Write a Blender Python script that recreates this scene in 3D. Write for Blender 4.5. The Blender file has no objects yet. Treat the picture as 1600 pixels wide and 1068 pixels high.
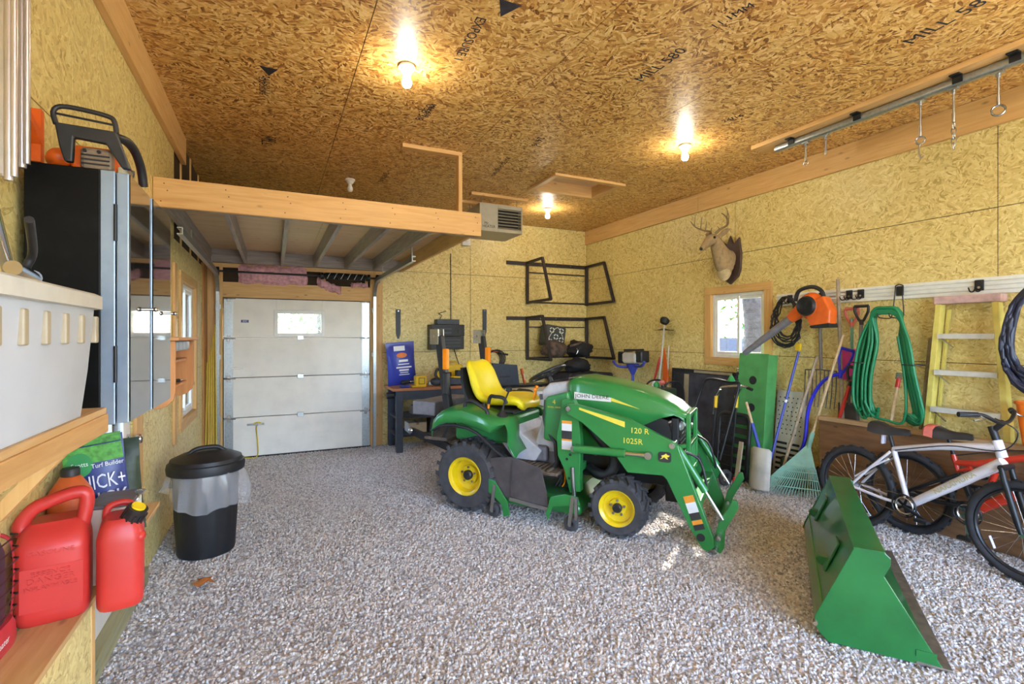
import bpy, math, random
from mathutils import Vector, Matrix, Euler
random.seed(7)
S = bpy.context.scene
COL = S.collection
# ---------------------------------------------------------------- camera
FPX, CXP, HYP, CAMH, YAW = 780.0, 800.0, 525.0, 1.6, math.radians(25.5)
cam = bpy.data.cameras.new('camera'); camo = bpy.data.objects.new('camera', cam); COL.objects.link(camo)
camo.location = (0, 0, CAMH); camo.rotation_euler = (math.pi/2, 0, -YAW)
cam.sensor_width = 36; cam.lens = 36*FPX/1600; cam.shift_y = -9/1600; cam.clip_start = .02
S.camera = camo
S.view_settings.view_transform = 'Standard'; S.view_settings.look = 'None'
S.view_settings.gamma = 1; S.view_settings.use_curve_mapping = False
S.view_settings.exposure = 1.27
# ---------------------------------------------------------------- sky and sun
W = bpy.data.worlds.new('sky'); S.world = W; W.use_nodes = True
_n = W.node_tree; _n.nodes.clear()
_o = _n.nodes.new('ShaderNodeOutputWorld'); _b = _n.nodes.new('ShaderNodeBackground'); _s = _n.nodes.new('ShaderNodeTexSky')
_s.sky_type = 'NISHITA'; _s.sun_disc = False; _s.sun_elevation = math.radians(40); _s.sun_rotation = math.radians(62)
_s.dust_density = 3; _s.air_density = .8; _s.ozone_density = 1.0
_b.inputs[1].default_value = 2.2
_n.links.new(_s.outputs[0], _b.inputs[0]); _n.links.new(_b.outputs[0], _o.inputs[0])
sun = bpy.data.lights.new('sun', 'SUN'); suno = bpy.data.objects.new('sun', sun); COL.objects.link(suno)
sun.energy = 26; sun.angle = .02; sun.color = (1, .93, .8)
suno.rotation_euler = Vector((-2.3, -1.3, -1.75)).to_track_quat('-Z', 'Y').to_euler()
# ---------------------------------------------------------------- pixel -> place helpers
_ca, _sa = math.cos(YAW), math.sin(YAW)
def ray(x, y):
    u = (x-CXP)/FPX; return Vector((u*_ca+_sa, _ca-u*_sa, -(y-HYP)/FPX))
def on_z(x, y, z=0.0):
    d = ray(x, y); t = (z-CAMH)/d.z; return Vector((d.x*t, d.y*t, z))
def on_y(x, y, Y):
    d = ray(x, y); t = Y/d.y; return Vector((d.x*t, Y, CAMH+d.z*t))
def on_x(x, y, X):
    d = ray(x, y); t = X/d.x; return Vector((X, d.y*t, CAMH+d.z*t))
# ---------------------------------------------------------------- materials
MATS = {}
def nodes(name):
    m = bpy.data.materials.new(name); m.use_nodes = True
    return m, m.node_tree, m.node_tree.nodes['Principled BSDF']
def N(t, typ, **kw):
    n = t.nodes.new(typ)
    for k, v in kw.items(): setattr(n, k, v)
    return n
def lin(h):
    if isinstance(h, str):
        h = h.lstrip('#'); c = [int(h[i:i+2], 16)/255 for i in (0, 2, 4)]
    else: c = h[:3]
    if isinstance(h, str): c = [x/12.92 if x <= .04045 else ((x+.055)/1.055)**2.4 for x in c]
    return (*c, 1)
def ramp(t, cols, pos=None):
    r = N(t, 'ShaderNodeValToRGB'); e = r.color_ramp.elements
    while len(e) < len(cols): e.new(.5)
    for i, c in enumerate(cols):
        e[i].position = pos[i] if pos else i/(len(cols)-1)
        e[i].color = lin(c)
    return r
def mat(name, col, rough=.5, metal=0, var=.12, scale=18, bump=0, bscale=120, coat=0, spec=.5, trans=0, alpha=1):
    """plain procedural material: a base colour with mottled grain and fine relief"""
    if name in MATS: return MATS[name]
    m, t, p = nodes(name); L = t.links
    tc = N(t, 'ShaderNodeTexCoord'); nz = N(t, 'ShaderNodeTexNoise'); nz.inputs['Scale'].default_value = scale; nz.inputs['Detail'].default_value = 5
    L.new(tc.outputs['Object'], nz.inputs['Vector'])
    c = lin(col); lo = [x*(1-var*1.6) for x in c[:3]]; hi = [min(1, x*(1+var)+var*.02) for x in c[:3]]
    r = ramp(t, [lo, c[:3], hi], [.25, .5, .75]); L.new(nz.outputs['Fac'], r.inputs[0]); L.new(r.outputs[0], p.inputs['Base Color'])
    p.inputs['Roughness'].default_value = rough; p.inputs['Metallic'].default_value = metal
    p.inputs['Coat Weight'].default_value = coat; p.inputs['Specular IOR Level'].default_value = spec
    p.inputs['Transmission Weight'].default_value = trans; p.inputs['Alpha'].default_value = alpha
    if bump:
        n2 = N(t, 'ShaderNodeTexNoise'); n2.inputs['Scale'].default_value = bscale; b = N(t, 'ShaderNodeBump')
        b.inputs['Strength'].default_value = bump; b.inputs['Distance'].default_value = .01
        L.new(tc.outputs['Object'], n2.inputs['Vector']); L.new(n2.outputs['Fac'], b.inputs['Height']); L.new(b.outputs[0], p.inputs['Normal'])
    MATS[name] = m; return m
def osb(name, axes, pal, sc=1.0, pos=(0, .07, .22, .5, .8, 1.0)):
    """strand board: flakes laid at random angles, in the plane given by two axes"""
    m, t, p = nodes(name); L = t.links
    tc = N(t, 'ShaderNodeTexCoord'); sp = N(t, 'ShaderNodeSeparateXYZ'); L.new(tc.outputs['Object'], sp.inputs[0])
    cb = N(t, 'ShaderNodeCombineXYZ'); L.new(sp.outputs[axes[0]], cb.inputs[0]); L.new(sp.outputs[axes[1]], cb.inputs[1])
    def layer(off, cell, flake, bend):
        mp = N(t, 'ShaderNodeMapping'); mp.inputs['Location'].default_value = (off, off*.7, 0); L.new(cb.outputs[0], mp.inputs[0])
        v = N(t, 'ShaderNodeTexVoronoi', voronoi_dimensions='2D'); v.inputs['Scale'].default_value = cell; L.new(mp.outputs[0], v.inputs['Vector'])
        s = N(t, 'ShaderNodeSeparateColor'); L.new(v.outputs['Color'], s.inputs[0])
        a = N(t, 'ShaderNodeMath', operation='MULTIPLY_ADD'); a.inputs[1].default_value = bend; a.inputs[2].default_value = -bend/2; L.new(s.outputs[0], a.inputs[0])
        r = N(t, 'ShaderNodeVectorRotate', rotation_type='Z_AXIS'); L.new(mp.outputs[0], r.inputs['Vector']); L.new(a.outputs[0], r.inputs['Angle'])
        ad = N(t, 'ShaderNodeVectorMath', operation='ADD'); L.new(r.outputs[0], ad.inputs[0]); L.new(v.outputs['Color'], ad.inputs[1])
        ml = N(t, 'ShaderNodeVectorMath', operation='MULTIPLY'); ml.inputs[1].default_value = (1, 3.8, 1); L.new(ad.outputs[0], ml.inputs[0])
        w = N(t, 'ShaderNodeTexVoronoi', voronoi_dimensions='2D'); w.inputs['Scale'].default_value = flake; L.new(ml.outputs[0], w.inputs['Vector'])
        q = N(t, 'ShaderNodeSeparateColor'); L.new(w.outputs['Color'], q.inputs[0])
        return q, ml
    q1, ml1 = layer(0, 11*sc, 17*sc, 2.2); q2, ml2 = layer(5.3, 9*sc, 14*sc, 2.8); q3, ml3 = layer(11.1, 16*sc, 26*sc, 3.1)
    st = N(t, 'ShaderNodeMath', operation='GREATER_THAN'); st.inputs[1].default_value = .5; L.new(q2.outputs[1], st.inputs[0])
    mx = N(t, 'ShaderNodeMix'); L.new(st.outputs[0], mx.inputs[0]); L.new(q1.outputs[0], mx.inputs[2]); L.new(q2.outputs[0], mx.inputs[3])
    st3 = N(t, 'ShaderNodeMath', operation='GREATER_THAN'); st3.inputs[1].default_value = .62; L.new(q3.outputs[1], st3.inputs[0])
    m3 = N(t, 'ShaderNodeMix'); L.new(st3.outputs[0], m3.inputs[0]); L.new(mx.outputs[0], m3.inputs[2]); L.new(q3.outputs[0], m3.inputs[3])
    nz = N(t, 'ShaderNodeTexNoise'); nz.inputs['Scale'].default_value = 30; nz.inputs['Detail'].default_value = 4; L.new(ml1.outputs[0], nz.inputs['Vector'])
    ad = N(t, 'ShaderNodeMath', operation='MULTIPLY_ADD'); ad.inputs[1].default_value = .5; L.new(nz.outputs['Fac'], ad.inputs[0]); L.new(m3.outputs[0], ad.inputs[2])
    big = N(t, 'ShaderNodeTexNoise'); big.inputs['Scale'].default_value = 1.1; L.new(cb.outputs[0], big.inputs['Vector'])
    a2 = N(t, 'ShaderNodeMath', operation='MULTIPLY_ADD'); a2.inputs[1].default_value = .3; L.new(big.outputs['Fac'], a2.inputs[0]); L.new(ad.outputs[0], a2.inputs[2])
    sb = N(t, 'ShaderNodeMath', operation='SUBTRACT'); sb.inputs[1].default_value = .4; L.new(a2.outputs[0], sb.inputs[0])
    r = ramp(t, pal, list(pos)); L.new(sb.outputs[0], r.inputs[0]); L.new(r.outputs[0], p.inputs['Base Color'])
    p.inputs['Roughness'].default_value = .42
    b = N(t, 'ShaderNodeBump'); b.inputs['Strength'].default_value = .12; b.inputs['Distance'].default_value = .003
    L.new(m3.outputs[0], b.inputs['Height']); L.new(b.outputs[0], p.inputs['Normal'])
    MATS[name] = m; return m
def wood(name, axis, cols, rough=.55, ring=9, stretch=12):
    """sawn timber with grain running along one axis (0,1,2) and a few knots"""
    if name in MATS: return MATS[name]
    m, t, p = nodes(name); L = t.links
    tc = N(t, 'ShaderNodeTexCoord'); mp = N(t, 'ShaderNodeMapping')
    s = [stretch]*3; s[axis] = 1.0; mp.inputs['Scale'].default_value = s; L.new(tc.outputs['Object'], mp.inputs[0])
    nz = N(t, 'ShaderNodeTexNoise'); nz.inputs['Scale'].default_value = ring*.35; nz.inputs['Detail'].default_value = 6; nz.inputs['Distortion'].default_value = .6
    L.new(mp.outputs[0], nz.inputs['Vector'])
    r = ramp(t, cols); L.new(nz.outputs['Fac'], r.inputs[0])
    mp2 = N(t, 'ShaderNodeMapping'); s2 = [9]*3; s2[axis] = 4; mp2.inputs['Scale'].default_value = s2; L.new(tc.outputs['Object'], mp2.inputs[0])
    v = N(t, 'ShaderNodeTexVoronoi'); v.inputs['Scale'].default_value = 1; L.new(mp2.outputs[0], v.inputs['Vector'])
    kr = ramp(t, [(.3, .3, .3), (1, 1, 1)], [.03, .13]); L.new(v.outputs['Distance'], kr.inputs[0])
    mx = N(t, 'ShaderNodeMix', data_type='RGBA', blend_type='MULTIPLY'); mx.inputs[0].default_value = .7
    L.new(r.outputs[0], mx.inputs[6]); L.new(kr.outputs[0], mx.inputs[7]); L.new(mx.outputs[2], p.inputs['Base Color'])
    p.inputs['Roughness'].default_value = rough
    b = N(t, 'ShaderNodeBump'); b.inputs['Strength'].default_value = .15; b.inputs['Distance'].default_value = .004
    L.new(nz.outputs['Fac'], b.inputs['Height']); L.new(b.outputs[0], p.inputs['Normal'])
    MATS[name] = m; return m
def glow(name, col, strength):
    m, t, p = nodes(name); p.inputs['Base Color'].default_value = lin(col); p.inputs['Emission Color'].default_value = lin(col)
    p.inputs['Emission Strength'].default_value = strength; MATS[name] = m; return m
def pane(name, tint=(1, 1, 1), refl=1.0):
    m, t, p = nodes(name); L = t.links; t.nodes.remove(p); o = t.nodes['Material Output']
    a = N(t, 'ShaderNodeBsdfTransparent'); a.inputs[0].default_value = (*tint, 1); g = N(t, 'ShaderNodeBsdfGlossy'); g.inputs['Roughness'].default_value = .03
    f = N(t, 'ShaderNodeFresnel'); f.inputs[0].default_value = 1.45; ml = N(t, 'ShaderNodeMath', operation='MULTIPLY'); ml.inputs[1].default_value = refl
    x = N(t, 'ShaderNodeMixShader'); L.new(f.outputs[0], ml.inputs[0]); L.new(ml.outputs[0], x.inputs[0]); L.new(a.outputs[0], x.inputs[1]); L.new(g.outputs[0], x.inputs[2]); L.new(x.outputs[0], o.inputs[0])
    MATS[name] = m; return m
# ---------------------------------------------------------------- mesh builder
def V3(*a): return Vector(a[0]) if len(a) == 1 else Vector(a)
def frame_along(d):
    d = d.normalized(); up = Vector((0, 0, 1)) if abs(d.z) < .95 else Vector((1, 0, 0))
    s = d.cross(up).normalized(); return s, s.cross(d).normalized()
class MB:
    def __init__(s): s.v = []; s.f = []
    def add(s, vs, fs, M=None):
        o = len(s.v); s.v += [(M @ Vector(v)) if M else Vector(v) for v in vs]; s.f += [tuple(i+o for i in f) for f in fs]; return s
    def box(s, x0, x1, y0, y1, z0, z1, M=None):
        return s.add([(x, y, z) for z in (z0, z1) for y in (y0, y1) for x in (x0, x1)],
                     [(0, 2, 3, 1), (4, 5, 7, 6), (0, 1, 5, 4), (2, 6, 7, 3), (0, 4, 6, 2), (1, 3, 7, 5)], M)
    def cbox(s, c, d, M=None):
        return s.box(c[0]-d[0]/2, c[0]+d[0]/2, c[1]-d[1]/2, c[1]+d[1]/2, c[2]-d[2]/2, c[2]+d[2]/2, M)
    def beam(s, a, b, w, h, up=None):
        a, b = V3(a), V3(b); d = (b-a)
        if up is not None:
            u = V3(up); sd = d.normalized().cross(u).normalized(); u = sd.cross(d.normalized())
        else: sd, u = frame_along(d)
        vs = [p+sd*(i*w/2)+u*(j*h/2) for p in (a, b) for i, j in ((-1, -1), (1, -1), (1, 1), (-1, 1))]
        return s.add(vs, [(0, 3, 2, 1), (4, 5, 6, 7), (0, 1, 5, 4), (1, 2, 6, 5), (2, 3, 7, 6), (3, 0, 4, 7)])
    def cyl(s, a, b, r0, r1=None, n=12, caps=True):
        a, b = V3(a), V3(b); r1 = r0 if r1 is None else r1; sd, u = frame_along(b-a)
        vs = [p+(sd*math.cos(2*math.pi*k/n)+u*math.sin(2*math.pi*k/n))*r for p, r in ((a, r0), (b, r1)) for k in range(n)]
        fs = [(k, n+k, n+(k+1) % n, (k+1) % n) for k in range(n)]
        if caps: fs += [tuple(range(n)), tuple(range(2*n-1, n-1, -1))]
        return s.add(vs, fs)
    def tube(s, pts, r, n=8, closed=False, caps=True, flat=1.0):
        pts = [V3(p) for p in pts]; m = len(pts); rs = r if isinstance(r, (list, tuple)) else [r]*m
        T = []
        for i in range(m):
            a = pts[(i-1) % m] if (closed or i > 0) else pts[i]; b = pts[(i+1) % m] if (closed or i < m-1) else pts[i]
            T.append((b-a).normalized())
        sd, u = frame_along(T[0]); vs = []
        for i in range(m):
            sd = (sd-T[i]*sd.dot(T[i])).normalized(); u = sd.cross(T[i])
            vs += [pts[i]+(sd*math.cos(2*math.pi*k/n)+u*(flat*math.sin(2*math.pi*k/n)))*rs[i] for k in range(n)]
        fs = [(i*n+k, i*n+(k+1) % n, ((i+1) % m)*n+(k+1) % n, ((i+1) % m)*n+k) for i in range(m if closed else m-1) for k in range(n)]
        if not closed and caps: fs += [tuple(range(n-1, -1, -1)), tuple(range((m-1)*n, m*n))]
        return s.add(vs, fs)
    def lathe(s, prof, M=None, n=20, caps=True):
        vs = [(r*math.cos(2*math.pi*k/n), r*math.sin(2*math.pi*k/n), z) for r, z in prof for k in range(n)]
        m = len(prof); fs = [(i*n+k, i*n+(k+1) % n, (i+1)*n+(k+1) % n, (i+1)*n+k) for i in range(m-1) for k in range(n)]
        if caps: fs += [tuple(range(n-1, -1, -1)), tuple(range((m-1)*n, m*n))]
        return s.add(vs, fs, M)
    def prism(s, poly, a, b, M=None):
        n = len(poly); vs = [(x, y, z) for z in (a, b) for x, y in poly]
        ar = sum(poly[i][0]*poly[(i+1) % n][1]-poly[(i+1) % n][0]*poly[i][1] for i in range(n))
        fs = [tuple(range(n-1, -1, -1)), tuple(range(n, 2*n))]+[(k, (k+1) % n, n+(k+1) % n, n+k) for k in range(n)]
        if (ar < 0) != (b < a): fs = [tuple(reversed(f)) for f in fs]
        return s.add(vs, fs, M)
    def ball(s, c, r, n=12, m=8, M=None):
        r = (r, r, r) if not isinstance(r, (tuple, list)) else r
        vs = [(c[0]+r[0]*math.sin(math.pi*i/m)*math.cos(2*math.pi*k/n), c[1]+r[1]*math.sin(math.pi*i/m)*math.sin(2*math.pi*k/n), c[2]-r[2]*math.cos(math.pi*i/m)) for i in range(1, m) for k in range(n)]
        fs = [(i*n+k, i*n+(k+1) % n, (i+1)*n+(k+1) % n, (i+1)*n+k) for i in range(m-2) for k in range(n)]
        b = len(vs); vs += [(c[0], c[1], c[2]-r[2]), (c[0], c[1], c[2]+r[2])]
        fs += [(b, (k+1) % n, k) for k in range(n)]+[(b+1, (m-2)*n+k, (m-2)*n+(k+1) % n) for k in range(n)]
        return s.add(vs, fs, M)
    def loft(s, rings, closed=True, caps=True, M=None):
        n = len(rings[0]); vs = [p for r in rings for p in r]
        fs = [(i*n+k, i*n+(k+1) % n, (i+1)*n+(k+1) % n, (i+1)*n+k) for i in range(len(rings)-1) for k in range(n if closed else n-1)]
        if caps and closed: fs += [tuple(range(n-1, -1, -1)), tuple(range((len(rings)-1)*n, len(rings)*n))]
        return s.add(vs, fs, M)
    def ring(s, c, axis, R, r, n=24, k=8):
        a, b = frame_along(V3(axis)); c = V3(c)
        return s.tube([c+a*(R*math.cos(2*math.pi*i/n))+b*(R*math.sin(2*math.pi*i/n)) for i in range(n)], r, k, True)
    def build(s, name, m, parent=None, smooth=None, bevel=0, seg=2, solid=0, sub=0, recalc=False, M=None):
        me = bpy.data.meshes.new(name); vs = s.v
        if M: vs = [M @ v for v in vs]
        I = FR.get(parent.name) if parent else None
        org = Vector((0, 0, 0))
        if I: vs = [I @ v for v in vs]
        elif parent is None:
            lo = [min(v[i] for v in vs) for i in range(3)]; hi = [max(v[i] for v in vs) for i in range(3)]
            if not name.startswith(('wall', 'floor', 'ceiling', 'gravel', 'ground')): org = Vector(((lo[0]+hi[0])/2, (lo[1]+hi[1])/2, lo[2]))
            vs = [v-org for v in vs]
        me.from_pydata([tuple(v) for v in vs], [], s.f); me.update()
        if recalc:
            import bmesh
            bm = bmesh.new(); bm.from_mesh(me); bmesh.ops.remove_doubles(bm, verts=bm.verts, dist=1e-5); bmesh.ops.recalc_face_normals(bm, faces=bm.faces); bm.to_mesh(me); bm.free()
        if m: me.materials.append(MATS[m] if isinstance(m, str) else m)
        o = bpy.data.objects.new(name, me); COL.objects.link(o); o.location = org
        if parent:
            o.parent = parent
            if I is not None: FR[o.name] = I
        else: FR[o.name] = Matrix.Translation(-org)
        if smooth is not None or sub:
            me.polygons.foreach_set('use_smooth', [True]*len(me.polygons))
            if not sub: me.set_sharp_from_angle(angle=math.radians(smooth or 40))
        if sub:
            d = o.modifiers.new('sub', 'SUBSURF'); d.levels = d.render_levels = sub
        if solid:
            d = o.modifiers.new('solid', 'SOLIDIFY'); d.thickness = solid; d.offset = 0
        if bevel:
            d = o.modifiers.new('bevel', 'BEVEL'); d.width = bevel; d.segments = seg; d.limit_method = 'ANGLE'; d.angle_limit = math.radians(40)
        return o
FR = {}   # root name -> matrix taking build coordinates to the root's own coordinates
def tag(o, label=None, cat=None, group=None, kind=None):
    for k, v in (('label', label), ('category', cat), ('group', group), ('kind', kind)):
        if v: o[k] = v
    return o
def thing(name, label, cat, loc, group=None, rot=0, local=False, kind=None):
    """an Empty at the thing's base; its parts are given in place coordinates unless local"""
    o = bpy.data.objects.new(name, None); COL.objects.link(o); o.location = loc; o.rotation_euler = (0, 0, rot); o.empty_display_size = .1
    FR[o.name] = Matrix() if local else (Matrix.Translation(loc) @ Matrix.Rotation(rot, 4, 'Z')).inverted()
    return tag(o, label, cat, group, kind)
def kids(o): return [c for c in bpy.data.objects if c.parent == o]
def clone(o, M, label=None, parent=None):
    """copy a thing with its parts and sub-parts, moved by M"""
    c = o.copy(); COL.objects.link(c); c.parent = parent
    if parent is None: c.matrix_world = M @ (Matrix.Translation(o.location) @ o.rotation_euler.to_matrix().to_4x4())
    for k in kids(o): clone(k, M, None, c)
    if label: c['label'] = label
    return c
def catmull(p, n=6, closed=False):
    p = [V3(q) for q in p]; out = []; m = len(p)
    for i in range(m if closed else m-1):
        a = p[i-1] if (i > 0 or closed) else p[0]; b = p[i]; c = p[(i+1) % m]; d = p[(i+2) % m] if (closed or i+2 < m) else p[-1]
        for k in range(n):
            t = k/n; out.append(.5*((2*b)+(c-a)*t+(2*a-5*b+4*c-d)*t*t+(3*b-a-3*c+d)*t**3))
    if not closed: out.append(p[-1])
    return out
def rrect(w, h, r, n=4):
    out = []
    for cx, cy, a in ((w/2-r, h/2-r, 0), (-w/2+r, h/2-r, 90), (-w/2+r, -h/2+r, 180), (w/2-r, -h/2+r, 270)):
        out += [(cx+r*math.cos(math.radians(a+90*k/n)), cy+r*math.sin(math.radians(a+90*k/n))) for k in range(n+1)]
    return out
def basis(o, x, y, z=None):
    x = V3(x).normalized(); y = V3(y); z = V3(z) if z is not None else x.cross(y); z.normalize(); y = z.cross(x)
    return Matrix(((x.x, y.x, z.x, o[0]), (x.y, y.y, z.y, o[1]), (x.z, y.z, z.z, o[2]), (0, 0, 0, 1)))
def text(s, name, size, M, m, parent, depth=.0006, align='CENTER', wide=1.0):
    """flat lettering as a mesh laid on a surface"""
    c = bpy.data.curves.new(name, 'FONT'); c.body = s; c.size = size; c.extrude = depth; c.align_x = align; c.align_y = 'CENTER'; c.resolution_u = 2
    t = bpy.data.objects.new(name, c); COL.objects.link(t); t.scale = (wide, 1, 1)
    dg = bpy.context.evaluated_depsgraph_get(); me = bpy.data.meshes.new_from_object(t.evaluated_get(dg)); bpy.data.objects.remove(t)
    me.name = name; I = FR.get(parent.name, Matrix()); me.transform(I @ M @ Matrix.Diagonal((wide, 1, 1, 1)))
    me.materials.clear(); me.materials.append(MATS[m]); o = bpy.data.objects.new(name, me); COL.objects.link(o); o.parent = parent
    FR[o.name] = I; return o
# ================================================================ THE ROOM
XL, XR, YB, YF, ZC = -.79, 5.06, 7.5, -2.2, 3.47
PAL_W = ['#b69b58', '#c8ae69', '#d4bd77', '#ddc882', '#e4d18d', '#ecdc9c']
PAL_C = ['#7c4f22', '#a06a30', '#c28c46', '#d4a559', '#e0b86e', '#edca88']
osb('osb_ceiling', (0, 1), PAL_C, .85, (0, .1, .3, .54, .8, 1.0)); osb('osb_back', (0, 2), PAL_W); osb('osb_side', (1, 2), PAL_W)
PINE = ['#b98645', '#cfa060', '#dcb274', '#e6c48c']
for nm, ax in (('pine_x', 0), ('pine_y', 1), ('pine_z', 2)): wood(nm, ax, PINE)
GREYW = ['#6d625c', '#8a7f78', '#a59a92', '#b9afa6']
for nm, ax in (('grey_x', 0), ('grey_y', 1), ('grey_z', 2)): wood(nm, ax, GREYW)
wood('ply', 0, ['#c59d6c', '#d9b688', '#e2c49a', '#ead2ac'], ring=5, stretch=8)
mat('dark_gap', '#3a2c1c', .9); mat('white_paint', '#dcdad6', .45, var=.05); mat('vinyl', '#e6e6e4', .35, var=.03)
mat('stamp', '#2c2a33', .8, var=.3); mat('galv', '#a9b0b4', .32, .85, var=.12, scale=40); mat('black_metal', '#232327', .42, .3, var=.2)
mat('black_plastic', '#1f2024', .45, 0, var=.2); mat('steel', '#b9bcc0', .25, .95, var=.08); mat('rubber', '#26272b', .75, 0, var=.2, bump=.2)
mat('chrome', '#d8dade', .12, 1, var=.03)
def cut(rect, holes):
    """rectangle minus axis-aligned holes -> list of rectangles"""
    rs = [rect]
    for h in holes:
        nx = []
        for (a0, a1, b0, b1) in rs:
            if h[1] <= a0 or h[0] >= a1 or h[3] <= b0 or h[2] >= b1: nx.append((a0, a1, b0, b1)); continue
            if h[0] > a0: nx.append((a0, h[0], b0, b1))
            if h[1] < a1: nx.append((h[1], a1, b0, b1))
            x0, x1 = max(a0, h[0]), min(a1, h[1])
            if h[2] > b0: nx.append((x0, x1, b0, h[2]))
            if h[3] < b1: nx.append((x0, x1, h[3], b1))
        rs = nx
    return rs
def slab(mb, plane, lo, hi, r):
    a0, a1, b0, b1 = r
    if plane == 'x': mb.box(lo, hi, a0, a1, b0, b1)
    elif plane == 'y': mb.box(a0, a1, lo, hi, b0, b1)
    else: mb.box(a0, a1, b0, b1, lo, hi)
def shell(name, plane, lo, hi, rect, holes, m='dark_gap'):
    mb = MB()
    for r in cut(rect, holes): slab(mb, plane, lo, hi, r)
    return tag(mb.build(name, m), kind='structure')
def sheets(parent, plane, lo, hi, rows, holes, m, nm='osb_panel', gap=.003):
    for b0, b1, js in rows:
        for a0, a1 in zip(js[:-1], js[1:]):
            mb = MB()
            for r in cut((a0+gap, a1-gap, b0+gap, b1-gap), holes): slab(mb, plane, lo, hi, r)
            if mb.v: mb.build(nm, m, parent)
# floor: gravel bed, with stones scattered over it
m, t, p = nodes('gravel_bed'); L = t.links
tc = N(t, 'ShaderNodeTexCoord'); v = N(t, 'ShaderNodeTexVoronoi'); v.inputs['Scale'].default_value = 48; L.new(tc.outputs['Object'], v.inputs['Vector'])
sc = N(t, 'ShaderNodeSeparateColor'); L.new(v.outputs['Color'], sc.inputs[0])
r = ramp(t, ['#a09a9e', '#bcb5b5', '#cdc6c2', '#dcd6d2']); L.new(sc.outputs[0], r.inputs[0]); L.new(r.outputs[0], p.inputs['Base Color'])
b = N(t, 'ShaderNodeBump'); b.invert = True; b.inputs['Distance'].default_value = .012; L.new(v.outputs['Distance'], b.inputs['Height']); L.new(b.outputs[0], p.inputs['Normal'])
p.inputs['Roughness'].default_value = .85; MATS['gravel_bed'] = m
fl = MB().box(XL-.1, XR+.1, YF-.1, YB+.1, -.2, -.012).build('floor', 'gravel_bed'); tag(fl, kind='structure')
m, t, p = nodes('stone'); L = t.links
oi = N(t, 'ShaderNodeObjectInfo'); r = ramp(t, ['#96918f', '#b8b2b0', '#cbc4be', '#dcd6d1', '#edeae6', '#cdb6a4'], [0, .2, .42, .68, .9, 1.0]); L.new(oi.outputs['Random'], r.inputs[0])
nz = N(t, 'ShaderNodeTexNoise'); nz.inputs['Scale'].default_value = 60
mx = N(t, 'ShaderNodeMix', data_type='RGBA', blend_type='MULTIPLY'); mx.inputs[0].default_value = .2; L.new(r.outputs[0], mx.inputs[6]); L.new(nz.outputs['Fac'], mx.inputs[7]); L.new(mx.outputs[2], p.inputs['Base Color'])
p.inputs['Roughness'].default_value = .8; MATS['stone'] = m
def stone_mesh(seed):
    rnd = random.Random(seed); mb = MB(); mb.ball((0, 0, 0), (1, .8, .6), 6, 4)
    mb.v = [Vector((q.x*rnd.uniform(.75, 1.15), q.y*rnd.uniform(.75, 1.15), q.z*rnd.uniform(.75, 1.15))) for q in mb.v]
    me = bpy.data.meshes.new('stone'); me.from_pydata([tuple(q) for q in mb.v], [], mb.f); me.materials.append(MATS['stone']); return me
def gravel():
    g = bpy.data.node_groups.new('gravel', 'GeometryNodeTree')
    g.interface.new_socket('Geometry', in_out='INPUT', socket_type='NodeSocketGeometry'); g.interface.new_socket('Geometry', in_out='OUTPUT', socket_type='NodeSocketGeometry')
    nn = g.nodes; L = g.links; i = nn.new('NodeGroupInput'); o = nn.new('NodeGroupOutput')
    d = nn.new('GeometryNodeDistributePointsOnFaces'); d.distribute_method = 'RANDOM'; d.inputs['Density'].default_value = 3400; L.new(i.outputs[0], d.inputs['Mesh'])
    ip = nn.new('GeometryNodeInstanceOnPoints'); L.new(d.outputs['Points'], ip.inputs['Points'])
    L.new(i.outputs[0], d.inputs['Mesh'])
    # one stone shape grown from an ico sphere inside the tree
    ico = nn.new('GeometryNodeMeshIcoSphere'); ico.inputs['Radius'].default_value = 1; ico.inputs['Subdivisions'].default_value = 1
    sm = nn.new('GeometryNodeSetMaterial'); sm.inputs['Material'].default_value = MATS['stone']; L.new(ico.outputs[0], sm.inputs[0]); L.new(sm.outputs[0], ip.inputs['Instance'])
    rr = nn.new('FunctionNodeRandomValue'); rr.data_type = 'FLOAT_VECTOR'; rr.inputs[0].default_value = (0, 0, 0); rr.inputs[1].default_value = (6.28, 6.28, 6.28)
    L.new(rr.outputs[0], ip.inputs['Rotation'])
    rs = nn.new('FunctionNodeRandomValue'); rs.data_type = 'FLOAT_VECTOR'; rs.inputs[0].default_value = (.007, .006, .005); rs.inputs[1].default_value = (.0165, .013, .0095); rs.inputs['Seed'].default_value = 5
    L.new(rs.outputs[0], ip.inputs['Scale']); L.new(ip.outputs[0], o.inputs[0])
    me = bpy.data.meshes.new('gravel'); z = -.010
    me.from_pydata([(XL, YF, z), (XR, YF, z), (XR, YB, z), (XL, YB, z)], [], [(0, 1, 2, 3)])
    ob = bpy.data.objects.new('gravel', me); COL.objects.link(ob); md = ob.modifiers.new('gravel', 'NODES'); md.node_group = g
    tag(ob, 'pale grey and lilac crushed stone gravel covering the floor', 'gravel', kind='stuff')
gravel()
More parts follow.
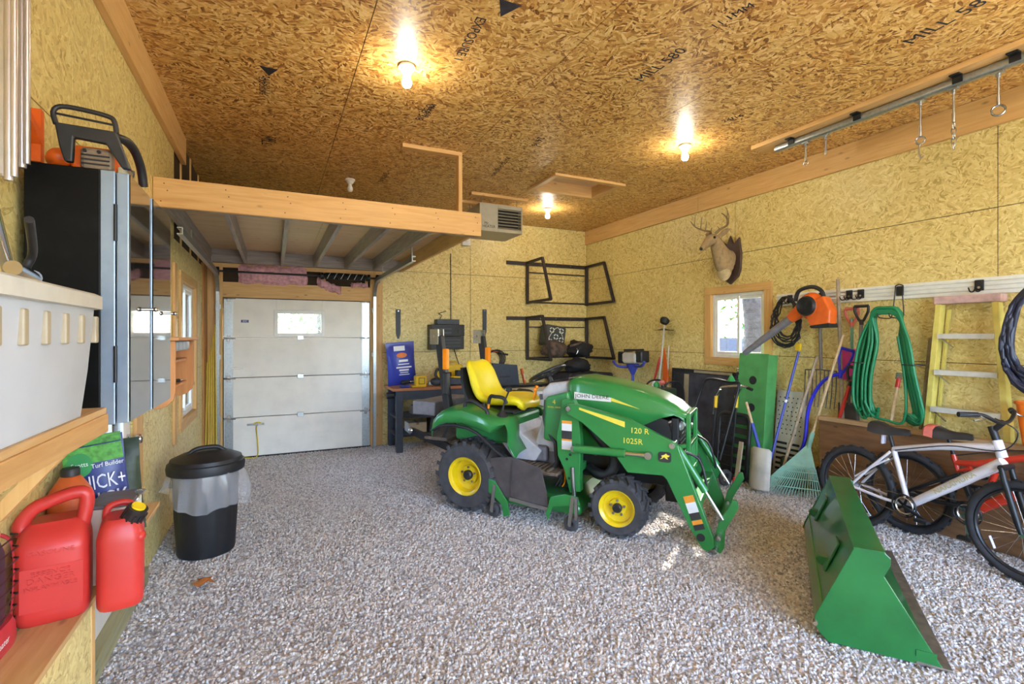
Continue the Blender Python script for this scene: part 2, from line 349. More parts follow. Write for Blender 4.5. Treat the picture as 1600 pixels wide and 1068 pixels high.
# ceiling and its strand-board sheets
ceil = shell('ceiling', 'z', ZC+.012, ZC+.12, (XL-.1, XR+.1, YF-.1, YB+.1), [(2.95, 3.85, 4.98, 5.58)])
crow = []
xs = [XL, .52, 3.01-1.245, 3.01, 4.24, XR]
xs = [XL-.02, .52, 1.765, 3.01, 4.23, XR]
for i, (x0, x1) in enumerate(zip(xs[:-1], xs[1:])):
    off = (3.43, 3.45, 3.5, 3.6, 2.38)[i]+(0 if i % 2 == 0 else 0)
    js = [off-2.44*2, off-2.44, off, off+2.44]; js = [YF] + [j for j in js if j > YF+.3] + [YB]
    for y0, y1 in zip(js[:-1], js[1:]):
        mb = MB()
        for r_ in cut((x0+.003, x1-.003, y0+.003, y1-.003), [(2.95, 3.85, 4.98, 5.58)]): slab(mb, 'z', ZC, ZC+.012, r_)
        mb.build('osb_panel', 'osb_ceiling', ceil)
# mill stamps printed on the ceiling sheets (read from below)
def stamp(txt, p0, p1, size, wide=1.0):
    a, b = on_z(*p0, ZC-.001), on_z(*p1, ZC-.001); d = (b-a).normalized()
    text(txt, 'printed_stamp', size, basis((a+b)/2, d, Vector((0, 0, -1)).cross(d), Vector((0, 0, -1))), 'stamp', ceil, .0004, wide=wide)
stamp('MILL 580', (985, 135), (1085, 65), .12); stamp('OSB 3/8', (672, 165), (655, 185), .1)
stamp('24/16 11.1', (415, 95), (416, 165), .07); stamp('EXPOSURE 1', (408, 110), (410, 160), .06); stamp('MILL', (415, 205), (416, 232), .13); stamp('580', (424, 205), (425, 230), .1)
stamp('EXPOSURE 1', (745, 40), (720, 85), .09); stamp('RATED SHEATHING', (800, 240), (765, 280), .07); stamp('24/16', (850, 210), (830, 232), .1)
stamp('MILL 580', (680, 160), (662, 185), .07); stamp('EXPOSURE 1', (620, 245), (580, 305), .08)
stamp('MILL 580', (1440, 55), (1530, 5), .13); stamp('24/16', (1130, 190), (1160, 180), .08); stamp('11.1MM', (1110, 45), (1180, 5), .08); stamp('EXPOSURE 1', (1030, 320), (1090, 298), .06)
stamp('SHEATHING', (460, 330), (505, 290), .1)
def tri(p, s):
    c = on_z(*p, ZC-.001); MB().prism([(c.x-s, c.y-s), (c.x+s, c.y-s), (c.x, c.y+s)], ZC-.0015, ZC-.0005).build('printed_stamp', 'stamp', ceil)
tri((420, 112), .06); tri((790, 15), .07)
# back wall with the small garage door
DX0, DX1, DZ1 = -.60, 1.27, 2.11
wb = shell('wall_back', 'y', YB+.012, YB+.15, (XL-.1, XR+.1, -.2, ZC+.1), [(DX0, DX1, -.2, DZ1)])
sheets(wb, 'y', YB, YB+.012, [(-.02, .14, [1.45, 2.84, XR]), (.14, 1.36, [1.45, 2.84, XR]), (1.36, 2.58, [1.45, 2.84, XR]), (2.58, ZC, [XL, .4, 2.84, XR])], [], 'osb_back')
# framing round the garage door
tb = thing('trim_1', None, None, (.3, YB, 0), kind='structure')
MB().box(DX1, 1.45, YB-.02, YB+.01, -.01, 2.555).build('door_jamb_board', 'pine_z', tb, bevel=.003)
MB().box(XL, DX0, YB-.02, YB+.01, -.01, 2.555).build('door_jamb_board', 'pine_z', tb, bevel=.003)
MB().box(DX0, DX1, YB-.02, YB+.01, DZ1, DZ1+.20).build('header_board', 'pine_x', tb, bevel=.003)
MB().box(DX0, DX1, YB-.02, YB+.01, 2.5, 2.555).build('header_board', 'pine_x', tb, bevel=.003)
for x in (.62, 1.2): MB().box(x, x+.04, YB-.02, YB+.01, DZ1+.2, 2.5).build('cripple_stud', 'pine_z', tb, bevel=.003)
mat('insulation', '#d7a3ac', .95, var=.25, scale=25, bump=1.0, bscale=40)
def batt(x0, x1, z0, z1, seed, sag=0):
    rnd = random.Random(seed); n = 18; k = 7; mb = MB(); vs = []
    for j in range(k):
        for i in range(n):
            u, w = i/(n-1), j/(k-1); e = min(u, 1-u, w, 1-w)
            vs.append((x0+(x1-x0)*u+rnd.uniform(-.012, .012), YB-.02-.06*min(1, e*7)-rnd.uniform(0, .03)*(e > 0), z0+(z1-z0)*w+rnd.uniform(-.02, .02)-sag*u))
    mb.add(vs, [(j*n+i, j*n+i+1, (j+1)*n+i+1, (j+1)*n+i) for j in range(k-1) for i in range(n-1)])
    return mb.build('insulation_batt', 'insulation', tb, sub=1)
batt(-.42, .42, 2.30, 2.55, 1); batt(.55, .86, 2.30, 2.42, 2, .12); batt(1.0, 1.24, 2.30, 2.37, 3)
# garage door: four insulated sections with a lite in the top one
gd = thing('door_2', None, None, (.33, YB-.05, 0), kind='structure')
gd['label'] = 'white sectional overhead door with a small window under the loft'
mat('door_white', '#ebe7df', .5, var=.06, scale=4)
GL = (.03, .615, 1.625, 1.925)
zs = [.01, .53, 1.055, 1.58, DZ1-.01]
for k, (z0, z1) in enumerate(zip(zs[:-1], zs[1:])):
    mb = MB()
    for r_ in cut((DX0+.012, DX1-.012, z0+.004, z1-.004), [GL] if k == 3 else []): slab(mb, 'y', YB-.05, YB-.008, r_)
    s_ = mb.build('door_section', 'door_white', gd, bevel=.004)
    for j in (1, 2, 3):
        zz = z0+(z1-z0)*j/4
        mr = MB()
        for r_ in cut((DX0+.12, DX1-.12, zz-.003, zz+.003), [(GL[0]-.05, GL[1]+.05, GL[2]-.05, GL[3]+.05)] if k == 3 else []): slab(mr, 'y', YB-.053, YB-.049, r_)
        mr.build('pressed_rib', 'door_white', s_)
    for x in (DX0+.02, DX1-.12): MB().box(x, x+.1, YB-.054, YB-.05, z0+.004, z1-.004).build('end_stile', 'galv', s_)
    for x in (DX0+.05, DX1-.09):
        MB().box(x, x+.04, YB-.07, YB-.052, z1-.05, z1+.04 if k < 3 else z1).build('hinge', 'steel', s_, bevel=.003)
        MB().cyl((x-.04 if x < .3 else x+.08, YB-.075, z1-.01), (x+.1 if x < .3 else x-.06, YB-.075, z1-.01), .008).build('roller_stem', 'steel', s_, smooth=40)
mb = MB()
for r_ in cut((GL[0]-.03, GL[1]+.03, GL[2]-.03, GL[3]+.03), [(GL[0]+.02, GL[1]-.02, GL[2]+.02, GL[3]-.02)]): slab(mb, 'y', YB-.065, YB-.01, r_)
pane('glass'); wf_ = mb.build('window_frame', 'vinyl', gd, bevel=.006)
MB().box(GL[0]+.02, GL[1]-.02, YB-.04, YB-.034, GL[2]+.02, GL[3]-.02).build('pane', 'glass', wf_)
mat('tag_blue', '#4a4a86', .5)
pl = MB().box(-.39, -.30, YB-.054, YB-.05, 1.78, 1.815).build('name_plate', 'tag_blue', gd); text('IDC', 'lettering', .03, basis((-.345, YB-.055, 1.797), (1, 0, 0), (0, 0, 1)), 'vinyl', pl, .0005)
MB().box(DX0, DX1, YB-.045, YB, -.01, .012).build('bottom_seal', 'rubber', gd)
lk = MB().box(-.32, -.12, YB-.07, YB-.054, .42, .445).cyl((-.2, YB-.05, .432), (-.2, YB-.09, .432), .02).build('lock_handle', 'steel', gd, smooth=40)
MB().box(-.5, -.36, YB-.068, YB-.054, 1.17, 1.19).build('slide_bolt', 'steel', gd)
MB().box(DX0-.01, DX1+.01, YB+.011, YB+.02, -.01, 1.595).build('light_block_sheet', 'rubber', gd)  # added sheet, blocks sky light leaking through the section gaps
MB().box(DX0-.01, DX1+.01, YB+.011, YB+.02, 1.96, DZ1+.01).build('light_block_top', 'rubber', gd)  # added strip, blocks the light leak along the door top
for x_ in (DX0-.01, DX1-.05): MB().box(x_, x_+.06, YB+.011, YB+.02, 1.6, 1.955).build('light_block_side', 'rubber', gd)  # added strips, block the light leak at the door sides
for z_ in zs[1:4]: MB().box(.29, .37, YB-.066, YB-.0535, z_-.03, z_+.03).build('centre_hinge', 'galv', gd, bevel=.004)
# door tracks and torsion spring
mat('spring_black', '#26262a', .5, .4)
def track(x, sgn, name_side):
    tr_ = thing('door_track', 'galvanised curved door track on the %s side of the overhead door' % name_side, 'door track', (x, YB-.09, 0))
    y0 = YB-.085; pts = [(x, y0, .0), (x, y0, 1.0), (x, y0, 2.0)]
    for k in range(1, 7):
        a = math.pi/2*k/6; pts.append((x, y0-.3*(1-math.cos(a)), 2.1+.3*math.sin(a)*1.0))
    end = 4.55 if sgn < 0 else 5.15
    pts += [(x, 6.2, 2.405), (x, end, 2.41)]
    prof = [(-.028, -.02), (.028, -.02), (.028, .02), (.02, .02), (.02, -.012), (-.02, -.012), (-.02, .02), (-.028, .02)]
    rings = []
    for i, q in enumerate(pts):
        q = V3(q); a = V3(pts[max(i-1, 0)]); b = V3(pts[min(i+1, len(pts)-1)]); d = (b-a).normalized(); u = Vector((1, 0, 0)); w = d.cross(u)
        rings.append([q+w*px+u*(sgn*py) for px, py in prof])
    MB().loft(rings).build('track_channel', 'galv', tr_, recalc=True)
    for z in (.5, 1.3, 1.95): MB().box(x-.03, x+.03, y0+.02, YB-.0205, z, z+.06).build('jamb_bracket', 'galv', tr_)
    for y in (5.3, 6.9): MB().box(x-.003+sgn*.02, x+.003+sgn*.02, y, y+.03, 2.42, 2.56).build('hanger_strap', 'galv', tr_)
track(DX0-.05, -1, 'wall-shelf'); track(DX1+.05, 1, 'workbench')
sp_ = thing('torsion_spring', 'black torsion spring on a steel shaft above the white overhead door', 'door spring', (.33, YB-.15, 2.4))
MB().cyl((DX0-.08, YB-.165, 2.43), (DX1+.12, YB-.165, 2.43), .013).build('shaft', 'black_metal', sp_, smooth=40)
MB().tube([(.60+.6*k/160, YB-.165+.036*math.cos(k*.9), 2.43+.036*math.sin(k*.9)) for k in range(161)], .011, 6).build('coil', 'spring_black', sp_, smooth=60)
mat('spring_white', '#c9c9c9', .6)
for k in range(6): MB().tube([(.66+.09*k+.012*j, YB-.165-.05*math.cos(j*.5-.8), 2.43+.05*math.sin(j*.5-.8)) for j in range(5)], .005, 5).build('paint_stripe', 'spring_white', sp_)
for x in (.58, 1.21): MB().cyl((x, YB-.165, 2.43), (x+.03, YB-.165, 2.43), .05).build('winding_cone', 'black_metal', sp_, smooth=40)
for x in (DX0-.06, DX1+.06):
    MB().cyl((x, YB-.165, 2.43), (x+.03, YB-.165, 2.43), .055, n=20).build('cable_drum', 'black_metal', sp_, smooth=40); MB().box(x-.03 if x < 0 else x+.05, x-.022 if x < 0 else x+.058, YB-.21, YB-.021, 2.37, 2.49).build('bearing_plate', 'galv', sp_)
# right wall with window
WY0, WY1, WZ0, WZ1 = 3.90, 4.67, 1.33, 2.13
wr = shell('wall_right', 'x', XR+.012, XR+.15, (YF-.1, YB+.1, -.2, ZC+.1), [(WY0-.03, WY1+.03, WZ0-.03, WZ1+.03)])
hw = [(WY0-.02, WY1+.02, WZ0-.02, WZ1+.02)]
jA = [YF, -.57, 1.87, 4.31, 6.75, YB]; jB = [YF, .56, 3.0, 5.44, YB]
sheets(wr, 'x', XR, XR+.012, [(-.02, .16, jA), (.16, 1.38, jB), (1.38, 2.6, jA), (2.6, ZC, jA)], hw, 'osb_side')
# timber plates where walls meet ceiling
t2 = thing('trim_2', None, None, (XR-.02, 2.6, 3.23), kind='structure')
for y0, y1 in ((YF, 1.2), (1.203, 4.86), (4.863, YB)): MB().box(XR-.04, XR, y0, y1, 3.23, ZC-.002).build('plate_board', 'pine_y', t2, bevel=.003)
t3 = thing('trim_3', None, None, (XL+.02, 2.6, 3.23), kind='structure')
for y0, y1 in ((YF, 2.4), (2.403, 5.6)): MB().box(XL, XL+.04, y0, y1, 3.22, ZC-.002).build('plate_board', 'pine_y', t3, bevel=.003)
# left wall with man door and window
LY0, LY1, LZ0, LZ1 = 5.55, 6.45, .80, 2.12
MD0, MD1, MDZ = 2.86, 3.78, 2.05
wl = shell('wall_left', 'x', XL-.15, XL-.012, (YF-.1, YB+.1, -.2, ZC+.1), [(LY0-.03, LY1+.03, LZ0-.03, LZ1+.03), (MD0, MD1, -.2, MDZ)])
hl = [(LY0-.02, LY1+.02, LZ0-.02, LZ1+.02), (MD0-.02, MD1+.02, -.2, MDZ+.02)]
sheets(wl, 'x', XL-.012, XL, [(-.02, 1.24, [YF, .34, 2.78, 5.22, 7.1]), (1.24, 2.46, [YF, .34, 2.78, 5.22, 7.1]), (2.46, 3.24, [YF, .34, 2.78, 5.22])], hl, 'osb_side')
for y in (5.6, 6.2, 6.8): MB().box(XL-.02, XL+.0, y, y+.04, 2.46, ZC).build('wall_stud', 'pine_z', wl)
MB().box(XL-.01, XL+.02, 7.1, 7.46, -.01, 2.5).build('corner_board', wood('stain_z', 2, ['#8d5c2c', '#a87238', '#bb8748', '#c99a5c']), wl, bevel=.003)
t4 = thing('trim_4', None, None, (XL+.01, 3.3, 0), kind='structure')
MB().box(XL, XL+.022, MD1+.02, MD1+.19, -.01, MDZ+.1).build('door_casing', 'pine_z', t4, bevel=.003)
MB().box(XL, XL+.03, MD0-.16, MD0-.02, -.01, MDZ+.1).build('door_casing', wood('old_z', 2, ['#4d3d2c', '#64523c', '#7a684e', '#8d7a5e']), t4, bevel=.003)
MB().box(XL, XL+.022, MD0-.02, MD1+.02, MDZ, MDZ+.1).build('door_casing', 'pine_y', t4, bevel=.003)
MB().box(XL, XL+.02, 5.14, 5.26, .66, 2.24).build('batten', 'pine_z', t4, bevel=.003)
MB().box(XL-.02, XL+.05, -.5, 3.97, -.01, .10).build('sill_plate', wood('treated', 1, ['#7d7a58', '#96926c', '#aaa680', '#bdb995']), t4, bevel=.004)
dr = thing('door_1', None, None, (XL-.03, 3.3, 0), kind='structure')
mb = MB()
for r_ in cut((MD0+.01, MD1-.01, .1, MDZ-.01), [(MD0+.16, MD1-.16, 1.0, 1.9)]): slab(mb, 'x', XL-.045, XL-.005, r_)
ds = mb.build('door_slab', 'white_paint', dr, bevel=.003)
mb = MB()
for k in range(1, 3): mb.box(XL-.03, XL-.012, MD0+.16+.2*k-.008, MD0+.16+.2*k+.008, 1.0, 1.9)
for k in range(1, 5): mb.box(XL-.03, XL-.012, MD0+.16, MD1-.16, 1.0+.18*k-.008, 1.0+.18*k+.008)
mb.build('glazing_bars', 'white_paint', ds); MB().box(XL-.026, XL-.02, MD0+.16, MD1-.16, 1.0, 1.9).build('pane', 'glass', ds)
for a0, a1 in ((MD0+.13, MD0+.43), (MD0+.49, MD1-.13)): MB().box(XL-.007, XL+.003, a0, a1, .25, .85).build('raised_panel', 'white_paint', ds, bevel=.008)
kb = MB().lathe([(.033, 0), (.033, .008), (.013, .012), (.012, .035), (.026, .042), (.031, .058), (.026, .072), (.008, .078)], basis((XL-.005, MD1-.08, .98), (0, 1, 0), (0, 0, 1))).build('door_knob', 'chrome', dr, smooth=50)
def window(name, plane, X, y0, y1, z0, z1, sgn, slider, label):
    """vinyl slider in a pine-lined opening; sgn points into the room along x"""
    w = thing(name, None, None, (X, (y0+y1)/2, z0), kind='structure'); w['label'] = label
    e = .02
    for (a, b, c, d), mm in (((y0-.10, y1+.10, z1, z1+.09), 'pine_y'), ((y0-.10, y1+.10, z0-.09, z0), 'pine_y'), ((y0-.10, y0, z0, z1), 'pine_z'), ((y1, y1+.10, z0, z1), 'pine_z')):
        MB().box(X+sgn*.0, X+sgn*.02, a, b, c, d).build('casing', mm, w, bevel=.003)
    for (a, b, c, d), mm in (((y0-e, y1+e, z1-.005, z1+e), 'pine_y'), ((y0-e, y1+e, z0-e, z0+.005), 'pine_y'), ((y0-e, y0+.005, z0, z1), 'pine_z'), ((y1-.005, y1+e, z0, z1), 'pine_z')):
        MB().box(*sorted((X+sgn*.005, X-sgn*.13)), a, b, c, d).build('jamb_liner', mm, w)
    xo = X-sgn*.045
    mb = MB()
    for r_ in cut((y0+.005, y1-.005, z0+.005, z1-.005), [(y0+.045, y1-.045, z0+.045, z1-.045)]): slab(mb, 'x', xo-.03, xo+.03, r_)
    fr = mb.build('window_frame', 'vinyl', w, bevel=.005)
    ym = (y0+y1)/2
    for k, (a, b, o_) in enumerate(((y0+.045, ym+.02, .0), (ym-.02, y1-.045, .014))):
        mb = MB()
        for r_ in cut((a, b, z0+.045, z1-.045), [(a+.035, b-.035, z0+.08, z1-.08)]): slab(mb, 'x', xo-.012+o_*sgn, xo+.012+o_*sgn, r_)
        s_ = mb.build('sash', 'vinyl', w, bevel=.004); MB().box(xo-.003+o_*sgn, xo+.003+o_*sgn, a+.035, b-.035, z0+.08, z1-.08).build('pane', 'glass', s_)
    return w
window('window_2', 'x', XR, WY0, WY1, WZ0, WZ1, -1, True, 'white vinyl sliding window in pine casing below the deer head')
window('window_1', 'x', XL, LY0, LY1, LZ0, LZ1, 1, True, 'white vinyl window in pine casing beside the wooden wall shelf')
# front wall behind the camera, with an unseen open doorway added to let sky light in
wfw = shell('wall_front', 'y', YF-.15, YF-.012, (XL-.1, XR+.1, -.2, ZC+.1), [(.1, 4.4, -.2, 3.0)])
sheets(wfw, 'y', YF-.012, YF, [(-.02, 1.24, [XL, XR]), (1.24, 2.46, [XL, XR]), (2.46, ZC, [XL, 1.65, XR])], [(.1, 4.4, -.2, 3.0)], 'osb_back')
# outdoors
mat('lawn', '#4c5a30', .95, var=.3, scale=2, bump=.6, bscale=30); mat('drive', '#a9a39f', .95, var=.2, scale=8, bump=.6)
tag(MB().box(-40, 45, -40, 50, -.32, -.22).build('ground_lawn', 'lawn'), kind='structure')
tag(MB().box(-1.5, 6, -14, YF-.15, -.22, -.03).build('ground_drive', 'drive'), kind='structure')
# ================================================================ LOFT, LAMPS, HEATER, OVERHEAD TRACK
HY_ = 4.36
lf_ = thing('storage_loft', 'timber storage loft with grey joists above the white overhead door', 'loft', (.5, 5.9, 2.54))
MB().box(XL+.002, 1.76, HY_, HY_+.04, 2.54, 2.752).build('header_beam', 'pine_x', lf_, bevel=.003)
MB().box(XL+.002, 1.76, HY_+.04, HY_+.08, 2.54, 2.73).build('header_beam', 'grey_x', lf_, bevel=.003)
for i, x in enumerate((-.74, -.34, .10, .52, .93, 1.32, 1.72)):
    MB().box(x-.019, x+.019, HY_+.08, YB-.045, 2.56, 2.73).build('joist', 'pine_y' if i == 6 else 'grey_y', lf_, bevel=.003)
MB().box(XL+.002, 1.76, YB-.045, YB-.003, 2.56, 2.73).build('ledger_board', 'grey_x', lf_, bevel=.003)
for a, b in ((XL+.002, .44), (.444, 1.76)):
    for c, d in ((HY_+.042, 5.9), (5.904, YB-.003)): MB().box(a, b, c, d, 2.731, 2.75).build('deck_sheet', 'ply', lf_)
mat('nail', '#6b5a44', .6, .4)
for x in (-.72, -.33, .1, .52, .93, 1.32, 1.7):
    for dx, z in ((-.02, 2.58), (.02, 2.66), (0, 2.71)): MB().cyl((x+dx, HY_+.001, z), (x+dx, HY_-.002, z), .005, n=6).build('nail_head', 'nail', lf_)
gp = thing('loft_guard_frame', 'pine upright and short rail at the open corner of the loft', 'guard rail', (1.71, 4.83, 2.75))
MB().box(1.69, 1.73, 4.80, 4.89, 2.751, ZC-.041).build('post', 'pine_z', gp, bevel=.003)
MB().box(1.12, 1.73, 4.80, 4.89, ZC-.040, ZC-.001).build('rail', 'pine_x', gp, bevel=.003)
# attic hatch
hx0, hx1, hy0, hy1 = 2.95, 3.85, 4.98, 5.58
ht = thing('attic_hatch', 'pine-framed attic hatch set in the strand-board ceiling', 'hatch', (3.4, 5.28, ZC-.03))
for (a, b, c, d), mm in (((hx0-.05, hx1+.05, hy0-.05, hy0), 'pine_x'), ((hx0-.05, hx1+.05, hy1, hy1+.05), 'pine_x'), ((hx0-.05, hx0, hy0, hy1), 'pine_y'), ((hx1, hx1+.05, hy0, hy1), 'pine_y')):
    MB().box(a, b, c, d, ZC-.03, ZC-.001).build('frame_board', mm, ht, bevel=.003)
for (a, b, c, d), mm in (((hx0, hx1, hy0, hy0+.02), 'pine_x'), ((hx0, hx1, hy1-.02, hy1), 'pine_x'), ((hx0, hx0+.02, hy0+.02, hy1-.02), 'pine_y'), ((hx1-.02, hx1, hy0+.02, hy1-.02), 'pine_y')):
    MB().box(a, b, c, d, ZC-.03, ZC+.12).build('liner_board', mm, ht)
MB().box(hx0+.0, hx1, hy0, hy1, ZC+.12, ZC+.135).build('lid', 'ply', ht)
# ceiling lamps
mat('porcelain', '#e4e0d8', .3, var=.03); mat('frost', '#f2efe8', .3, var=.02)
glow('bulb_on', (1.0, .9, .72), 115)
def lamp(x, y, on, label, dark=False):
    l = thing('ceiling_lamp', label, 'lamp', (x, y, ZC-.16), group='bare bulb ceiling lamps')
    T = Matrix.Translation((x, y, 0))
    MB().lathe([(.0, ZC-.001), (.055, ZC-.001), (.058, ZC-.018), (.046, ZC-.026), (.034, ZC-.05), (.03, ZC-.06), (.0, ZC-.06)], T, 20).build('lamp_holder', 'porcelain', l, smooth=50)
    MB().lathe([(.0, ZC-.06), (.018, ZC-.06), (.02, ZC-.08), (.032, ZC-.105), (.033, ZC-.125), (.024, ZC-.145), (.0, ZC-.153)], T, 20, False).build('bulb', 'bulb_on' if on else 'frost', l, smooth=60)
lamp(.83, 3.43, True, 'lit bare bulb in a porcelain holder in front of the loft beam')
lamp(3.63, 3.68, True, 'lit bare bulb in a porcelain holder near the overhead track end')
lamp(3.61, 6.36, True, 'lit bare bulb in a porcelain holder between the heater and the corner')
lamp(.82, 6.2, False, 'unlit bare bulb in a porcelain holder above the loft deck')
lamp(.83, .55, True, 'lit bare bulb in a porcelain holder near the open doorway, door side'); lamp(3.6, .75, True, 'lit bare bulb in a porcelain holder near the open doorway, bicycle side')
# unit heater hung from the ceiling
mat('heater_tan', '#b3ac97', .45, .1, var=.05)
hx, hy, hz = 2.40, 6.0, 2.97
hr = thing('unit_heater', 'tan metal unit heater with dark louvres hung beside the loft', 'heater', (2.7, 6.3, hz))
mb = MB()
for r_ in cut((hx, hx+.62, hz, hz+.36), [(hx+.26, hx+.60, hz+.045, hz+.31)]): slab(mb, 'y', hy, hy+.02, r_)
hb = mb.box(hx, hx+.62, hy+.12, hy+.58, hz, hz+.36).box(hx, hx+.62, hy+.02, hy+.12, hz, hz+.02).box(hx, hx+.62, hy+.02, hy+.12, hz+.34, hz+.36).box(hx, hx+.02, hy+.02, hy+.12, hz, hz+.36).box(hx+.60, hx+.62, hy+.02, hy+.12, hz, hz+.36).build('casing', 'heater_tan', hr, bevel=.004)
MB().box(hx+.24, hx+.60, hy+.10, hy+.119, hz+.03, hz+.33).build('louvre_recess', 'black_metal', hr)
for k in range(7):
    z = hz+.06+.04*k; MB().beam((hx+.25, hy+.012, z), (hx+.605, hy+.012, z), .05, .004, (0, -.5, .85)).build('louvre', 'heater_tan', hr)
for x in (hx+.05, hx+.57):
    for y in (hy+.08, hy+.5): MB().cyl((x, y, hz+.36), (x, y, ZC-.042), .006).build('hanger_rod', 'steel', hr, smooth=40)
text('Mr.', 'logo', .05, basis((hx+.10, hy-.001, hz+.10), (1, 0, 0), (0, 0, 1)), 'stamp', hr); text('HEATER', 'logo', .05, basis((hx+.13, hy-.001, hz+.06), (1, 0, 0), (0, 0, 1)), 'stamp', hr)
hs = thing('heater_support_timbers', 'pair of ceiling timbers that the tan unit heater hangs from', 'timber', (2.7, 6.3, ZC-.04))
for y in (hy+.08, hy+.5): MB().box(hx-.1, hx+.72, y-.045, y+.045, ZC-.04, ZC-.001).build('timber', 'pine_x', hs, bevel=.003)
# small white box and its cord on the back wall
jb = thing('junction_box', 'small white junction box on the back wall below the heater', 'junction box', (2.76, YB-.03, 2.98))
bx = on_y(728, 377, YB-.03); MB().box(bx.x-.07, bx.x+.07, YB-.06, YB-.001, bx.z-.07, bx.z+.07).build('box_body', 'vinyl', jb, bevel=.006)
MB().cyl((bx.x, YB-.061, bx.z), (bx.x, YB-.068, bx.z), .02).build('knockout', 'white_paint', jb)
# overhead track with hangers
TX, TZ = 4.36, 3.395
wbd = thing('track_board', 'long pine board on the ceiling carrying the galvanised track', 'board', (4.35, 1.2, ZC-.04))
MB().box(4.235, 4.46, -1.0, 3.42, ZC-.04, ZC-.001).build('board', 'pine_y', wbd, bevel=.003)
tk = thing('overhead_track', 'galvanised tube track hung from the ceiling board above the tool wall', 'track', (TX, 1.2, TZ))
mb = MB(); pr_ = rrect(.062, .062, .022, 4); pr_ = pr_[:]
rings = [[Vector((TX+a, y, TZ+b)) for a, b in pr_] for y in (-1.1, 3.24)]
mb.loft(rings).build('tube', 'galv', tk, smooth=35)
for px_ in ((1240, 205), (1343, 170), (1500, 115), (1590, 70)):
    y = on_x(px_[0], 225, TX).y
    MB().box(TX-.085, TX-.033, y-.03, y+.03, ZC-.052, ZC-.041).box(TX-.04, TX-.033, y-.03, y+.03, TZ-.02, ZC-.041).build('track_bracket', 'black_metal', tk, bevel=.002)
def hanger(px, ln, kind, label):
    y = on_x(px, 220, TX).y; z0 = TZ-.031
    h = thing('track_hanger', label, 'hanger', (TX, y, z0-ln), group='hangers on the overhead track')
    MB().box(TX-.02, TX+.02, y-.03, y+.03, z0-.016, z0-.001).cyl((TX, y, z0-.015), (TX, y, z0-.04), .012).build('trolley', 'galv', h, bevel=.002)
    MB().cyl((TX, y, z0-.03), (TX, y, z0-ln*.62), .007).cyl((TX, y, z0-ln*.5), (TX, y, z0-ln*.68), .011).build('rod', 'steel', h, smooth=40)
    if kind == 'eye': MB().ring((TX, y, z0-ln*.68-.02), (1, .4, 0), .018, .005, 16, 6).build('eye', 'steel', h, smooth=60)
    if kind == 'big': MB().ring((TX, y, z0-ln*.68-.035), (1, .4, 0), .034, .007, 20, 6).build('eye', 'steel', h, smooth=60)
    if kind == 'hook':
        MB().ring((TX, y, z0-ln*.68-.03), (1, .4, 0), .028, .006, 16, 6).build('eye', 'steel', h, smooth=60)
        MB().tube(catmull([(TX, y, z0-ln*.68-.05), (TX, y+.01, z0-ln*.95), (TX, y-.002, z0-ln*1.08), (TX, y-.02, z0-ln*1.05)]), .006, 6).build('hook', 'steel', h, smooth=60)
    if kind == 'chain':
        for k in range(5):
            a = k % 2; z = z0-ln*.68-.025-.036*k; pts = [(TX+(0 if a else .014*math.cos(t_)), y+(.014*math.cos(t_) if a else 0), z+.025*math.sin(t_)) for t_ in [2*math.pi*j/12 for j in range(12)]]
            MB().tube(pts, .004, 6, True).build('chain_link', 'steel', h, smooth=60)
hanger(1259, .26, 'eye', 'short hanger rod with a tiny eye, first from the track end'); hanger(1290, .26, 'eye2', 'plain short hanger rod, second from the track end')
hanger(1438, .40, 'hook', 'hanger rod with an eye and a hook below it'); hanger(1490, .36, 'chain', 'hanger rod with short steel chain links'); hanger(1560, .33, 'big', 'hanger rod ending in one large open eye')
# trees outside
mat('bark', '#4e453f', .95, var=.35, scale=14, bump=1, bscale=30); mat('leaf', '#4a7a30', .6, var=.35, scale=3); mat('fence_grey', '#5a5762', .9, var=.15)
def tree(x, y, r, h, n, cr, seed, label, zc=None, sx=1.0):
    t = thing('tree', label, 'tree', (x, y, -.22), group='trees outside'); rnd = random.Random(seed)
    pts = [(x+rnd.uniform(-.05, .05), y+rnd.uniform(-.05, .05), -.22+h*k/8) for k in range(9)]
    MB().tube(pts, [r*(1.15-.5*k/8) for k in range(9)], 14).build('trunk', 'bark', t, smooth=60)
    mb = MB(); zc = zc or h*.85
    for k in range(n):
        a, b, c = rnd.gauss(0, cr*.5), rnd.gauss(0, cr*.5*sx), rnd.gauss(0, cr*.4); q = Vector((x+a, y+b, zc+c)); e = Euler((rnd.uniform(-1, 1), rnd.uniform(-1, 1), rnd.uniform(0, 6.28))).to_matrix().to_4x4()
        s_ = rnd.uniform(.06, .13); mb.add([(-s_, 0, 0), (0, -s_*.5, .01), (s_, 0, 0), (0, s_*.5, .01)], [(0, 1, 2, 3)], Matrix.Translation(q) @ e)
    tag(mb.build('foliage', 'leaf', t), kind='stuff')
tree(8.5, 6.8, .21, 8, 260, 1.4, 3, 'thick grey trunk close outside the window under the deer head', 6.6)
tree(9.5, 8.9, .12, 4.5, 900, 1.6, 4, 'leafy tree near the grey fence across the lawn', 2.9)
tree(1.2, 14, .15, 6, 1500, 2.2, 5, 'leafy tree beyond the overhead door', 3.2); tree(-6, 12.5, .15, 6, 1200, 2.0, 6, 'leafy tree outside the window by the wooden wall shelf', 2.8)
fn = thing('garden_fence', 'grey board fence across the lawn outside the window under the deer head', 'fence', (13, 9, -.22))
for k in range(28): MB().box(13, 13.03, 3+.4*k, 3.38+.4*k, -.2, 1.55).build('board', 'fence_grey', fn)
for z in (.2, 1.2): MB().box(13.03, 13.08, 3, 14.2, z, z+.09).build('rail', 'fence_grey', fn)
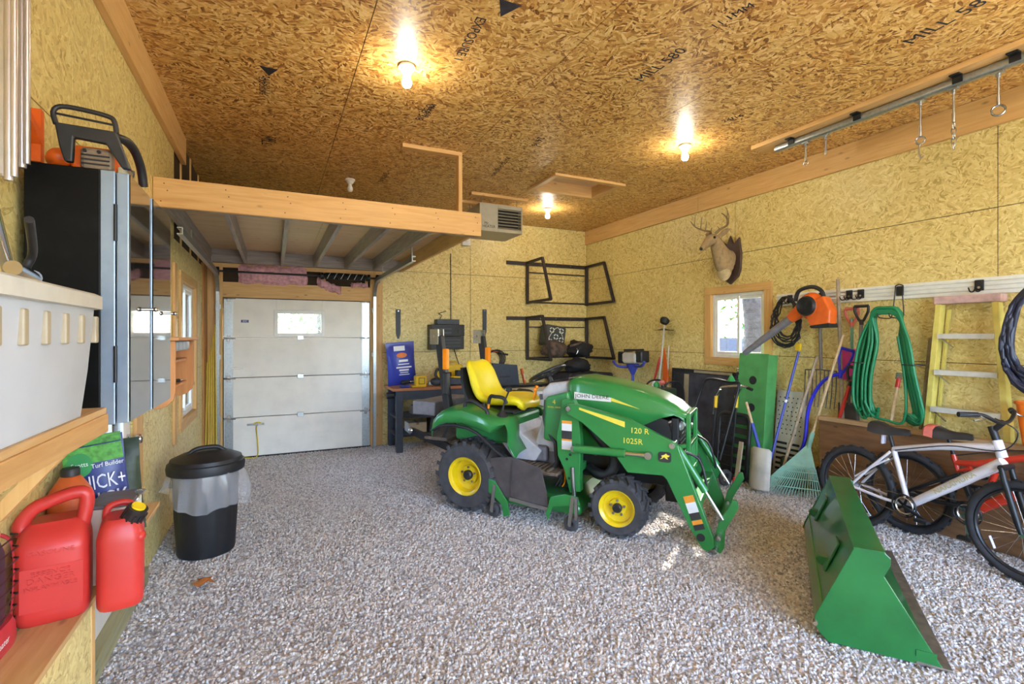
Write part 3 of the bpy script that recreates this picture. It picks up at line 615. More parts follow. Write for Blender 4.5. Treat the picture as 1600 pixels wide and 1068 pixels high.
# ================================================================ TRACTOR (x forward, y left, z up in its own frame)
mat('deere_green', '#2a7d3c', .32, 0, var=.08, scale=6, coat=.35); mat('deere_yellow', '#e2c313', .35, 0, var=.05, coat=.3); mat('seat_yellow', '#e6d21c', .38, 0, var=.05, scale=9)
mat('tyre', '#403f42', .8, 0, var=.25, scale=14, bump=.3, bscale=60); mat('hose_black', '#232328', .5, 0, var=.15); mat('cast_grey', '#77757c', .55, .3, var=.15); mat('panel_grey', '#b9b8bd', .5, 0, var=.08)
mat('mud_rubber', '#6a5a4c', .85, 0, var=.25, scale=20, bump=.5); mat('decal_white', '#d9d9d6', .4, var=.04); mat('decal_yellow', '#e3cf4a', .4, var=.04); mat('amber', '#f08c14', .25, 0, var=.06)
mat('decal_orange', '#e0902c', .45, var=.05); mat('decal_black', '#2d2d30', .45, var=.05); mat('grille_black', '#1b1c1f', .6); mat('lens', '#c8ccd0', .08, .2, var=.03); mat('chute_rubber', '#4b4443', .8, 0, var=.25, scale=8, bump=.3)
TA_ = math.radians(-52.9)
TR = thing('tractor', 'green compact tractor with yellow seat and wheels and front loader arms', 'tractor', (2.0376, 4.6299, 0), rot=TA_, local=True)
G = 'deere_green'
def yprism(poly, y0, y1): return MB().prism(poly, -y0, -y1, Matrix(((1, 0, 0, 0), (0, 0, -1, 0), (0, 1, 0, 0), (0, 0, 0, 1))))
def wheel(name, x, side, R, w, yo, rr, lugs, dish):
    """yo: outer face |y|; side -1 right, +1 left"""
    M = basis((x, side*yo, R), (1, 0, 0), (0, 0, 1), (0, side, 0)); mb = MB()
    prof = [(rr*.98, -w+.01), (rr+.02, -w), (R*.84, -w-.004), (R*.92, -w+.02), (R*.94, -w/2), (R*.92, -.02), (R*.84, .004), (rr+.02, 0), (rr*.98, -.012)]
    mb.lathe(prof, M, 48, False)
    for k in range(lugs):
        for h in (0, 1):
            a0 = 2*math.pi*(k+.5*h)/lugs; da = 2*math.pi/lugs*.75; zz = (-.002, -w*.54) if h == 0 else (-w+.002, -w*.46); vs = []
            for (ang, z, hw) in ((a0, zz[0], .62), (a0+da, zz[1], .5)):
                d = 2*math.pi/lugs*hw*.62
                for aa in (ang-d/2, ang+d/2):
                    for rad in (R*.86 if z in (-.002, -w+.002) else R*.92, R*.985 if z in (-.002, -w+.002) else R*1.0): vs.append((rad*math.cos(aa), rad*math.sin(aa), z))
            mb.add(vs, [(0, 1, 3, 2), (4, 6, 7, 5), (0, 4, 5, 1), (2, 3, 7, 6), (1, 5, 7, 3), (0, 2, 6, 4)], M)
    t = mb.build(name, 'tyre', TR, smooth=35)
    MB().ring(M @ Vector((0, 0, .0)), M.to_3x3() @ Vector((0, 0, 1)), R*.80, .004, 40, 5).build('sidewall_ring', 'tyre', t, smooth=60)
    MB().lathe([(rr*1.04, .004), (rr*1.06, -.004), (rr*.94, -.012), (rr*.88, -.02), (rr*.85, -dish), (rr*.55, -dish-.012), (rr*.5, -dish+.01), (.0, -dish+.012)], M, 36, False).build('rim', 'deere_yellow', t, smooth=35)
    MB().lathe([(rr*.27, -dish+.01), (rr*.27, -dish+.04), (rr*.2, -dish+.05), (0, -dish+.05)], M, 18, False).build('hub_cap', 'black_plastic', t, smooth=40)
    for k in range(5):
        a = 2*math.pi*k/5+.3; c = M @ Vector((rr*.42*math.cos(a), rr*.42*math.sin(a), -dish+.012)); d = M.to_3x3() @ Vector((0, 0, 1)); MB().cyl(c, c+d*.014, .011, n=6).build('wheel_bolt', 'steel', t)
for s in (-1, 1):
    wheel('rear_tire', -.01, s, .325, .30, .59, .165, 20, .09); wheel('front_tire', 1.38, s, .236, .215, .54, .137, 18, .055)
# chassis
MB().box(-.30, .75, -.20, .20, .30, .58).build('transaxle', 'cast_grey', TR, bevel=.03)
MB().cyl((0, -.45, .318), (0, .45, .318), .075, n=16).build('rear_axle', 'cast_grey', TR, smooth=40)
MB().box(.75, 1.85, -.16, .16, .36, .56).build('frame_rails', 'black_metal', TR, bevel=.01)
MB().box(1.28, 1.47, -.46, .46, .18, .30).box(1.33, 1.42, -.12, .12, .28, .4).build('front_axle', 'cast_grey', TR, bevel=.02)
MB().box(.95, 1.7, -.17, .17, .56, .86).build('engine', 'grille_black', TR, bevel=.02)
MB().tube(catmull([(1.05, -.27, .84), (1.17, -.30, .74), (1.30, -.30, .58), (1.26, -.30, .45), (1.16, -.28, .42), (1.05, -.2, .44)]), .045, 10).build('intake_hose', 'hose_black', TR, smooth=60)
for k, (x, y, z) in enumerate(((1.12, -.2, .60), (1.2, -.2, .64), (1.28, -.2, .60), (1.35, -.19, .68))): MB().cyl((x, y, z), (x, y-.06, z), .03, n=10).build('engine_fitting', 'steel' if k % 2 else 'cast_grey', TR, smooth=40)
# hood
def hood_ring(x, w, zl, zt):
    zs = zt-.07; return [Vector((x, s*a, z)) for s, a, z in ((-1, w, zl), (-1, w, zl+(zs-zl)*.5), (-1, w, zs), (-1, w*.93, zt-.022), (-1, w*.74, zt-.004), (-1, w*.4, zt), (1, 0, zt+.002), (1, w*.4, zt), (1, w*.74, zt-.004), (1, w*.93, zt-.022), (1, w, zs), (1, w, zl+(zs-zl)*.5), (1, w, zl))]
HS = [(.86, .235, .86, 1.205), (.90, .255, .82, 1.235), (.98, .26, .80, 1.243), (1.15, .262, .79, 1.222), (1.35, .262, .80, 1.185), (1.52, .258, .86, 1.145), (1.66, .248, .93, 1.10), (1.77, .232, .96, 1.045), (1.84, .21, .93, .985), (1.875, .18, .9, .945)]
hd = MB().loft([hood_ring(*h) for h in HS], closed=False).build('hood', G, TR, smooth=50, solid=.008)
MB().box(.99, 1.62, -.1, -.085, 1.16, 1.17).build('hood_crease', G, hd) if False else None
yprism([(1.28, .80), (1.48, .965), (1.72, .915), (1.75, .80), (1.72, .58), (1.3, .56)], -.235, -.228).build('side_screen', 'grille_black', TR)
yprism([(1.28, .80), (1.48, .965), (1.72, .915), (1.75, .80), (1.72, .58), (1.3, .56)], .228, .235).build('side_screen', 'grille_black', TR)
for s in (-1, 1): yprism([(1.0, .80), (1.0, .60), (1.34, .60), (1.40, .83)], s*.24-.006, s*.24+.006).build('side_cover', G, TR, bevel=.004)
MB().box(1.74, 1.80, -.19, .19, .50, .93).build('grille', 'grille_black', TR, bevel=.01)
for s in (-1, 1): MB().ball((1.80, s*.11, .86), (.03, .06, .04)).build('headlight', 'lens', TR, smooth=60)
for k in range(7): MB().box(1.80, 1.806, -.16, .16, .56+.035*k, .57+.035*k).build('grille_slat', 'black_plastic', TR)
# decals on the near and far hood sides
for s in (-1, 1):
    y0, y1 = (-.2705, -.2650) if s < 0 else (.2650, .2705)
    yprism([(.93, 1.112), (.93, 1.05), (1.12, 1.046), (1.26, 1.042), (1.26, 1.078)], y0, y1).build('hood_band', 'decal_white', hd)
    yprism([(1.262, 1.078), (1.262, 1.050), (1.50, .998)], y0+s*-.001, y1).build('hood_stripe', 'decal_yellow', hd)
    M = basis((1.09, s*.2712, 1.078), (-s, 0, 0) if s > 0 else (1, 0, 0), (0, 0, 1))
    text('JOHN DEERE', 'lettering', .046, M, 'stamp', hd, .0005, wide=1.15)
# brush guard
mb = MB()
for s in (-1, 1):
    MB().box(1.86, 1.895, s*.20-.02, s*.20+.02, .46, .97).build('guard_upright', G, TR, bevel=.006)
    MB().beam((1.875, s*.2, .95), (1.74, s*.225, .985), .03, .03).build('guard_brace', G, TR, bevel=.004); MB().beam((1.875, s*.2, .72), (1.74, s*.225, .70), .03, .03).build('guard_brace', G, TR, bevel=.004)
for z in (.95, .70, .48): MB().box(1.862, 1.892, -.2, .2, z, z+.03).build('guard_bar', G, TR, bevel=.004)
for k in range(6): MB().cyl((1.877, -.13+.052*k, .50), (1.877, -.13+.052*k, .71), .008, n=8).build('guard_rod', G, TR, smooth=40)
MB().box(1.70, 1.86, -.24, .24, .26, .50).build('front_bumper_plate', 'black_metal', TR, bevel=.01)
# loader
MAST = [(.885, 1.06), (.985, 1.065), (1.03, .98), (1.054, .69), (1.045, .45), (1.05, .30), (.955, .28), (.905, .467), (.845, .583), (.835, .74), (.875, .93)]
BOOM = [(.95, 1.03), (1.036, 1.035), (1.475, .946), (1.80, .80), (1.845, .765), (1.87, .70), (2.09, .13), (2.10, .06), (2.055, .02), (2.015, .03), (1.925, .174), (1.76, .509), (1.729, .535), (1.46, .525), (1.40, .60), (1.33, .70), (1.08, .89), (.95, .95)]
QA = [(2.215, .40), (2.245, .40), (2.255, .345), (2.165, .165), (2.16, .04), (2.135, -.005), (2.10, -.005), (2.055, .03), (2.085, .09), (2.12, .22), (2.17, .31)]
for s in (-1, 1):
    MB().prism(MAST, -s*.37, -s*.45, Matrix(((1, 0, 0, 0), (0, 0, -1, 0), (0, 1, 0, 0), (0, 0, 0, 1)))).build('loader_mast', G, TR, bevel=.006)
    bm_ = MB().prism(BOOM, -s*.452, -s*.505, Matrix(((1, 0, 0, 0), (0, 0, -1, 0), (0, 1, 0, 0), (0, 0, 0, 1)))).build('loader_arm', G, TR, bevel=.006)
    yo = s*.507
    for (x, z, r) in ((.965, .995, .022), (1.80, .77, .022), (1.028, .675, .02), (2.125, .13, .018), (2.10, .03, .018)):
        MB().cyl((x, s*.36, z), (x, s*.515, z), r, n=14).cyl((x, s*.514, z), (x, s*.522, z), r*.6, n=6).build('pivot_pin', 'steel', TR, smooth=40)
    MB().cyl((1.028, s*.535, .675), (1.45, s*.535, .682), .032, n=14).build('lift_cylinder', G, TR, smooth=40)
    MB().cyl((1.45, s*.535, .682), (1.63, s*.535, .685), .016, n=12).build('lift_cylinder_rod', 'chrome', TR, smooth=40)
    MB().cyl((1.63, s*.47, .685), (1.63, s*.56, .685), .028, n=14).build('cylinder_eye', 'steel', TR, smooth=40); MB().cyl((1.028, s*.44, .675), (1.028, s*.56, .675), .026, n=14).build('cylinder_eye', 'steel', TR, smooth=40)
    MB().cyl((1.83, s*.44, .75), (2.03, s*.44, .44), .028, n=14).build('bucket_cylinder', G, TR, smooth=40); MB().cyl((2.03, s*.44, .44), (2.15, s*.44, .25), .014, n=12).build('bucket_cylinder_rod', 'chrome', TR, smooth=40)
    MB().tube(catmull([(1.72, s*.43, .6), (1.86, s*.36, .56), (1.92, s*.35, .42), (1.90, s*.37, .34)]), .01, 8).build('hydraulic_hose', 'hose_black', TR, smooth=60)
    MB().tube(catmull([(1.80, s*.40, .72), (1.96, s*.33, .66), (2.02, s*.34, .5), (2.02, s*.41, .42)]), .01, 8).build('hydraulic_hose', 'hose_black', TR, smooth=60)
    MB().prism(QA, -s*.40, -s*.44, Matrix(((1, 0, 0, 0), (0, 0, -1, 0), (0, 1, 0, 0), (0, 0, 0, 1)))).build('bucket_carrier_arm', G, TR, bevel=.006)
    MB().cyl((2.005, s*.5055, .115), (2.005, s*.5065, .115), .03, n=20).build('arm_hole', 'grille_black', TR)
    # decals on the arm
    q = [(1.90, .34, .0), (1.95, .215, .0)]
    for k, (c, mm) in enumerate(((.0, 'decal_orange'), (.2, 'decal_white'), (.5, 'decal_black'), (.72, 'decal_orange'), (.84, 'decal_black'))):
        a = Vector((1.915, yo, .41)); b = Vector((2.00, yo, .17)); p0 = a.lerp(b, c); p1 = a.lerp(b, (.2, .5, .7, .84, 1)[k])
        MB().beam(p0, p1, .075, .0015, (0, s, 0)).build('safety_decal', mm, bm_)
    ym = s*.452
    for k, (z0, z1, mm) in enumerate(((.86, .885, 'decal_orange'), (.80, .86, 'decal_white'), (.73, .80, 'decal_black'), (.715, .73, 'decal_orange'), (.64, .715, 'decal_white'))):
        MB().box(.885, .975, *sorted((ym, ym+s*.0015)), z0, z1).build('safety_decal', mm, TR)
    for (x, z) in ((.93, .56), (.96, .60), (.95, .40), (.99, .48)): MB().cyl((x, s*.449, z), (x, s*.4512, z), .012, n=12).build('mast_hole', 'grille_black', TR)
    M = lambda x, z: basis((x, yo, z), (-s, 0, 0) if s > 0 else (1, 0, 0), (0, 0, 1))
    text('120 R', 'lettering', .062, M(1.555, .86), 'decal_yellow', bm_, .0006); text('1025R', 'lettering', .062, M(1.50, .775), 'decal_yellow', bm_, .0006)
    yprism([(1.06, 1.012), (1.06, .995), (1.44, .88), (1.44, .925)], *sorted((yo, yo-s*-.0015))).build('arm_stripe', 'decal_yellow', bm_)
    b0 = yprism([(1.745+.001+x*.098, .68+z*.08) for x, z in rrect(1, 1, .25)], *sorted((yo, yo+s*.002))).build('emblem', 'decal_black', bm_)
    mbd = MB()   # the leaping mark, built as a small plate
    mbd = yprism([(1.712, .662), (1.728, .676), (1.722, .69), (1.742, .696), (1.756, .708), (1.766, .698), (1.784, .694), (1.775, .683), (1.762, .68), (1.772, .665), (1.757, .668), (1.742, .68), (1.728, .666)], *sorted((yo+s*.002, yo+s*.003)))
    mbd.build('emblem_mark', 'decal_yellow', b0)
MB().cyl((2.12, -.42, .10), (2.12, .42, .10), .03, n=14).build('carrier_cross_tube', G, TR, smooth=40)
MB().box(1.925, 2.0, -.45, .45, .30, .37).build('arm_cross_tube', G, TR, bevel=.01)
for s in (-1, 1): MB().beam((.95, s*.2, .47), (.95, s*.38, .47), .14, .07).build('mast_mount', G, TR, bevel=.006)
# operator station
for s in (-1, 1):
    prof = [(-.40, .77), (-.385, .83), (-.33, .885), (-.25, .92), (-.06, .935), (.10, .90), (.24, .862), (.36, .85), (.385, .80), (.39, .66), (.465, .55)]
    ring = []
    for x, z in prof:
        f = 1 if x < .3 else .9
        ring.append([Vector((x, s*.27, z+.015)), Vector((x, s*.36, z+.01)), Vector((x, s*.48*f, z)), Vector((x+.002, s*.545*f, z-.025)), Vector((x+.002, s*.56*f, z-.07 if x < .36 else z-.03)), Vector((x+.004, s*.555*f, max(z-.13, .40) if x < .36 else z-.04))])
    fd = MB().loft(ring, closed=False).build('fender', G, TR, smooth=50, solid=.008)
    # dark rubber lip following the lower edge of the fender
    lip = [(-.41, .70), (-.30, .76), (-.15, .775), (0, .76), (.10, .725), (.2, .655), (.30, .58), (.42, .51)]
    MB().tube([(x, s*.55, z) for x, z in lip], .015, 8).build('fender_lip', 'black_plastic', fd, smooth=50)
    MB().tube(catmull([(-.09, s*.46, .925), (-.075, s*.46, .985), (.0, s*.46, .995), (.10, s*.46, .95), (.145, s*.46, .925), (.16, s*.46, .885)]), .018, 8).build('grab_handle', 'black_plastic', TR, smooth=50)
MB().box(-.32, .36, -.28, .28, .58, .86).build('seat_deck', G, TR, bevel=.03)
yprism([(.30, .86), (.41, .70), (.62, .56), (.55, .46), (.33, .46), (.2, .60)], -.275, .275).build('floor_cover', 'panel_grey', TR, bevel=.01)
ft = MB().box(.34, .86, -.50, .50, .41, .44).build('foot_platform', 'mud_rubber', TR, bevel=.008)
for s in (-1, 1):
    for k in range(9): MB().box(.40+.045*k, .42+.045*k, *sorted((s*.26, s*.49)), .441, .456).build('tread_rib', 'mud_rubber', ft)
MB().box(.46, .66, -.26, .26, .455, .60).build('tunnel', 'cast_grey', TR, bevel=.03)
# seat: one-piece shells with raised bolsters
def shell_seat():
    mb = MB(); path = [(-.285, 1.33), (-.255, 1.352), (-.22, 1.32), (-.175, 1.24), (-.14, 1.12), (-.10, 1.03), (-.05, .985), (.03, .975), (.15, .985), (.28, .992), (.345, .975), (.365, .935), (.34, .90)]
    hw = [.10, .175, .22, .245, .255, .26, .262, .265, .268, .262, .245, .22, .21]; rings = []
    for i, ((x, z), w) in enumerate(zip(path, hw)):
        a = path[max(0, i-1)]; b = path[min(len(path)-1, i+1)]; tx, tz = b[0]-a[0], b[1]-a[1]; l = math.hypot(tx, tz); nx, nz = -tz/l, tx/l
        top = [(-1, -.03), (-.97, .03), (-.82, .055), (-.6, .03), (-.3, .012), (0, .01), (.3, .012), (.6, .03), (.82, .055), (.97, .03), (1, -.03), (.5, -.07), (-.5, -.07)]
        f_ = min(1, .25+i*.15); rings.append([Vector((x+nx*h*(f_ if h > 0 else 1), w*u, z+nz*h*(f_ if h > 0 else 1))) for u, h in top])
    return mb.loft(rings)
st = shell_seat().build('seat', 'seat_yellow', TR, sub=1)
MB().loft([[Vector((x-.055*n_, w*u, z-.02)) for u, n_ in ((-1, .8), (-.6, 1.5), (.6, 1.5), (1, .8), (1, .3), (-1, .3))] for x, z, w in ((-.27, 1.30, .19), (-.235, 1.2, .24), (-.20, 1.08, .258), (-.14, .97, .265), (-.06, .91, .265))]).build('seat_back_shell', 'black_plastic', st, smooth=50)
MB().box(-.12, .33, -.25, .25, .862, .905).build('seat_pan', 'black_plastic', st, bevel=.02)
for s in (-1, 1): MB().tube(catmull([(.06, s*.29, .90), (.09, s*.29, 1.02), (.15, s*.30, 1.03), (.24, s*.30, 1.02), (.27, s*.30, .97)]), .018, 8).build('armrest', 'black_plastic', st, smooth=60)
MB().lathe([(.06, .86), (.05, .88), (.035, .90), (.02, .92)], Matrix.Translation((.27, -.38, .0)), 14).build('lever_boot', 'black_plastic', TR, smooth=40)
lv = MB().tube(catmull([(.27, -.38, .90), (.285, -.36, 1.0), (.33, -.36, 1.10)]), .008, 8).build('joystick_stem', 'black_metal', TR, smooth=60); MB().box(.305, .355, -.385, -.335, 1.09, 1.135).build('joystick_grip', 'black_plastic', lv, bevel=.012)
for x, h, mm in ((.05, .05, 'black_plastic'), (.10, .04, 'amber')): MB().cyl((x, -.34, .92), (x, -.34, .92+h), .012).build('small_lever', mm, TR, smooth=40)
for y, z, mm in ((-.12, 1.12, 'amber'), (-.16, 1.10, 'amber'), (.3, 1.06, 'amber')): MB().cyl((.48, y, z-.1), (.50, y, z), .008).ball((.50, y, z), .018).build('control_knob', mm, TR, smooth=50)
# dash and steering
yprism([(.50, .56), (.60, .90), (.58, 1.10), (.66, 1.17), (.86, 1.20), (.88, .60), (.75, .50)], -.20, .20).build('dash_cowl', 'panel_grey', TR, bevel=.03, seg=3)
for s in (-1, 1): yprism([(.66, .68), (.68, 1.04), (.70, 1.065), (.90, 1.12), (.93, .70), (.80, .66)], *sorted((s*.20, s*.345))).build('side_panel', G, TR, bevel=.025, seg=3)
for s in (-1, 1): MB().tube([(.675, s*.30, 1.03), (.665, s*.31, .86), (.69, s*.32, .76), (.78, s*.34, .67), (.80, s*.35, .5), (.76, s*.36, .44)], .02, 8).build('panel_seal', 'black_plastic', TR, smooth=60)
text('4', 'lettering', .06, basis((.77, -.347, 1.02), (1, 0, 0), (0, 0, 1)), 'decal_yellow', TR, .0006); text('WHEEL DRIVE', 'lettering', .02, basis((.77, -.347, .975), (1, 0, 0), (0, 0, 1)), 'decal_yellow', TR, .0006)
MB().prism([(-.14, 0), (.14, 0), (.16, .22), (-.16, .22)], 0, .012, basis((.62, 0, 1.175), (0, 1, 0), (.95, 0, .2))).build('instrument_panel', 'black_plastic', TR, bevel=.005)
sc_ = Vector((.555, 0, 1.245)); sn = Vector((-.45, 0, .89)).normalized()
sw = MB().ring(sc_, sn, .18, .016, 32, 8).build('steering_wheel', 'black_plastic', TR, smooth=60)
sa_, sb_ = frame_along(sn)
for a in (90, 210, 330):
    d = sa_*math.cos(math.radians(a))+sb_*math.sin(math.radians(a)); MB().beam(sc_+d*.02-sn*.02, sc_+d*.18, .045, .014, sn).build('spoke', 'black_plastic', sw, bevel=.004)
MB().cyl(sc_-sn*.04, sc_+sn*.005, .045, .04, 16).build('hub', 'black_plastic', sw, smooth=40); MB().cyl(sc_-sn*.03, Vector((.64, 0, 1.08)), .025).build('column', 'black_plastic', sw, smooth=40); MB().cyl(sc_+sn*.004, sc_+sn*.008, .028, n=18).build('hub_badge', 'decal_yellow', sw)
MB().ball((.40, .06, 1.22), .025).build('wheel_spinner_knob', 'decal_yellow', sw, smooth=60) if False else None
# roll bar folded at its hinge
for s in (-1, 1):
    y = s*.40; MB().beam((-.30, y, .80), (-.42, y, 1.60), .065, .075).build('roll_bar_post', 'black_metal', TR, bevel=.008)
    MB().box(-.50, -.40, y-.05, y-.036, 1.52, 1.67).build('hinge_plate', 'steel', TR, bevel=.003); MB().box(-.50, -.40, y+.036, y+.05, 1.52, 1.67).build('hinge_plate', 'steel', TR, bevel=.003)
    MB().cyl((-.46, y-.06, 1.60), (-.46, y+.06, 1.60), .012).build('hinge_pin', 'steel', TR, smooth=40)
    al = MB().box(-.335, -.285, y-.075, y-.02, 1.28, 1.48).build('warning_light', 'amber', TR, bevel=.01); MB().box(-.36, -.335, y-.06, y-.03, 1.26, 1.40).build('light_bracket', 'black_metal', al)
    MB().box(-.34, -.29, y-.06, y-.0, 1.04, 1.25).build('light_box', 'black_plastic', TR, bevel=.01)
    MB().beam((-.27, y+.02, .84), (-.02, y+.02, .92), .03, .012).build('roll_bar_brace', 'black_metal', TR)
# rear hitch and ballast box
MB().box(-.80, -.52, -.34, .34, .80, .94).build('ballast_box', 'cast_grey', TR, bevel=.012)
for s in (-1, 1):
    MB().beam((-.20, s*.24, .42), (-.84, s*.30, .62), .03, .075).build('lift_link', 'black_metal', TR, bevel=.006); MB().ball((-.85, s*.30, .625), .035).build('link_ball', 'steel', TR, smooth=60)
    MB().beam((-.50, s*.27, .52), (-.36, s*.2, .84), .022, .03).build('lift_rod', 'black_metal', TR); MB().beam((-.66, s*.2, .62), (-.62, s*.2, .82), .04, .04).build('box_leg', 'black_metal', TR)
MB().box(-.72, -.40, -.30, .30, .55, .585).build('hitch_plate', 'mud_rubber', TR, bevel=.006)
# mid mower deck
dk = yprism([(.30, .10), (.27, .17), (.36, .25), (.95, .25), (1.06, .18), (1.06, .10)], -.48, .48).build('mower_deck', G, TR, bevel=.03)
ch = MB(); cp = [(.245, .515), (.37, .54), (.482, .549), (.64, .51), (.74, .484), (.79, .30), (.817, .15), (.63, .165), (.449, .185), (.28, .215)]
yprism(cp, -.565, -.553).build('chute_flap', 'chute_rubber', TR, bevel=.004); MB().beam((.45, -.57, .19), (.82, -.57, .155), .03, .03).build('chute_rod', 'steel', TR)
MB().beam((.47, -.573, .52), (.455, -.573, .21), .004, .006).build('flap_crease', 'chute_rubber', TR)
for pts in ([(.25, .34), (.31, .33), (.44, .16), (.46, .05), (.40, .03), (.38, .13), (.30, .20), (.25, .22)], [(.82, .07), (.86, .19), (1.0, .22), (1.10, .24), (1.08, .30), (.97, .31), (.84, .27), (.80, .12)]):
    yprism(pts, -.60, -.585).build('deck_hanger', G, TR, bevel=.004)
for x in (.282, 1.01):
    gw = MB().ring((x, -.56, .065), (0, 1, 0), .04, .025, 20, 8).build('gauge_wheel', 'tyre', TR, smooth=60); MB().cyl((x, -.60, .065), (x, -.50, .065), .016).build('wheel_axle', 'steel', gw, smooth=40); MB().beam((x, -.60, .065), (x+.03, -.60, .30), .012, .03).build('wheel_fork', 'steel', gw)
MB().cyl((1.0, -.46, .26), (.985, -.46, .50), .016).build('height_rod', 'steel', TR, smooth=40); MB().box(1.06, 1.085, -.62, -.6, .12, .30).build('deck_pin_plate', 'steel', TR)
for k in range(5): MB().tube(catmull([(.80+.02*k, -.3, .50), (.84+.02*k, -.36, .40-.02*k), (.80+.03*k, -.38, .30)]), .008, 6).build('wiring', 'amber' if k == 2 else 'hose_black', TR, smooth=60)
# ================================================================ LEFT SIDE: BENCH, SHELF, CABINET AND WHAT IS ON THEM
wood('bench_y', 1, ['#a97f48', '#bf9660', '#cca672', '#d8b684']); mat('red_can', '#c4332c', .42, 0, var=.08, scale=5); mat('red_dark', '#a62a24', .5, 0, var=.1)
BX = -.585; BZ = .66
bn = thing('workbench_shelf', 'low plywood bench along the wall with the white door under the fuel cans', 'bench', (-.69, 2.2, 0))
MB().box(XL+.051, BX, .2, 3.43, BZ-.02, BZ).build('bench_top', 'bench_y', bn, bevel=.002)
MB().box(BX-.025, BX-.005, .2, 2.255, 0, BZ-.02).build('front_panel', 'osb_side', bn)
for y in (.25, 1.2, 2.26): MB().box(BX-.045, BX-.003, y, y+.04, 0, BZ-.021).build('post', 'pine_z', bn, bevel=.003)
MB().box(XL+.05, BX-.05, 2.31, 3.42, BZ-.06, BZ-.021).build('cleat', 'bench_y', bn)
SHE = 2.07
us = thing('upper_wall_shelf', 'upper timber wall shelf that holds the grey tote', 'shelf', (-.65, 1.3, 1.3))
MB().box(XL+.001, -.50, .3, SHE, 1.345, 1.365).build('shelf_board', 'bench_y', us, bevel=.002); MB().box(-.525, -.495, .3, SHE, 1.285, 1.345).build('edge_board', wood('edge_y', 1, ['#a2713a', '#b98a50', '#c99c62', '#d4ab74']), us, bevel=.003)
for y in (.8, 2.03): MB().beam((XL+.03, y, 1.05), (-.54, y, 1.32), .038, .038).build('bracket', 'pine_z', us)
# tote with lid
mat('tote_grey', '#b9bcc0', .5, 0, var=.08, scale=4); mat('tote_lid', '#c6c2b4', .5, 0, var=.06); mat('tote_rib', '#a5967a', .5, 0, var=.1)
tt = thing('storage_tote', 'grey plastic storage tote with pale lid on the upper shelf', 'tote', (-.66, 1.75, 1.366))
def tring(hw, hd, z): return [Vector((-.630+x, 1.60+y, z)) for x, y in rrect(hw, hd, .04, 3)]
bd = MB().loft([tring(.24, .60, 1.366), tring(.262, .64, 1.50), tring(.285, .68, 1.70)]).build('tote_body', 'tote_grey', tt, smooth=40)
MB().loft([tring(.29, .685, 1.68), tring(.315, .71, 1.682), tring(.315, .71, 1.72), tring(.285, .68, 1.728), tring(.27, .66, 1.72)]).build('tote_lid', 'tote_lid', tt, smooth=40)
for k in range(6): MB().box(-.500, -.482, 1.295+.12*k, 1.32+.12*k, 1.58, 1.66).build('tote_rib', 'tote_rib', tt, bevel=.004)
MB().beam((-.5275, 1.46, 1.47), (-.5275, 1.72, 1.47), .003, .004).build('scuff_line', 'tote_rib', tt)
# bent handle tool lying on the tote
CTM = Matrix.Translation((.05, -.06, .02))
ct = thing('grease_gun', 'black bent-handle tool with silver barrel lying on the tote lid', 'tool', (-.62, 1.72, 1.708))
MB().tube(catmull([(-.66, 1.85, 1.73), (-.64, 1.80, 1.76), (-.62, 1.78, 1.80), (-.58, 1.64, 1.86)]), .010, 8).build('handle', 'black_plastic', ct, M=CTM, smooth=60)
MB().cyl((-.70, 1.90, 1.728), (-.60, 1.72, 1.728), .019, n=14).build('head', 'cast_grey', ct, M=CTM, smooth=40); MB().cyl((-.56, 1.50, 1.728), (-.60, 1.72, 1.728), .016, n=14).cyl((-.60, 1.60, 1.72), (-.575, 1.42, 1.90), .012, n=12).build('barrel', 'chrome', ct, M=CTM, smooth=40)
# black wall cabinet
mat('cab_black', '#070707', .45, 0, var=.15, spec=.15); mat('cab_gloss', '#14161b', .06, 0, var=.05, coat=.8); mat('cab_edge_sheen', '#8b9bad', .3, .4, var=.06)  # pale edge colour stands in for sky and window reflected on black metal
CY0, CY1, CZ0, CZ1 = 2.22, 2.95, 1.285, 2.19
cb_ = thing('wall_cabinet', 'black metal wall cabinet with two glossy doors above the bench', 'cabinet', (-.64, 2.58, CZ0))
MB().box(XL+.031, -.555, CY0, CY1, CZ0, CZ1).build('cabinet_body', 'cab_black', cb_, bevel=.003)
MB().box(-.5545, -.512, CY0, CY1, CZ0, CZ1).build('face_frame', 'cab_edge_sheen', cb_, bevel=.003)
for k, (y0, y1, xo) in enumerate(((CY0+.0, 2.535, -.468), (2.565, CY1+.01, -.462))):
    d_ = MB().box(-.508, xo-.004, y0, y1, CZ0+.004, CZ1-.004).build('door', 'cab_edge_sheen', cb_, bevel=.003); MB().box(xo-.0035, xo, y0+.004, y1-.004, CZ0+.008, CZ1-.008).build('door_skin', 'cab_gloss', d_)
    for z in (CZ0+.15, CZ1-.25): MB().cyl((-.51, CY0-.004 if k == 0 else CY1+.014, z), (-.51, CY0-.004 if k == 0 else CY1+.014, z+.13), .006).build('hinge', 'black_metal', d_, smooth=40)
    hh = MB().cyl((xo, (y1-.04 if k == 0 else y1-.06), 1.71), (xo+.025, (y1-.04 if k == 0 else y1-.06), 1.71), .006).ball((xo+.028, (y1-.04 if k == 0 else y1-.06), 1.71), .010).build('knob', 'chrome', d_, smooth=50)
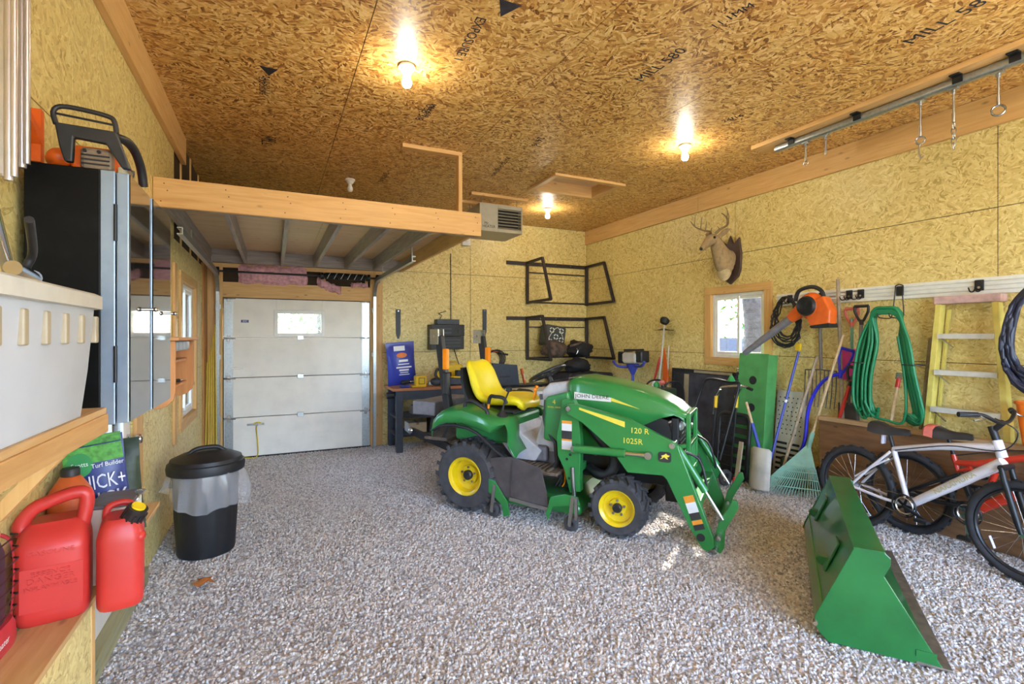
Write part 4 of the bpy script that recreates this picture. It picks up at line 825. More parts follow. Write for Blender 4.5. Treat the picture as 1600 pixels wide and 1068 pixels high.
# chainsaw on top of the cabinet
mat('saw_orange', '#e0641e', .4, 0, var=.08); mat('saw_tan', '#7d6a55', .6, .1, var=.2)
cs = thing('chainsaw', 'orange and black chainsaw on top of the black cabinet', 'chainsaw', (-.57, 2.35, CZ1))
MH = Matrix(((1, 0, 0, 0), (0, 0, -1, 0), (0, 1, 0, 0), (0, 0, 0, 1)))
MB().box(-.655, -.515, 2.27, 2.50, CZ1+.001, CZ1+.095).build('motor_housing', 'saw_orange', cs, bevel=.02, seg=3)
MB().ball((-.69, 2.36, CZ1+.046), (.05, .10, .045)).build('starter_cover', 'saw_orange', cs, smooth=60)
mf = MB().box(-.615, -.522, 2.232, 2.268, CZ1+.002, CZ1+.078).build('muffler', 'saw_tan', cs, bevel=.012)
for k in range(3): MB().box(-.61, -.53, 2.228, 2.2325, CZ1+.016+.015*k, CZ1+.021+.015*k).build('muffler_fin', 'black_metal', mf)
for x in (-.60, -.56): MB().cyl((x, 2.234, CZ1+.063), (x, 2.226, CZ1+.063), .006).build('bolt', 'black_metal', mf, smooth=40)
MB().prism([(-.675, 2.33), (-.505, 2.325), (-.463, 2.197), (-.488, 2.197), (-.535, 2.278), (-.622, 2.285), (-.626, 2.20), (-.648, 2.20), (-.662, 2.25)], -2.20, -2.225, MH).build('hand_guard', 'black_plastic', cs, bevel=.005)
MB().tube(catmull([(-.672, 2.212, 2.325), (-.68, 2.212, 2.365), (-.66, 2.212, 2.388), (-.60, 2.212, 2.388), (-.53, 2.212, 2.378), (-.512, 2.212, 2.362), (-.506, 2.212, 2.322)], 3), .0085, 8).build('guard_rim', 'black_plastic', cs, smooth=60)
MB().cyl((-.676, 2.212, 2.362), (-.51, 2.212, 2.35), .004, n=6).build('guard_bar', 'black_plastic', cs, smooth=40)
MB().tube(catmull([(-.53, 2.24, 2.318), (-.50, 2.30, 2.328), (-.488, 2.38, 2.318), (-.482, 2.45, 2.275), (-.48, 2.485, 2.21)]), .0165, 8).build('wrap_handle', 'black_plastic', cs, smooth=60)
MB().tube([(-.50, 2.37, 2.20), (-.495, 2.38, 2.225), (-.495, 2.38, 2.24)], .008, 6).build('lever', 'black_plastic', cs, smooth=60)
MB().box(-.515, -.485, 2.27, 2.34, CZ1+.001, CZ1+.03).build('spiked_bumper', 'steel', cs); MB().box(-.62, -.60, 2.50, 2.86, CZ1+.02, CZ1+.07).build('guide_bar', 'steel', cs, bevel=.003)
# two metal channels hung at the near left, from the ceiling timber
def channel(px, py, depth, label):
    p = Vector((0, 0, CAMH))+ray(px, py)*depth; c = thing('hanging_channel', label, 'metal channel', (p.x, p.y, p.z), group='aluminium channels hanging by the cabinet')
    for k, dx in enumerate((-.016, 0, .016)): MB().cyl((p.x+dx*_ca, p.y-dx*_sa, p.z+(.0 if k == 1 else .012)), (p.x+dx*_ca, p.y-dx*_sa, 3.218), .0095 if k != 1 else .012, n=10).build('channel_rib', 'alu_tube', c, smooth=40)
    MB().box(p.x-.02, p.x+.02, p.y-.004, p.y+.004, p.z+.02, 3.217).build('web', 'alu_tube', c)
mat('alu_tube', '#cfc9cc', .28, .8, var=.06)
channel(14, 282, 1.55, 'longer aluminium channel hanging beside the black cabinet'); channel(34, 262, 1.62, 'shorter aluminium channel hanging beside the black cabinet')
# orange bracket on the wall behind the chainsaw
ob = thing('orange_wall_bracket', 'orange steel bracket on the wall beside the chainsaw', 'bracket', (XL+.02, 2.4, 2.2))
MB().box(XL+.001, XL+.03, 2.36, 2.39, 2.23, 2.42).build('upright', 'saw_orange', ob); MB().beam((XL+.02, 2.2, 2.40), (XL+.02, 2.375, 2.30), .028, .028).build('brace', 'saw_orange', ob)
# fuel cans
mat('cap_black', '#242022', .5, 0, var=.1); mat('cap_yellow', '#e8c81e', .4, 0, var=.05)
def jerry(name, o, ang, w, d, h, label, big):
    t = thing(name, label, 'fuel can', o, rot=ang, local=True)
    def rg(sx, sy, z, r=.035, ox=0, oy=0): return [Vector((x+ox, y+oy, z)) for x, y in rrect(w*sx, d*sy, r, 3)]
    rings = [rg(.9, .9, 0), rg(.98, .98, .012), rg(1, 1, .035), rg(1, 1, h*.74)]
    rings += [rg(.99, .99, h*.80), rg(.86, .9, h*.92, .03, -.02 if big else 0), rg(.70, .82, h*.975, .03, -.03 if big else 0), rg(.62, .74, h, .025, -.03 if big else 0)]
    b = MB().loft(rings).build('can_body', 'red_can', t, smooth=45)
    return t, b
c1, b1 = jerry('fuel_can', (-.673, 2.205, BZ+.001), math.radians(-80), .17, .19, .315, 'large red plastic fuel can with a looped carry handle', True)
MB().tube(catmull([(-.0, -.07, .28), (-.0, -.085, .31), (0, -.055, .36), (0, 0, .385), (0, .05, .398), (0, .08, .39), (0, .082, .35), (0, .07, .28)]), .022, 10).build('carry_handle', 'red_can', c1, smooth=60)
MB().loft([[Vector((.0845+e, y, z)) for y, z in ((-.075, .05), (.08, .05), (.08, .19), (-.075, .19))] for e in (0, .0014)]).build('label_panel', 'red_can', b1)
for k, (s_, z, sz) in enumerate((('GASOLINE', .235, .022), ('ESSENCE', .17, .022), ('DANGER', .148, .026), ('INFLAMMABLE', .125, .018))):
    text(s_, 'embossed_lettering', sz, basis((.0875 if k else .0855, .0, z), (0, 1, 0), (0, 0, 1)), 'red_can', b1, .0015, wide=1.15)
c2, b2 = jerry('fuel_can', (-.491, 2.205, BZ+.001), math.radians(10), .132, .17, .305, 'smaller red plastic fuel can with a black and yellow screw cap', False)
MB().cyl((.022, -.03, .275), (.05, -.05, .335), .034, .032, 18).build('cap', 'cap_black', c2, smooth=35); MB().cyl((.05, -.05, .335), (.053, -.052, .341), .022, n=16).build('cap_disc', 'cap_yellow', c2)
for k in range(12):
    a = 2*math.pi*k/12; MB().box(.032, .036, -.003, .003, .0, .045, basis((.026, -.033, .284), (.9, .1, -.42), (.1, .87, .3)) @ Matrix.Rotation(a, 4, 'Z')).build('cap_rib', 'cap_black', c2)
MB().tube(catmull([(-.045, .05, .26), (-.04, .05, .32), (-.0, .05, .335), (.03, .05, .32), (.035, .05, .27)]), .012, 8).build('carry_handle', 'red_can', c2, smooth=60)
MB().ball((.055, -.05, .235), (.018, .03, .02)).build('vent_boss', 'red_can', b2, smooth=60)
# caged portable heater at the frame edge
HPM = Matrix.Translation((-.716, .435, BZ)) @ Matrix.Diagonal((.30, 1, .95, 1)) @ Matrix.Translation((.54, 0, -BZ))
hp = thing('portable_heater', 'red portable heater with a black wire guard on the bench', 'heater', (-.75, 1.95, BZ+.001))
mat('heater_blue', '#3a3f52', .45, .3, var=.15); mat('heater_red', '#b8323a', .4, 0, var=.08)
base = MB().loft([[Vector((-.66+x*s_, 1.52+y*s_, BZ+.001+z)) for x, y in rrect(.24, .24, .06, 4)] for s_, z in ((.98, 0), (1.03, .02), (1.0, .06), (.88, .085))]).build('base_tray', 'heater_red', hp, smooth=45, M=HPM)
text('Heater', 'lettering', .03, HPM @ basis((-.535, 1.52, BZ+.04), (0, 1, 0), (0, 0, 1)), 'decal_white', base)
MB().loft([[Vector((-.68+x*s_, 1.52+y*s_, BZ+z)) for x, y in rrect(.17, .18, .05, 4)] for s_, z in ((1, .085), (1.05, .2), (1.0, .30), (.8, .335))]).build('housing', 'heater_blue', hp, smooth=45, M=HPM)
def cage(u, z): return Vector((-.572+.022*math.sin(math.pi*min(1, max(0, z/.33))), 1.405+.23*u, BZ+.07+z))
for k in range(9): MB().tube([cage(k/8, .0)]+[cage(k/8, .27*j/6) for j in range(7)]+[cage(k/8, .285)+Vector((-.05, 0, .012))], .0035, 5).build('guard_wire', 'black_metal', hp, smooth=60, M=HPM)
for j in range(8): MB().tube([cage(u/6, .27*j/7) for u in range(7)]+[cage(1, .27*j/7)+Vector((-.07, .012, 0))], .0035, 5).build('guard_wire', 'black_metal', hp, smooth=60, M=HPM)
MB().tube(catmull([(-.62, 1.64, BZ+.07), (-.60, 1.645, BZ+.2), (-.62, 1.645, BZ+.31), (-.70, 1.645, BZ+.34)]), .007, 6).build('side_trim', 'heater_red', hp, smooth=60, M=HPM)
# orange jug, boxes and the seed bags behind the cans
mat('jug_orange', '#d2622c', .45, 0, var=.08); jg = thing('orange_jug', 'orange cone-topped jug with a black cap behind the fuel cans', 'jug', (-.718, 2.505, BZ+.001))
MB().lathe([(0, 0), (.064, 0), (.068, .02), (.068, .32), (.066, .335), (.034, .39), (.026, .395), (0, .395)], Matrix.Translation((-.718, 2.505, BZ+.001)), 24, False).build('jug_body', 'jug_orange', jg, smooth=40)
MB().lathe([(0, .395), (.03, .395), (.03, .42), (.026, .425), (0, .425)], Matrix.Translation((-.718, 2.505, BZ+.001)), 18, False).build('jug_cap', 'cap_black', jg, smooth=40)
mat('box_white', '#d9d3c8', .6, 0, var=.06); mat('box_maroon', '#8b3d3d', .6, 0, var=.1)
def latchbox(name, cx, cy, w, d, h, m1, m2, ang, label):
    t = thing(name, label, 'box', (cx, cy, BZ+.001), rot=ang, local=True)
    MB().box(-w/2, w/2, -d/2, d/2, 0, h).build('box_body', m1, t, bevel=.004); MB().box(-w/2-.003, w/2+.003, -d/2-.003, d/2+.003, h, h+.014).build('lid', 'cast_grey', t, bevel=.003)
    MB().tube(catmull([(w/2+.004, -d*.3, h+.0), (w/2+.02, -d*.25, h+.02), (w/2+.0, 0, h+.03), (w/2+.02, d*.25, h+.02), (w/2+.004, d*.3, h)]), .004, 6).build('wire_bail', 'steel', t, smooth=60)
    MB().box(w/2, w/2+.0015, -d*.4, d*.4, h*.2, h*.75).build('label_band', m2, t)
latchbox('tin_box', -.567, 2.47, .13, .20, .285, 'box_white', 'jug_orange', 0, 'white tin box with orange band between the jug and seed bag')
mat('bag_blue', '#34407c', .4, 0, var=.1, scale=12); mat('bag_green', '#4f9a3a', .5, 0, var=.35, scale=60); mat('bag_dark', '#2c3a26', .5, 0, var=.3, scale=25); mat('print_white', '#e8e8ea', .5, var=.03); mat('print_green', '#2f8f4a', .5, var=.05)
def pouch(M, w, h, d, seed, n=12, k=16):
    rnd = random.Random(seed); rings = []
    for j in range(k+1):
        v = j/k; puff = (math.sin(math.pi*min(1, v*1.06+.04)) ** .55)*d/2 if v < .94 else .004; ww = w*(1-.06*math.sin(math.pi*v)); row = []
        for i in range(n): row.append(((i/(n-1)-.5)*ww, puff*(1-abs(2*i/(n-1)-1)**2.6)+.002+rnd.uniform(-.002, .002), v*h))
        for i in range(n-1, -1, -1): row.append(((i/(n-1)-.5)*ww, -puff*(1-abs(2*i/(n-1)-1)**2.6)-.002, v*h))
        rings.append([M @ Vector(q) for q in row])
    return MB().loft(rings)
def bag_front(M, x, z, d): return M @ Vector((x, -d, z))
sb1 = thing('seed_bag', 'blue and green grass seed bag leaning behind the fuel cans', 'bag', (-.63, 2.645, BZ+.001))
MS = basis((-.665, 2.76, BZ+.003), (.985, .17, .0), (.0, .0, 1)) @ Matrix.Rotation(math.radians(-12), 4, 'Y')
# bag frame: x right along the face, y depth (towards the back), z up
MSB = Matrix.Translation((-.626, 2.645, BZ+.022)) @ Matrix.Rotation(math.radians(8), 4, 'Z') @ Matrix.Rotation(math.radians(-7), 4, 'Y') @ Matrix.Diagonal((.84, 1, 1, 1))
pouch(MSB, .24, .50, .075, 4).build('bag_body', 'bag_blue', sb1, smooth=60)
FT = lambda x, z: MSB @ basis((x, -.041, z), (1, 0, 0), (0, 0, 1))
MB().box(-.115, .115, -.0405, -.0395, .40, .47, MSB).build('printed_grass_band', 'bag_green', sb1); MB().box(-.112, .112, -.008, .008, .47, .505, MSB).build('sealed_edge', 'bag_green', sb1)
MB().lathe([(0, 0), (.05, 0), (.05, .001), (0, .001)], MSB @ basis((-.055, -.0405, .40), (1, 0, 0), (0, 0, 1)), 20, False).build('brand_oval', 'print_green', sb1)
text('Scotts', 'lettering', .026, FT(-.055, .40), 'print_white', sb1); text('Turf Builder', 'lettering', .026, FT(.05, .385), 'print_white', sb1)
text('QUICK+', 'lettering', .085, FT(.0, .315), 'print_white', sb1, wide=.72); text('THICK', 'lettering', .10, FT(.0, .235), 'print_white', sb1, wide=.78)
MB().box(-.02, .11, -.0405, -.0395, .08, .175, MSB).build('printed_lawn_photo', 'bag_green', sb1); text('DENSE', 'lettering', .035, FT(.05, .05), 'print_white', sb1)
sb2 = thing('seed_bag', 'dark green bag standing behind the blue seed bag', 'bag', (-.68, 2.90, BZ+.001)); pouch(Matrix.Translation((-.655, 2.94, BZ+.012)) @ Matrix.Rotation(math.radians(-4), 4, 'Y'), .20, .44, .07, 9).build('bag_body', 'bag_dark', sb2, smooth=60)
# rubbish bin with liner
mat('bin_black', '#1c1d22', .5, 0, var=.12); tc_ = thing('trash_can', 'black plastic trash can with domed lid and clear liner', 'trash can', (-.455, 4.36, 0))
TM = Matrix.Translation((-.455, 4.36, .002)); bb = []
def fluted(r, z, a=.012): return [TM @ Vector(((r+a*(1 if (k // 2) % 2 else 0))*math.cos(2*math.pi*k/48), (r+a*(1 if (k // 2) % 2 else 0))*math.sin(2*math.pi*k/48), z)) for k in range(48)]
MB().loft([fluted(.185, 0, 0), fluted(.19, .02, 0), fluted(.20, .3, .008), fluted(.215, .62, .004), fluted(.22, .66, 0)]).build('bin_body', 'bin_black', tc_, smooth=35)
ld = MB().lathe([(.235, .61), (.252, .60), (.256, .64), (.25, .665), (.238, .67), (.232, .695), (.16, .728), (.06, .742), (.0, .744)], TM, 36, False).build('lid', 'bin_black', tc_, smooth=35)
MB().tube(catmull([(-.455-.12, 4.36-.03, .725), (-.455-.07, 4.36-.02, .762), (-.455, 4.36, .77), (-.455+.07, 4.36+.02, .762), (-.455+.12, 4.36+.03, .725)]), .016, 8).build('lid_handle', 'bin_black', ld, smooth=60)
pm, pt, pp = nodes('liner'); pL = pt.links; pt.nodes.remove(pp); po = pt.nodes['Material Output']; pa = N(pt, 'ShaderNodeBsdfTransparent'); pa.inputs[0].default_value = (.93, .93, .95, 1); pg = N(pt, 'ShaderNodeBsdfPrincipled'); pg.inputs['Base Color'].default_value = (.75, .76, .8, 1); pg.inputs['Roughness'].default_value = .1; pg.inputs['Specular IOR Level'].default_value = .9; px_ = N(pt, 'ShaderNodeMixShader'); px_.inputs[0].default_value = .3; pL.new(pa.outputs[0], px_.inputs[1]); pL.new(pg.outputs[0], px_.inputs[2]); pL.new(px_.outputs[0], po.inputs[0]); MATS['liner'] = pm
rnd = random.Random(12); rg = []; nk = 56; ph = [rnd.uniform(0, 6.28) for _ in range(5)]
for j in range(11):
    v = j/10; row = []
    for k in range(nk):
        a = 2*math.pi*k/nk; ext = .035+.05*max(0, math.cos(a-.15))**2*math.sin(math.pi*v*.9)
        fold = .012*math.sin(9*a+ph[0])+.009*math.sin(17*a+ph[1]+v*3)+.006*math.sin(29*a+ph[2]-v*5)
        low = .25+.07*math.sin(a+2.2)+.035*math.sin(3*a+ph[3])
        row.append(TM @ Vector(((.226+ext*v**.5+fold*(.3+v))*math.cos(a), (.226+ext*v**.5+fold*(.3+v))*math.sin(a), .655-low*v)))
    rg.append(row)
for row in rg:
    for q in row:
        if q.x < XL+.008: q.x = XL+.008
MB().loft(rg, caps=False).build('clear_liner', 'liner', tc_, smooth=60)
# brown wall shelf unit below the cabinet end
wood('cherry', 2, ['#a2622f', '#b87740', '#c4854b', '#cf945a'])
ws = thing('wall_shelf_unit', 'reddish brown wooden wall shelf unit with rounded sides', 'shelf unit', (-.67, 4.1, 1.15))
side = [(XL+.0225, 1.15), (-.64, 1.15), (-.60, 1.165), (-.565, 1.20), (-.555, 1.25), (-.555, 1.57), (XL+.0225, 1.57)]
for y in (3.72, 4.50): MB().prism(side, -y, -(y+.02), MH).build('side_panel', 'cherry', ws, bevel=.003)
MB().box(XL+.0225, -.53, 3.68, 4.56, 1.572, 1.592).build('top_board', 'cherry', ws, bevel=.003)
for z in (1.25, 1.42): MB().box(XL+.0225, -.60, 3.742, 4.498, z, z+.018).build('shelf_board', 'cherry', ws, bevel=.003)
do = thing('drawer_organizer', 'blue-grey drawer organiser under the top of the brown wall shelf', 'organizer', (-.64, 4.1, 1.50)); mat('organizer', '#6f7d92', .4, 0, var=.08)
MB().box(XL+.024, -.585, 3.80, 4.44, 1.50, 1.568).build('organizer_case', 'organizer', do, bevel=.003)
for k in range(4): MB().box(-.585, -.573, 3.81+.157*k, 3.955+.157*k, 1.507, 1.562).build('drawer', 'organizer', do, bevel=.003)
FR[do.name] = FR[do.name]
sc2 = thing('pocket_tool', 'small black pocket tool on the lowest board of the brown shelf', 'tool', (-.65, 4.2, 1.268)); MB().cyl((-.70, 4.1, 1.281), (-.62, 4.3, 1.281), .012).build('grip', 'black_plastic', sc2, smooth=40); MB().cyl((-.62, 4.3, 1.281), (-.61, 4.36, 1.281), .006).build('tip', 'steel', sc2, smooth=40)
# yellow rods in the corner and rope on the door
mat('rod_yellow', '#dcc02a', .45, 0, var=.1)
for k, (w_, h_) in enumerate((('shortest', 1.26), ('second shortest', 1.36), ('middle-height', 1.47), ('second tallest', 1.60), ('tallest', 1.74))):
    a = Vector((-.755+.028*k, 7.10+.02*k, .002)); b = Vector((-.755+.02*k, 7.30+.012*k, h_))
    tag(MB().cyl(a, b, .0065, n=8).ball(b, .009).build('driveway_marker', 'rod_yellow', smooth=40), w_+' of the thin yellow rods leaning in the corner by the overhead door', 'rod', 'yellow rods in the corner')
tag(MB().tube(catmull([(-.25, YB-.062, .437), (-.2, YB-.07, .46), (-.15, YB-.064, .44), (-.21, YB-.068, .40), (-.195, YB-.07, .2), (-.2, YB-.08, .012), (-.32, YB-.13, .012), (-.42, YB-.10, .012), (-.5, YB-.16, .012)]), .0075, 6).build('pull_rope', 'rod_yellow', smooth=60), 'yellow rope tied to the overhead door lock handle', 'rope')
# fallen leaf
lfm = mat('dry_leaf', '#a8642c', .8, 0, var=.3); lp = on_z(310, 917, .02)
tag(MB().add([(0, 0, 0), (.05, .02, .02), (.09, .0, .01), (.06, .05, .025), (.07, .10, .01), (.03, .06, .03), (-.02, .09, .015), (.0, .05, .02), (-.04, .03, .02)], [(0, 1, 3, 5), (1, 2, 3), (3, 4, 5), (0, 5, 7), (5, 6, 7), (0, 7, 8)], Matrix.Translation(lp)).build('leaf', 'dry_leaf', solid=.0015), 'dry brown curled leaf lying on the gravel', 'leaf')
# ================================================================ BACK WALL
mat('paint_slate', '#39414f', .5, 0, var=.12); wood('bench_red', 0, ['#8a5232', '#a4663f', '#b2744a', '#c08559'])
wt = thing('work_table', 'work table with reddish wooden top and dark slate legs', 'table', (2.13, 7.15, 0))
MB().box(1.47, 2.80, 6.84, 7.46, .845, .88).build('table_top', 'bench_red', wt, bevel=.004)
for x in (1.56, 2.70):
    for y in (6.88, 7.40): MB().box(x-.045, x+.045, y-.045, y+.045, 0, .844).build('leg', 'paint_slate', wt, bevel=.006)
for y in (6.87, 7.41): MB().box(1.56, 2.70, y-.02, y+.02, .72, .843).build('apron', 'paint_slate', wt, bevel=.003)
for z in (.20, .45): MB().box(1.53, 2.73, 6.90, 7.40, z, z+.03).build('shelf', 'paint_slate', wt, bevel=.003)
MB().cyl((1.40, 6.95, .78), (1.50, 6.95, .78), .045, n=16).build('vise_roller', 'black_plastic', wt, smooth=40)
for k, (x, z, w, h, mm) in enumerate(((1.85, .23, .26, .14, 'box_white'), (2.2, .23, .3, .17, 'cast_grey'), (1.9, .48, .22, .12, 'mud_rubber'))):
    b_ = thing('storage_box', ('pale carton on the low shelf of the work table', 'grey carton on the low shelf of the work table', 'brown carton on the middle shelf of the work table')[k], 'box', (x, 7.1, z)); MB().box(x-w/2, x+w/2, 7.0, 7.25, z+.001, z+h).build('carton', mm, b_, bevel=.004); MB().box(x-.02, x+.02, 6.9985, 7.2515, z+h-.03, z+h+.001).build('tape', 'tote_rib', b_)
# blue bag
mat('bag_royal', '#2c3aa0', .3, 0, var=.12, scale=9); mat('print_orange', '#d9762c', .5, var=.1)
sk = thing('blue_bag', 'tall blue plastic bag with white print on the work table', 'bag', (1.70, 7.2, .881)); MK = Matrix.Translation((1.69, 7.24, .898)) @ Matrix.Rotation(math.radians(-4), 4, 'Y')
pouch(MK, .42, .62, .14, 21).build('bag_body', 'bag_royal', sk, smooth=60)
def bp_(x, z, w, h, mm, nm='printed_line'): MB().box(x-w/2, x+w/2, -.0755, -.0735, z-h/2, z+h/2, MK).build(nm, mm, sk, bevel=.002)
bp_(-.03, .53, .16, .07, 'print_white', 'printed_badge'); MB().lathe([(0, 0), (.075, 0), (.075, .0015), (0, .0015)], MK @ basis((.0, -.0735, .43), (1, 0, 0), (0, 0, .5)) @ Matrix.Diagonal((1, .5, 1, 1)), 20, False).build('printed_oval', 'print_orange', sk)
for z, w, h in ((.35, .13, .032), (.30, .16, .014), (.255, .22, .02), (.215, .14, .026), (.18, .12, .012), (.15, .15, .012)): bp_(.02, z, w, h, 'print_white')
# tools on the table
mat('tool_yellow', '#e6bd1c', .4, 0, var=.06); mat('tool_blue', '#2a337a', .45, 0, var=.1)
ch_ = thing('battery_charger', 'yellow tool battery charger with square dark window on the work table', 'charger', (1.85, 6.95, .881)); MB().box(1.75, 1.95, 6.90, 7.02, .881, .905).box(1.80, 1.95, 6.89, 7.03, .895, 1.04).build('charger_body', 'tool_yellow', ch_, bevel=.01)
mb = MB()
for r_ in cut((1.835, 1.925, .925, 1.015), [(1.842, 1.918, .932, 1.008)]): slab(mb, 'y', 6.886, 6.89, r_)
mb.build('window_frame', 'black_plastic', ch_)
dl = thing('cordless_drill', 'small blue cordless drill lying beside the yellow charger', 'drill', (1.66, 6.93, .881)); MB().box(1.58, 1.72, 6.90, 6.96, .882, .925).build('battery', 'tool_blue', dl, bevel=.01); MB().cyl((1.60, 6.93, .955), (1.72, 6.93, .965), .028).build('motor', 'black_plastic', dl, smooth=40); MB().cyl((1.72, 6.93, .965), (1.77, 6.93, .969), .012).build('chuck', 'steel', dl, smooth=40); MB().beam((1.64, 6.93, .92), (1.65, 6.93, .96), .03, .04).build('grip', 'black_plastic', dl)
s2 = thing('electric_chainsaw', 'black and yellow cordless chainsaw on the work table', 'chainsaw', (2.35, 6.98, .881))
MB().box(2.18, 2.56, 6.92, 7.06, .882, .99).build('body', 'paint_slate', s2, bevel=.02); MB().box(2.36, 2.62, 6.93, 7.05, .99, 1.015).build('top_cover', 'tool_yellow', s2, bevel=.008); MB().box(2.42, 2.54, 6.935, 7.045, 1.0, 1.10).build('battery', 'black_plastic', s2, bevel=.01)
MB().tube(catmull([(2.56, 6.99, 1.02), (2.66, 6.99, 1.04), (2.74, 6.99, 1.0), (2.75, 6.99, .925), (2.60, 6.99, .92)]), .02, 8).build('rear_handle', 'black_plastic', s2, smooth=60); MB().tube(catmull([(2.16, 6.95, .95), (2.10, 6.95, 1.04), (2.13, 6.97, 1.12), (2.18, 6.99, 1.10), (2.22, 6.99, .98)]), .02, 8).build('front_guard', 'black_plastic', s2, smooth=60)
MB().ball((2.12, 6.98, .945), (.10, .06, .06)).build('sprocket_cover', 'paint_slate', s2, smooth=60); MB().box(2.0, 2.1, 6.97, 6.985, .90, .95).build('guide_bar', 'steel', s2)
yc = thing('yellow_case', 'yellow plastic tool case behind the cordless chainsaw', 'case', (2.4, 7.25, .881)); MB().prism([(2.20, .882), (2.68, .882), (2.60, 1.17), (2.28, 1.17)], -7.2, -7.38, MH).build('case_body', 'tool_yellow', yc, bevel=.02); MB().tube(catmull([(2.36, 7.29, 1.17), (2.37, 7.29, 1.21), (2.52, 7.29, 1.21), (2.53, 7.29, 1.17)]), .012, 6).build('handle', 'tool_yellow', yc, smooth=60); MB().box(2.33, 2.42, 7.195, 7.2, 1.0, 1.06).build('latch', 'black_plastic', yc)
# stereo on the wall
st_ = thing('wall_stereo', 'dark stereo stack mounted on the back wall above the table', 'stereo', (2.39, 7.44, 1.38))
MB().box(2.13, 2.66, 7.28, 7.497, 1.60, 1.778).build('receiver', 'black_metal', st_, bevel=.006); MB().box(2.13, 2.66, 7.30, 7.497, 1.40, 1.598).build('cabinet', 'black_plastic', st_, bevel=.006); MB().box(2.24, 2.60, 7.34, 7.497, 1.78, 1.86).build('top_unit', 'paint_slate', st_, bevel=.006)
for z in (1.64, 1.70): MB().box(2.18, 2.45, 7.277, 7.281, z, z+.025).build('display_strip', 'paint_slate', st_)
MB().cyl((2.58, 7.28, 1.68), (2.58, 7.26, 1.68), .03, n=18).build('volume_knob', 'black_metal', st_, smooth=40)
for k in range(3): MB().box(2.2, 2.6, 7.297, 7.3005, 1.44+.05*k, 1.455+.05*k).build('grille_slot', 'paint_slate', st_)
MB().tube(catmull([(2.30, 7.42, 1.86), (2.34, 7.43, 1.92), (2.30, 7.45, 1.95), (2.42, 7.46, 1.99)]), .005, 6).build('aerial', 'black_plastic', st_, smooth=60)
tag(MB().tube([(2.507, 7.4925, 2.90), (2.507, 7.4925, 2.4), (2.51, 7.4925, 1.865)], .006, 6).build('power_cord', 'black_plastic', smooth=60), 'black cord running down the back wall to the stereo', 'cord')
tag(MB().tube(catmull([(2.55, 7.46, 1.40), (2.62, 7.46, 1.2), (2.70, 7.45, .98), (2.72, 7.44, .90)]), .006, 6).build('power_cord', 'black_plastic', smooth=60), 'thin dark cord hanging from the stereo to the table', 'cord')
# hanging blades
def blade(px, label):
    c = on_y(px, 483, 7.48); b = thing('mower_blade', label, 'blade', (c.x, 7.49, c.z-.46), group='blades hung on the back wall')
    MB().prism([(c.x-.036, c.z), (c.x+.036, c.z), (c.x+.034, c.z-.36), (c.x+.012, c.z-.44), (c.x-.012, c.z-.44), (c.x-.034, c.z-.36)], -7.484, -7.497, MH).build('blade_plate', 'paint_slate', b, bevel=.003); MB().cyl((c.x, 7.483, c.z-.025), (c.x, 7.478, c.z-.025), .009).build('nail', 'steel', b, smooth=40); MB().prism([(c.x-.011, c.z-.44), (c.x+.011, c.z-.44), (c.x+.004, c.z-.465), (c.x-.004, c.z-.465)], -7.485, -7.496, MH).build('tip', 'vinyl', b)
blade(622.5, 'slate grey blade hanging on the wall above the blue bag'); blade(757.5, 'slate grey blade hanging on the wall between stereo and racks')
# wall racks
def rack(z1, z0, label):
    r = thing('wall_rack', label, 'rack', (4.3, 7.4, z0)); R = 'rack_brown'
    MB().box(3.47, 5.03, 7.468, 7.497, z1-.03, z1+.03).build('wall_rail', R, r, bevel=.002); MB().box(3.86, 5.0, 7.475, 7.495, z1-.155, z1-.135).build('thin_rail', R, r); MB().box(3.86, 5.0, 7.47, 7.495, z0-.01, z0+.015).build('bottom_rail', R, r)
    for x in (3.84, 5.025):
        MB().box(x-.022, x+.022, 7.43, 7.467, z0-.03, z1+.03).build('bracket_upright', R, r, bevel=.002)
        MB().beam((x, 7.43, z1+.01), (x, 6.93, z1+.02), .04, .04).build('bracket_top_arm', R, r, bevel=.002); MB().beam((x, 6.935, z1+.03), (x, 6.66, z0-.01), .04, .04).build('bracket_front_leg', R, r, bevel=.002); MB().beam((x, 7.43, z0-.005), (x, 6.66, z0), .04, .04).build('bracket_bottom_arm', R, r, bevel=.002)
    for x in (4.1, 4.4, 4.7): MB().cyl((x, 7.47, z1), (x, 7.463, z1), .009).build('bolt', 'steel', r, smooth=40)
mat('rack_brown', '#3b3335', .5, .3, var=.15)
rack(2.82, 2.17, 'upper empty brown steel wall rack in the corner'); rack(1.90, 1.235, 'lower brown steel wall rack loaded with bags in the corner')
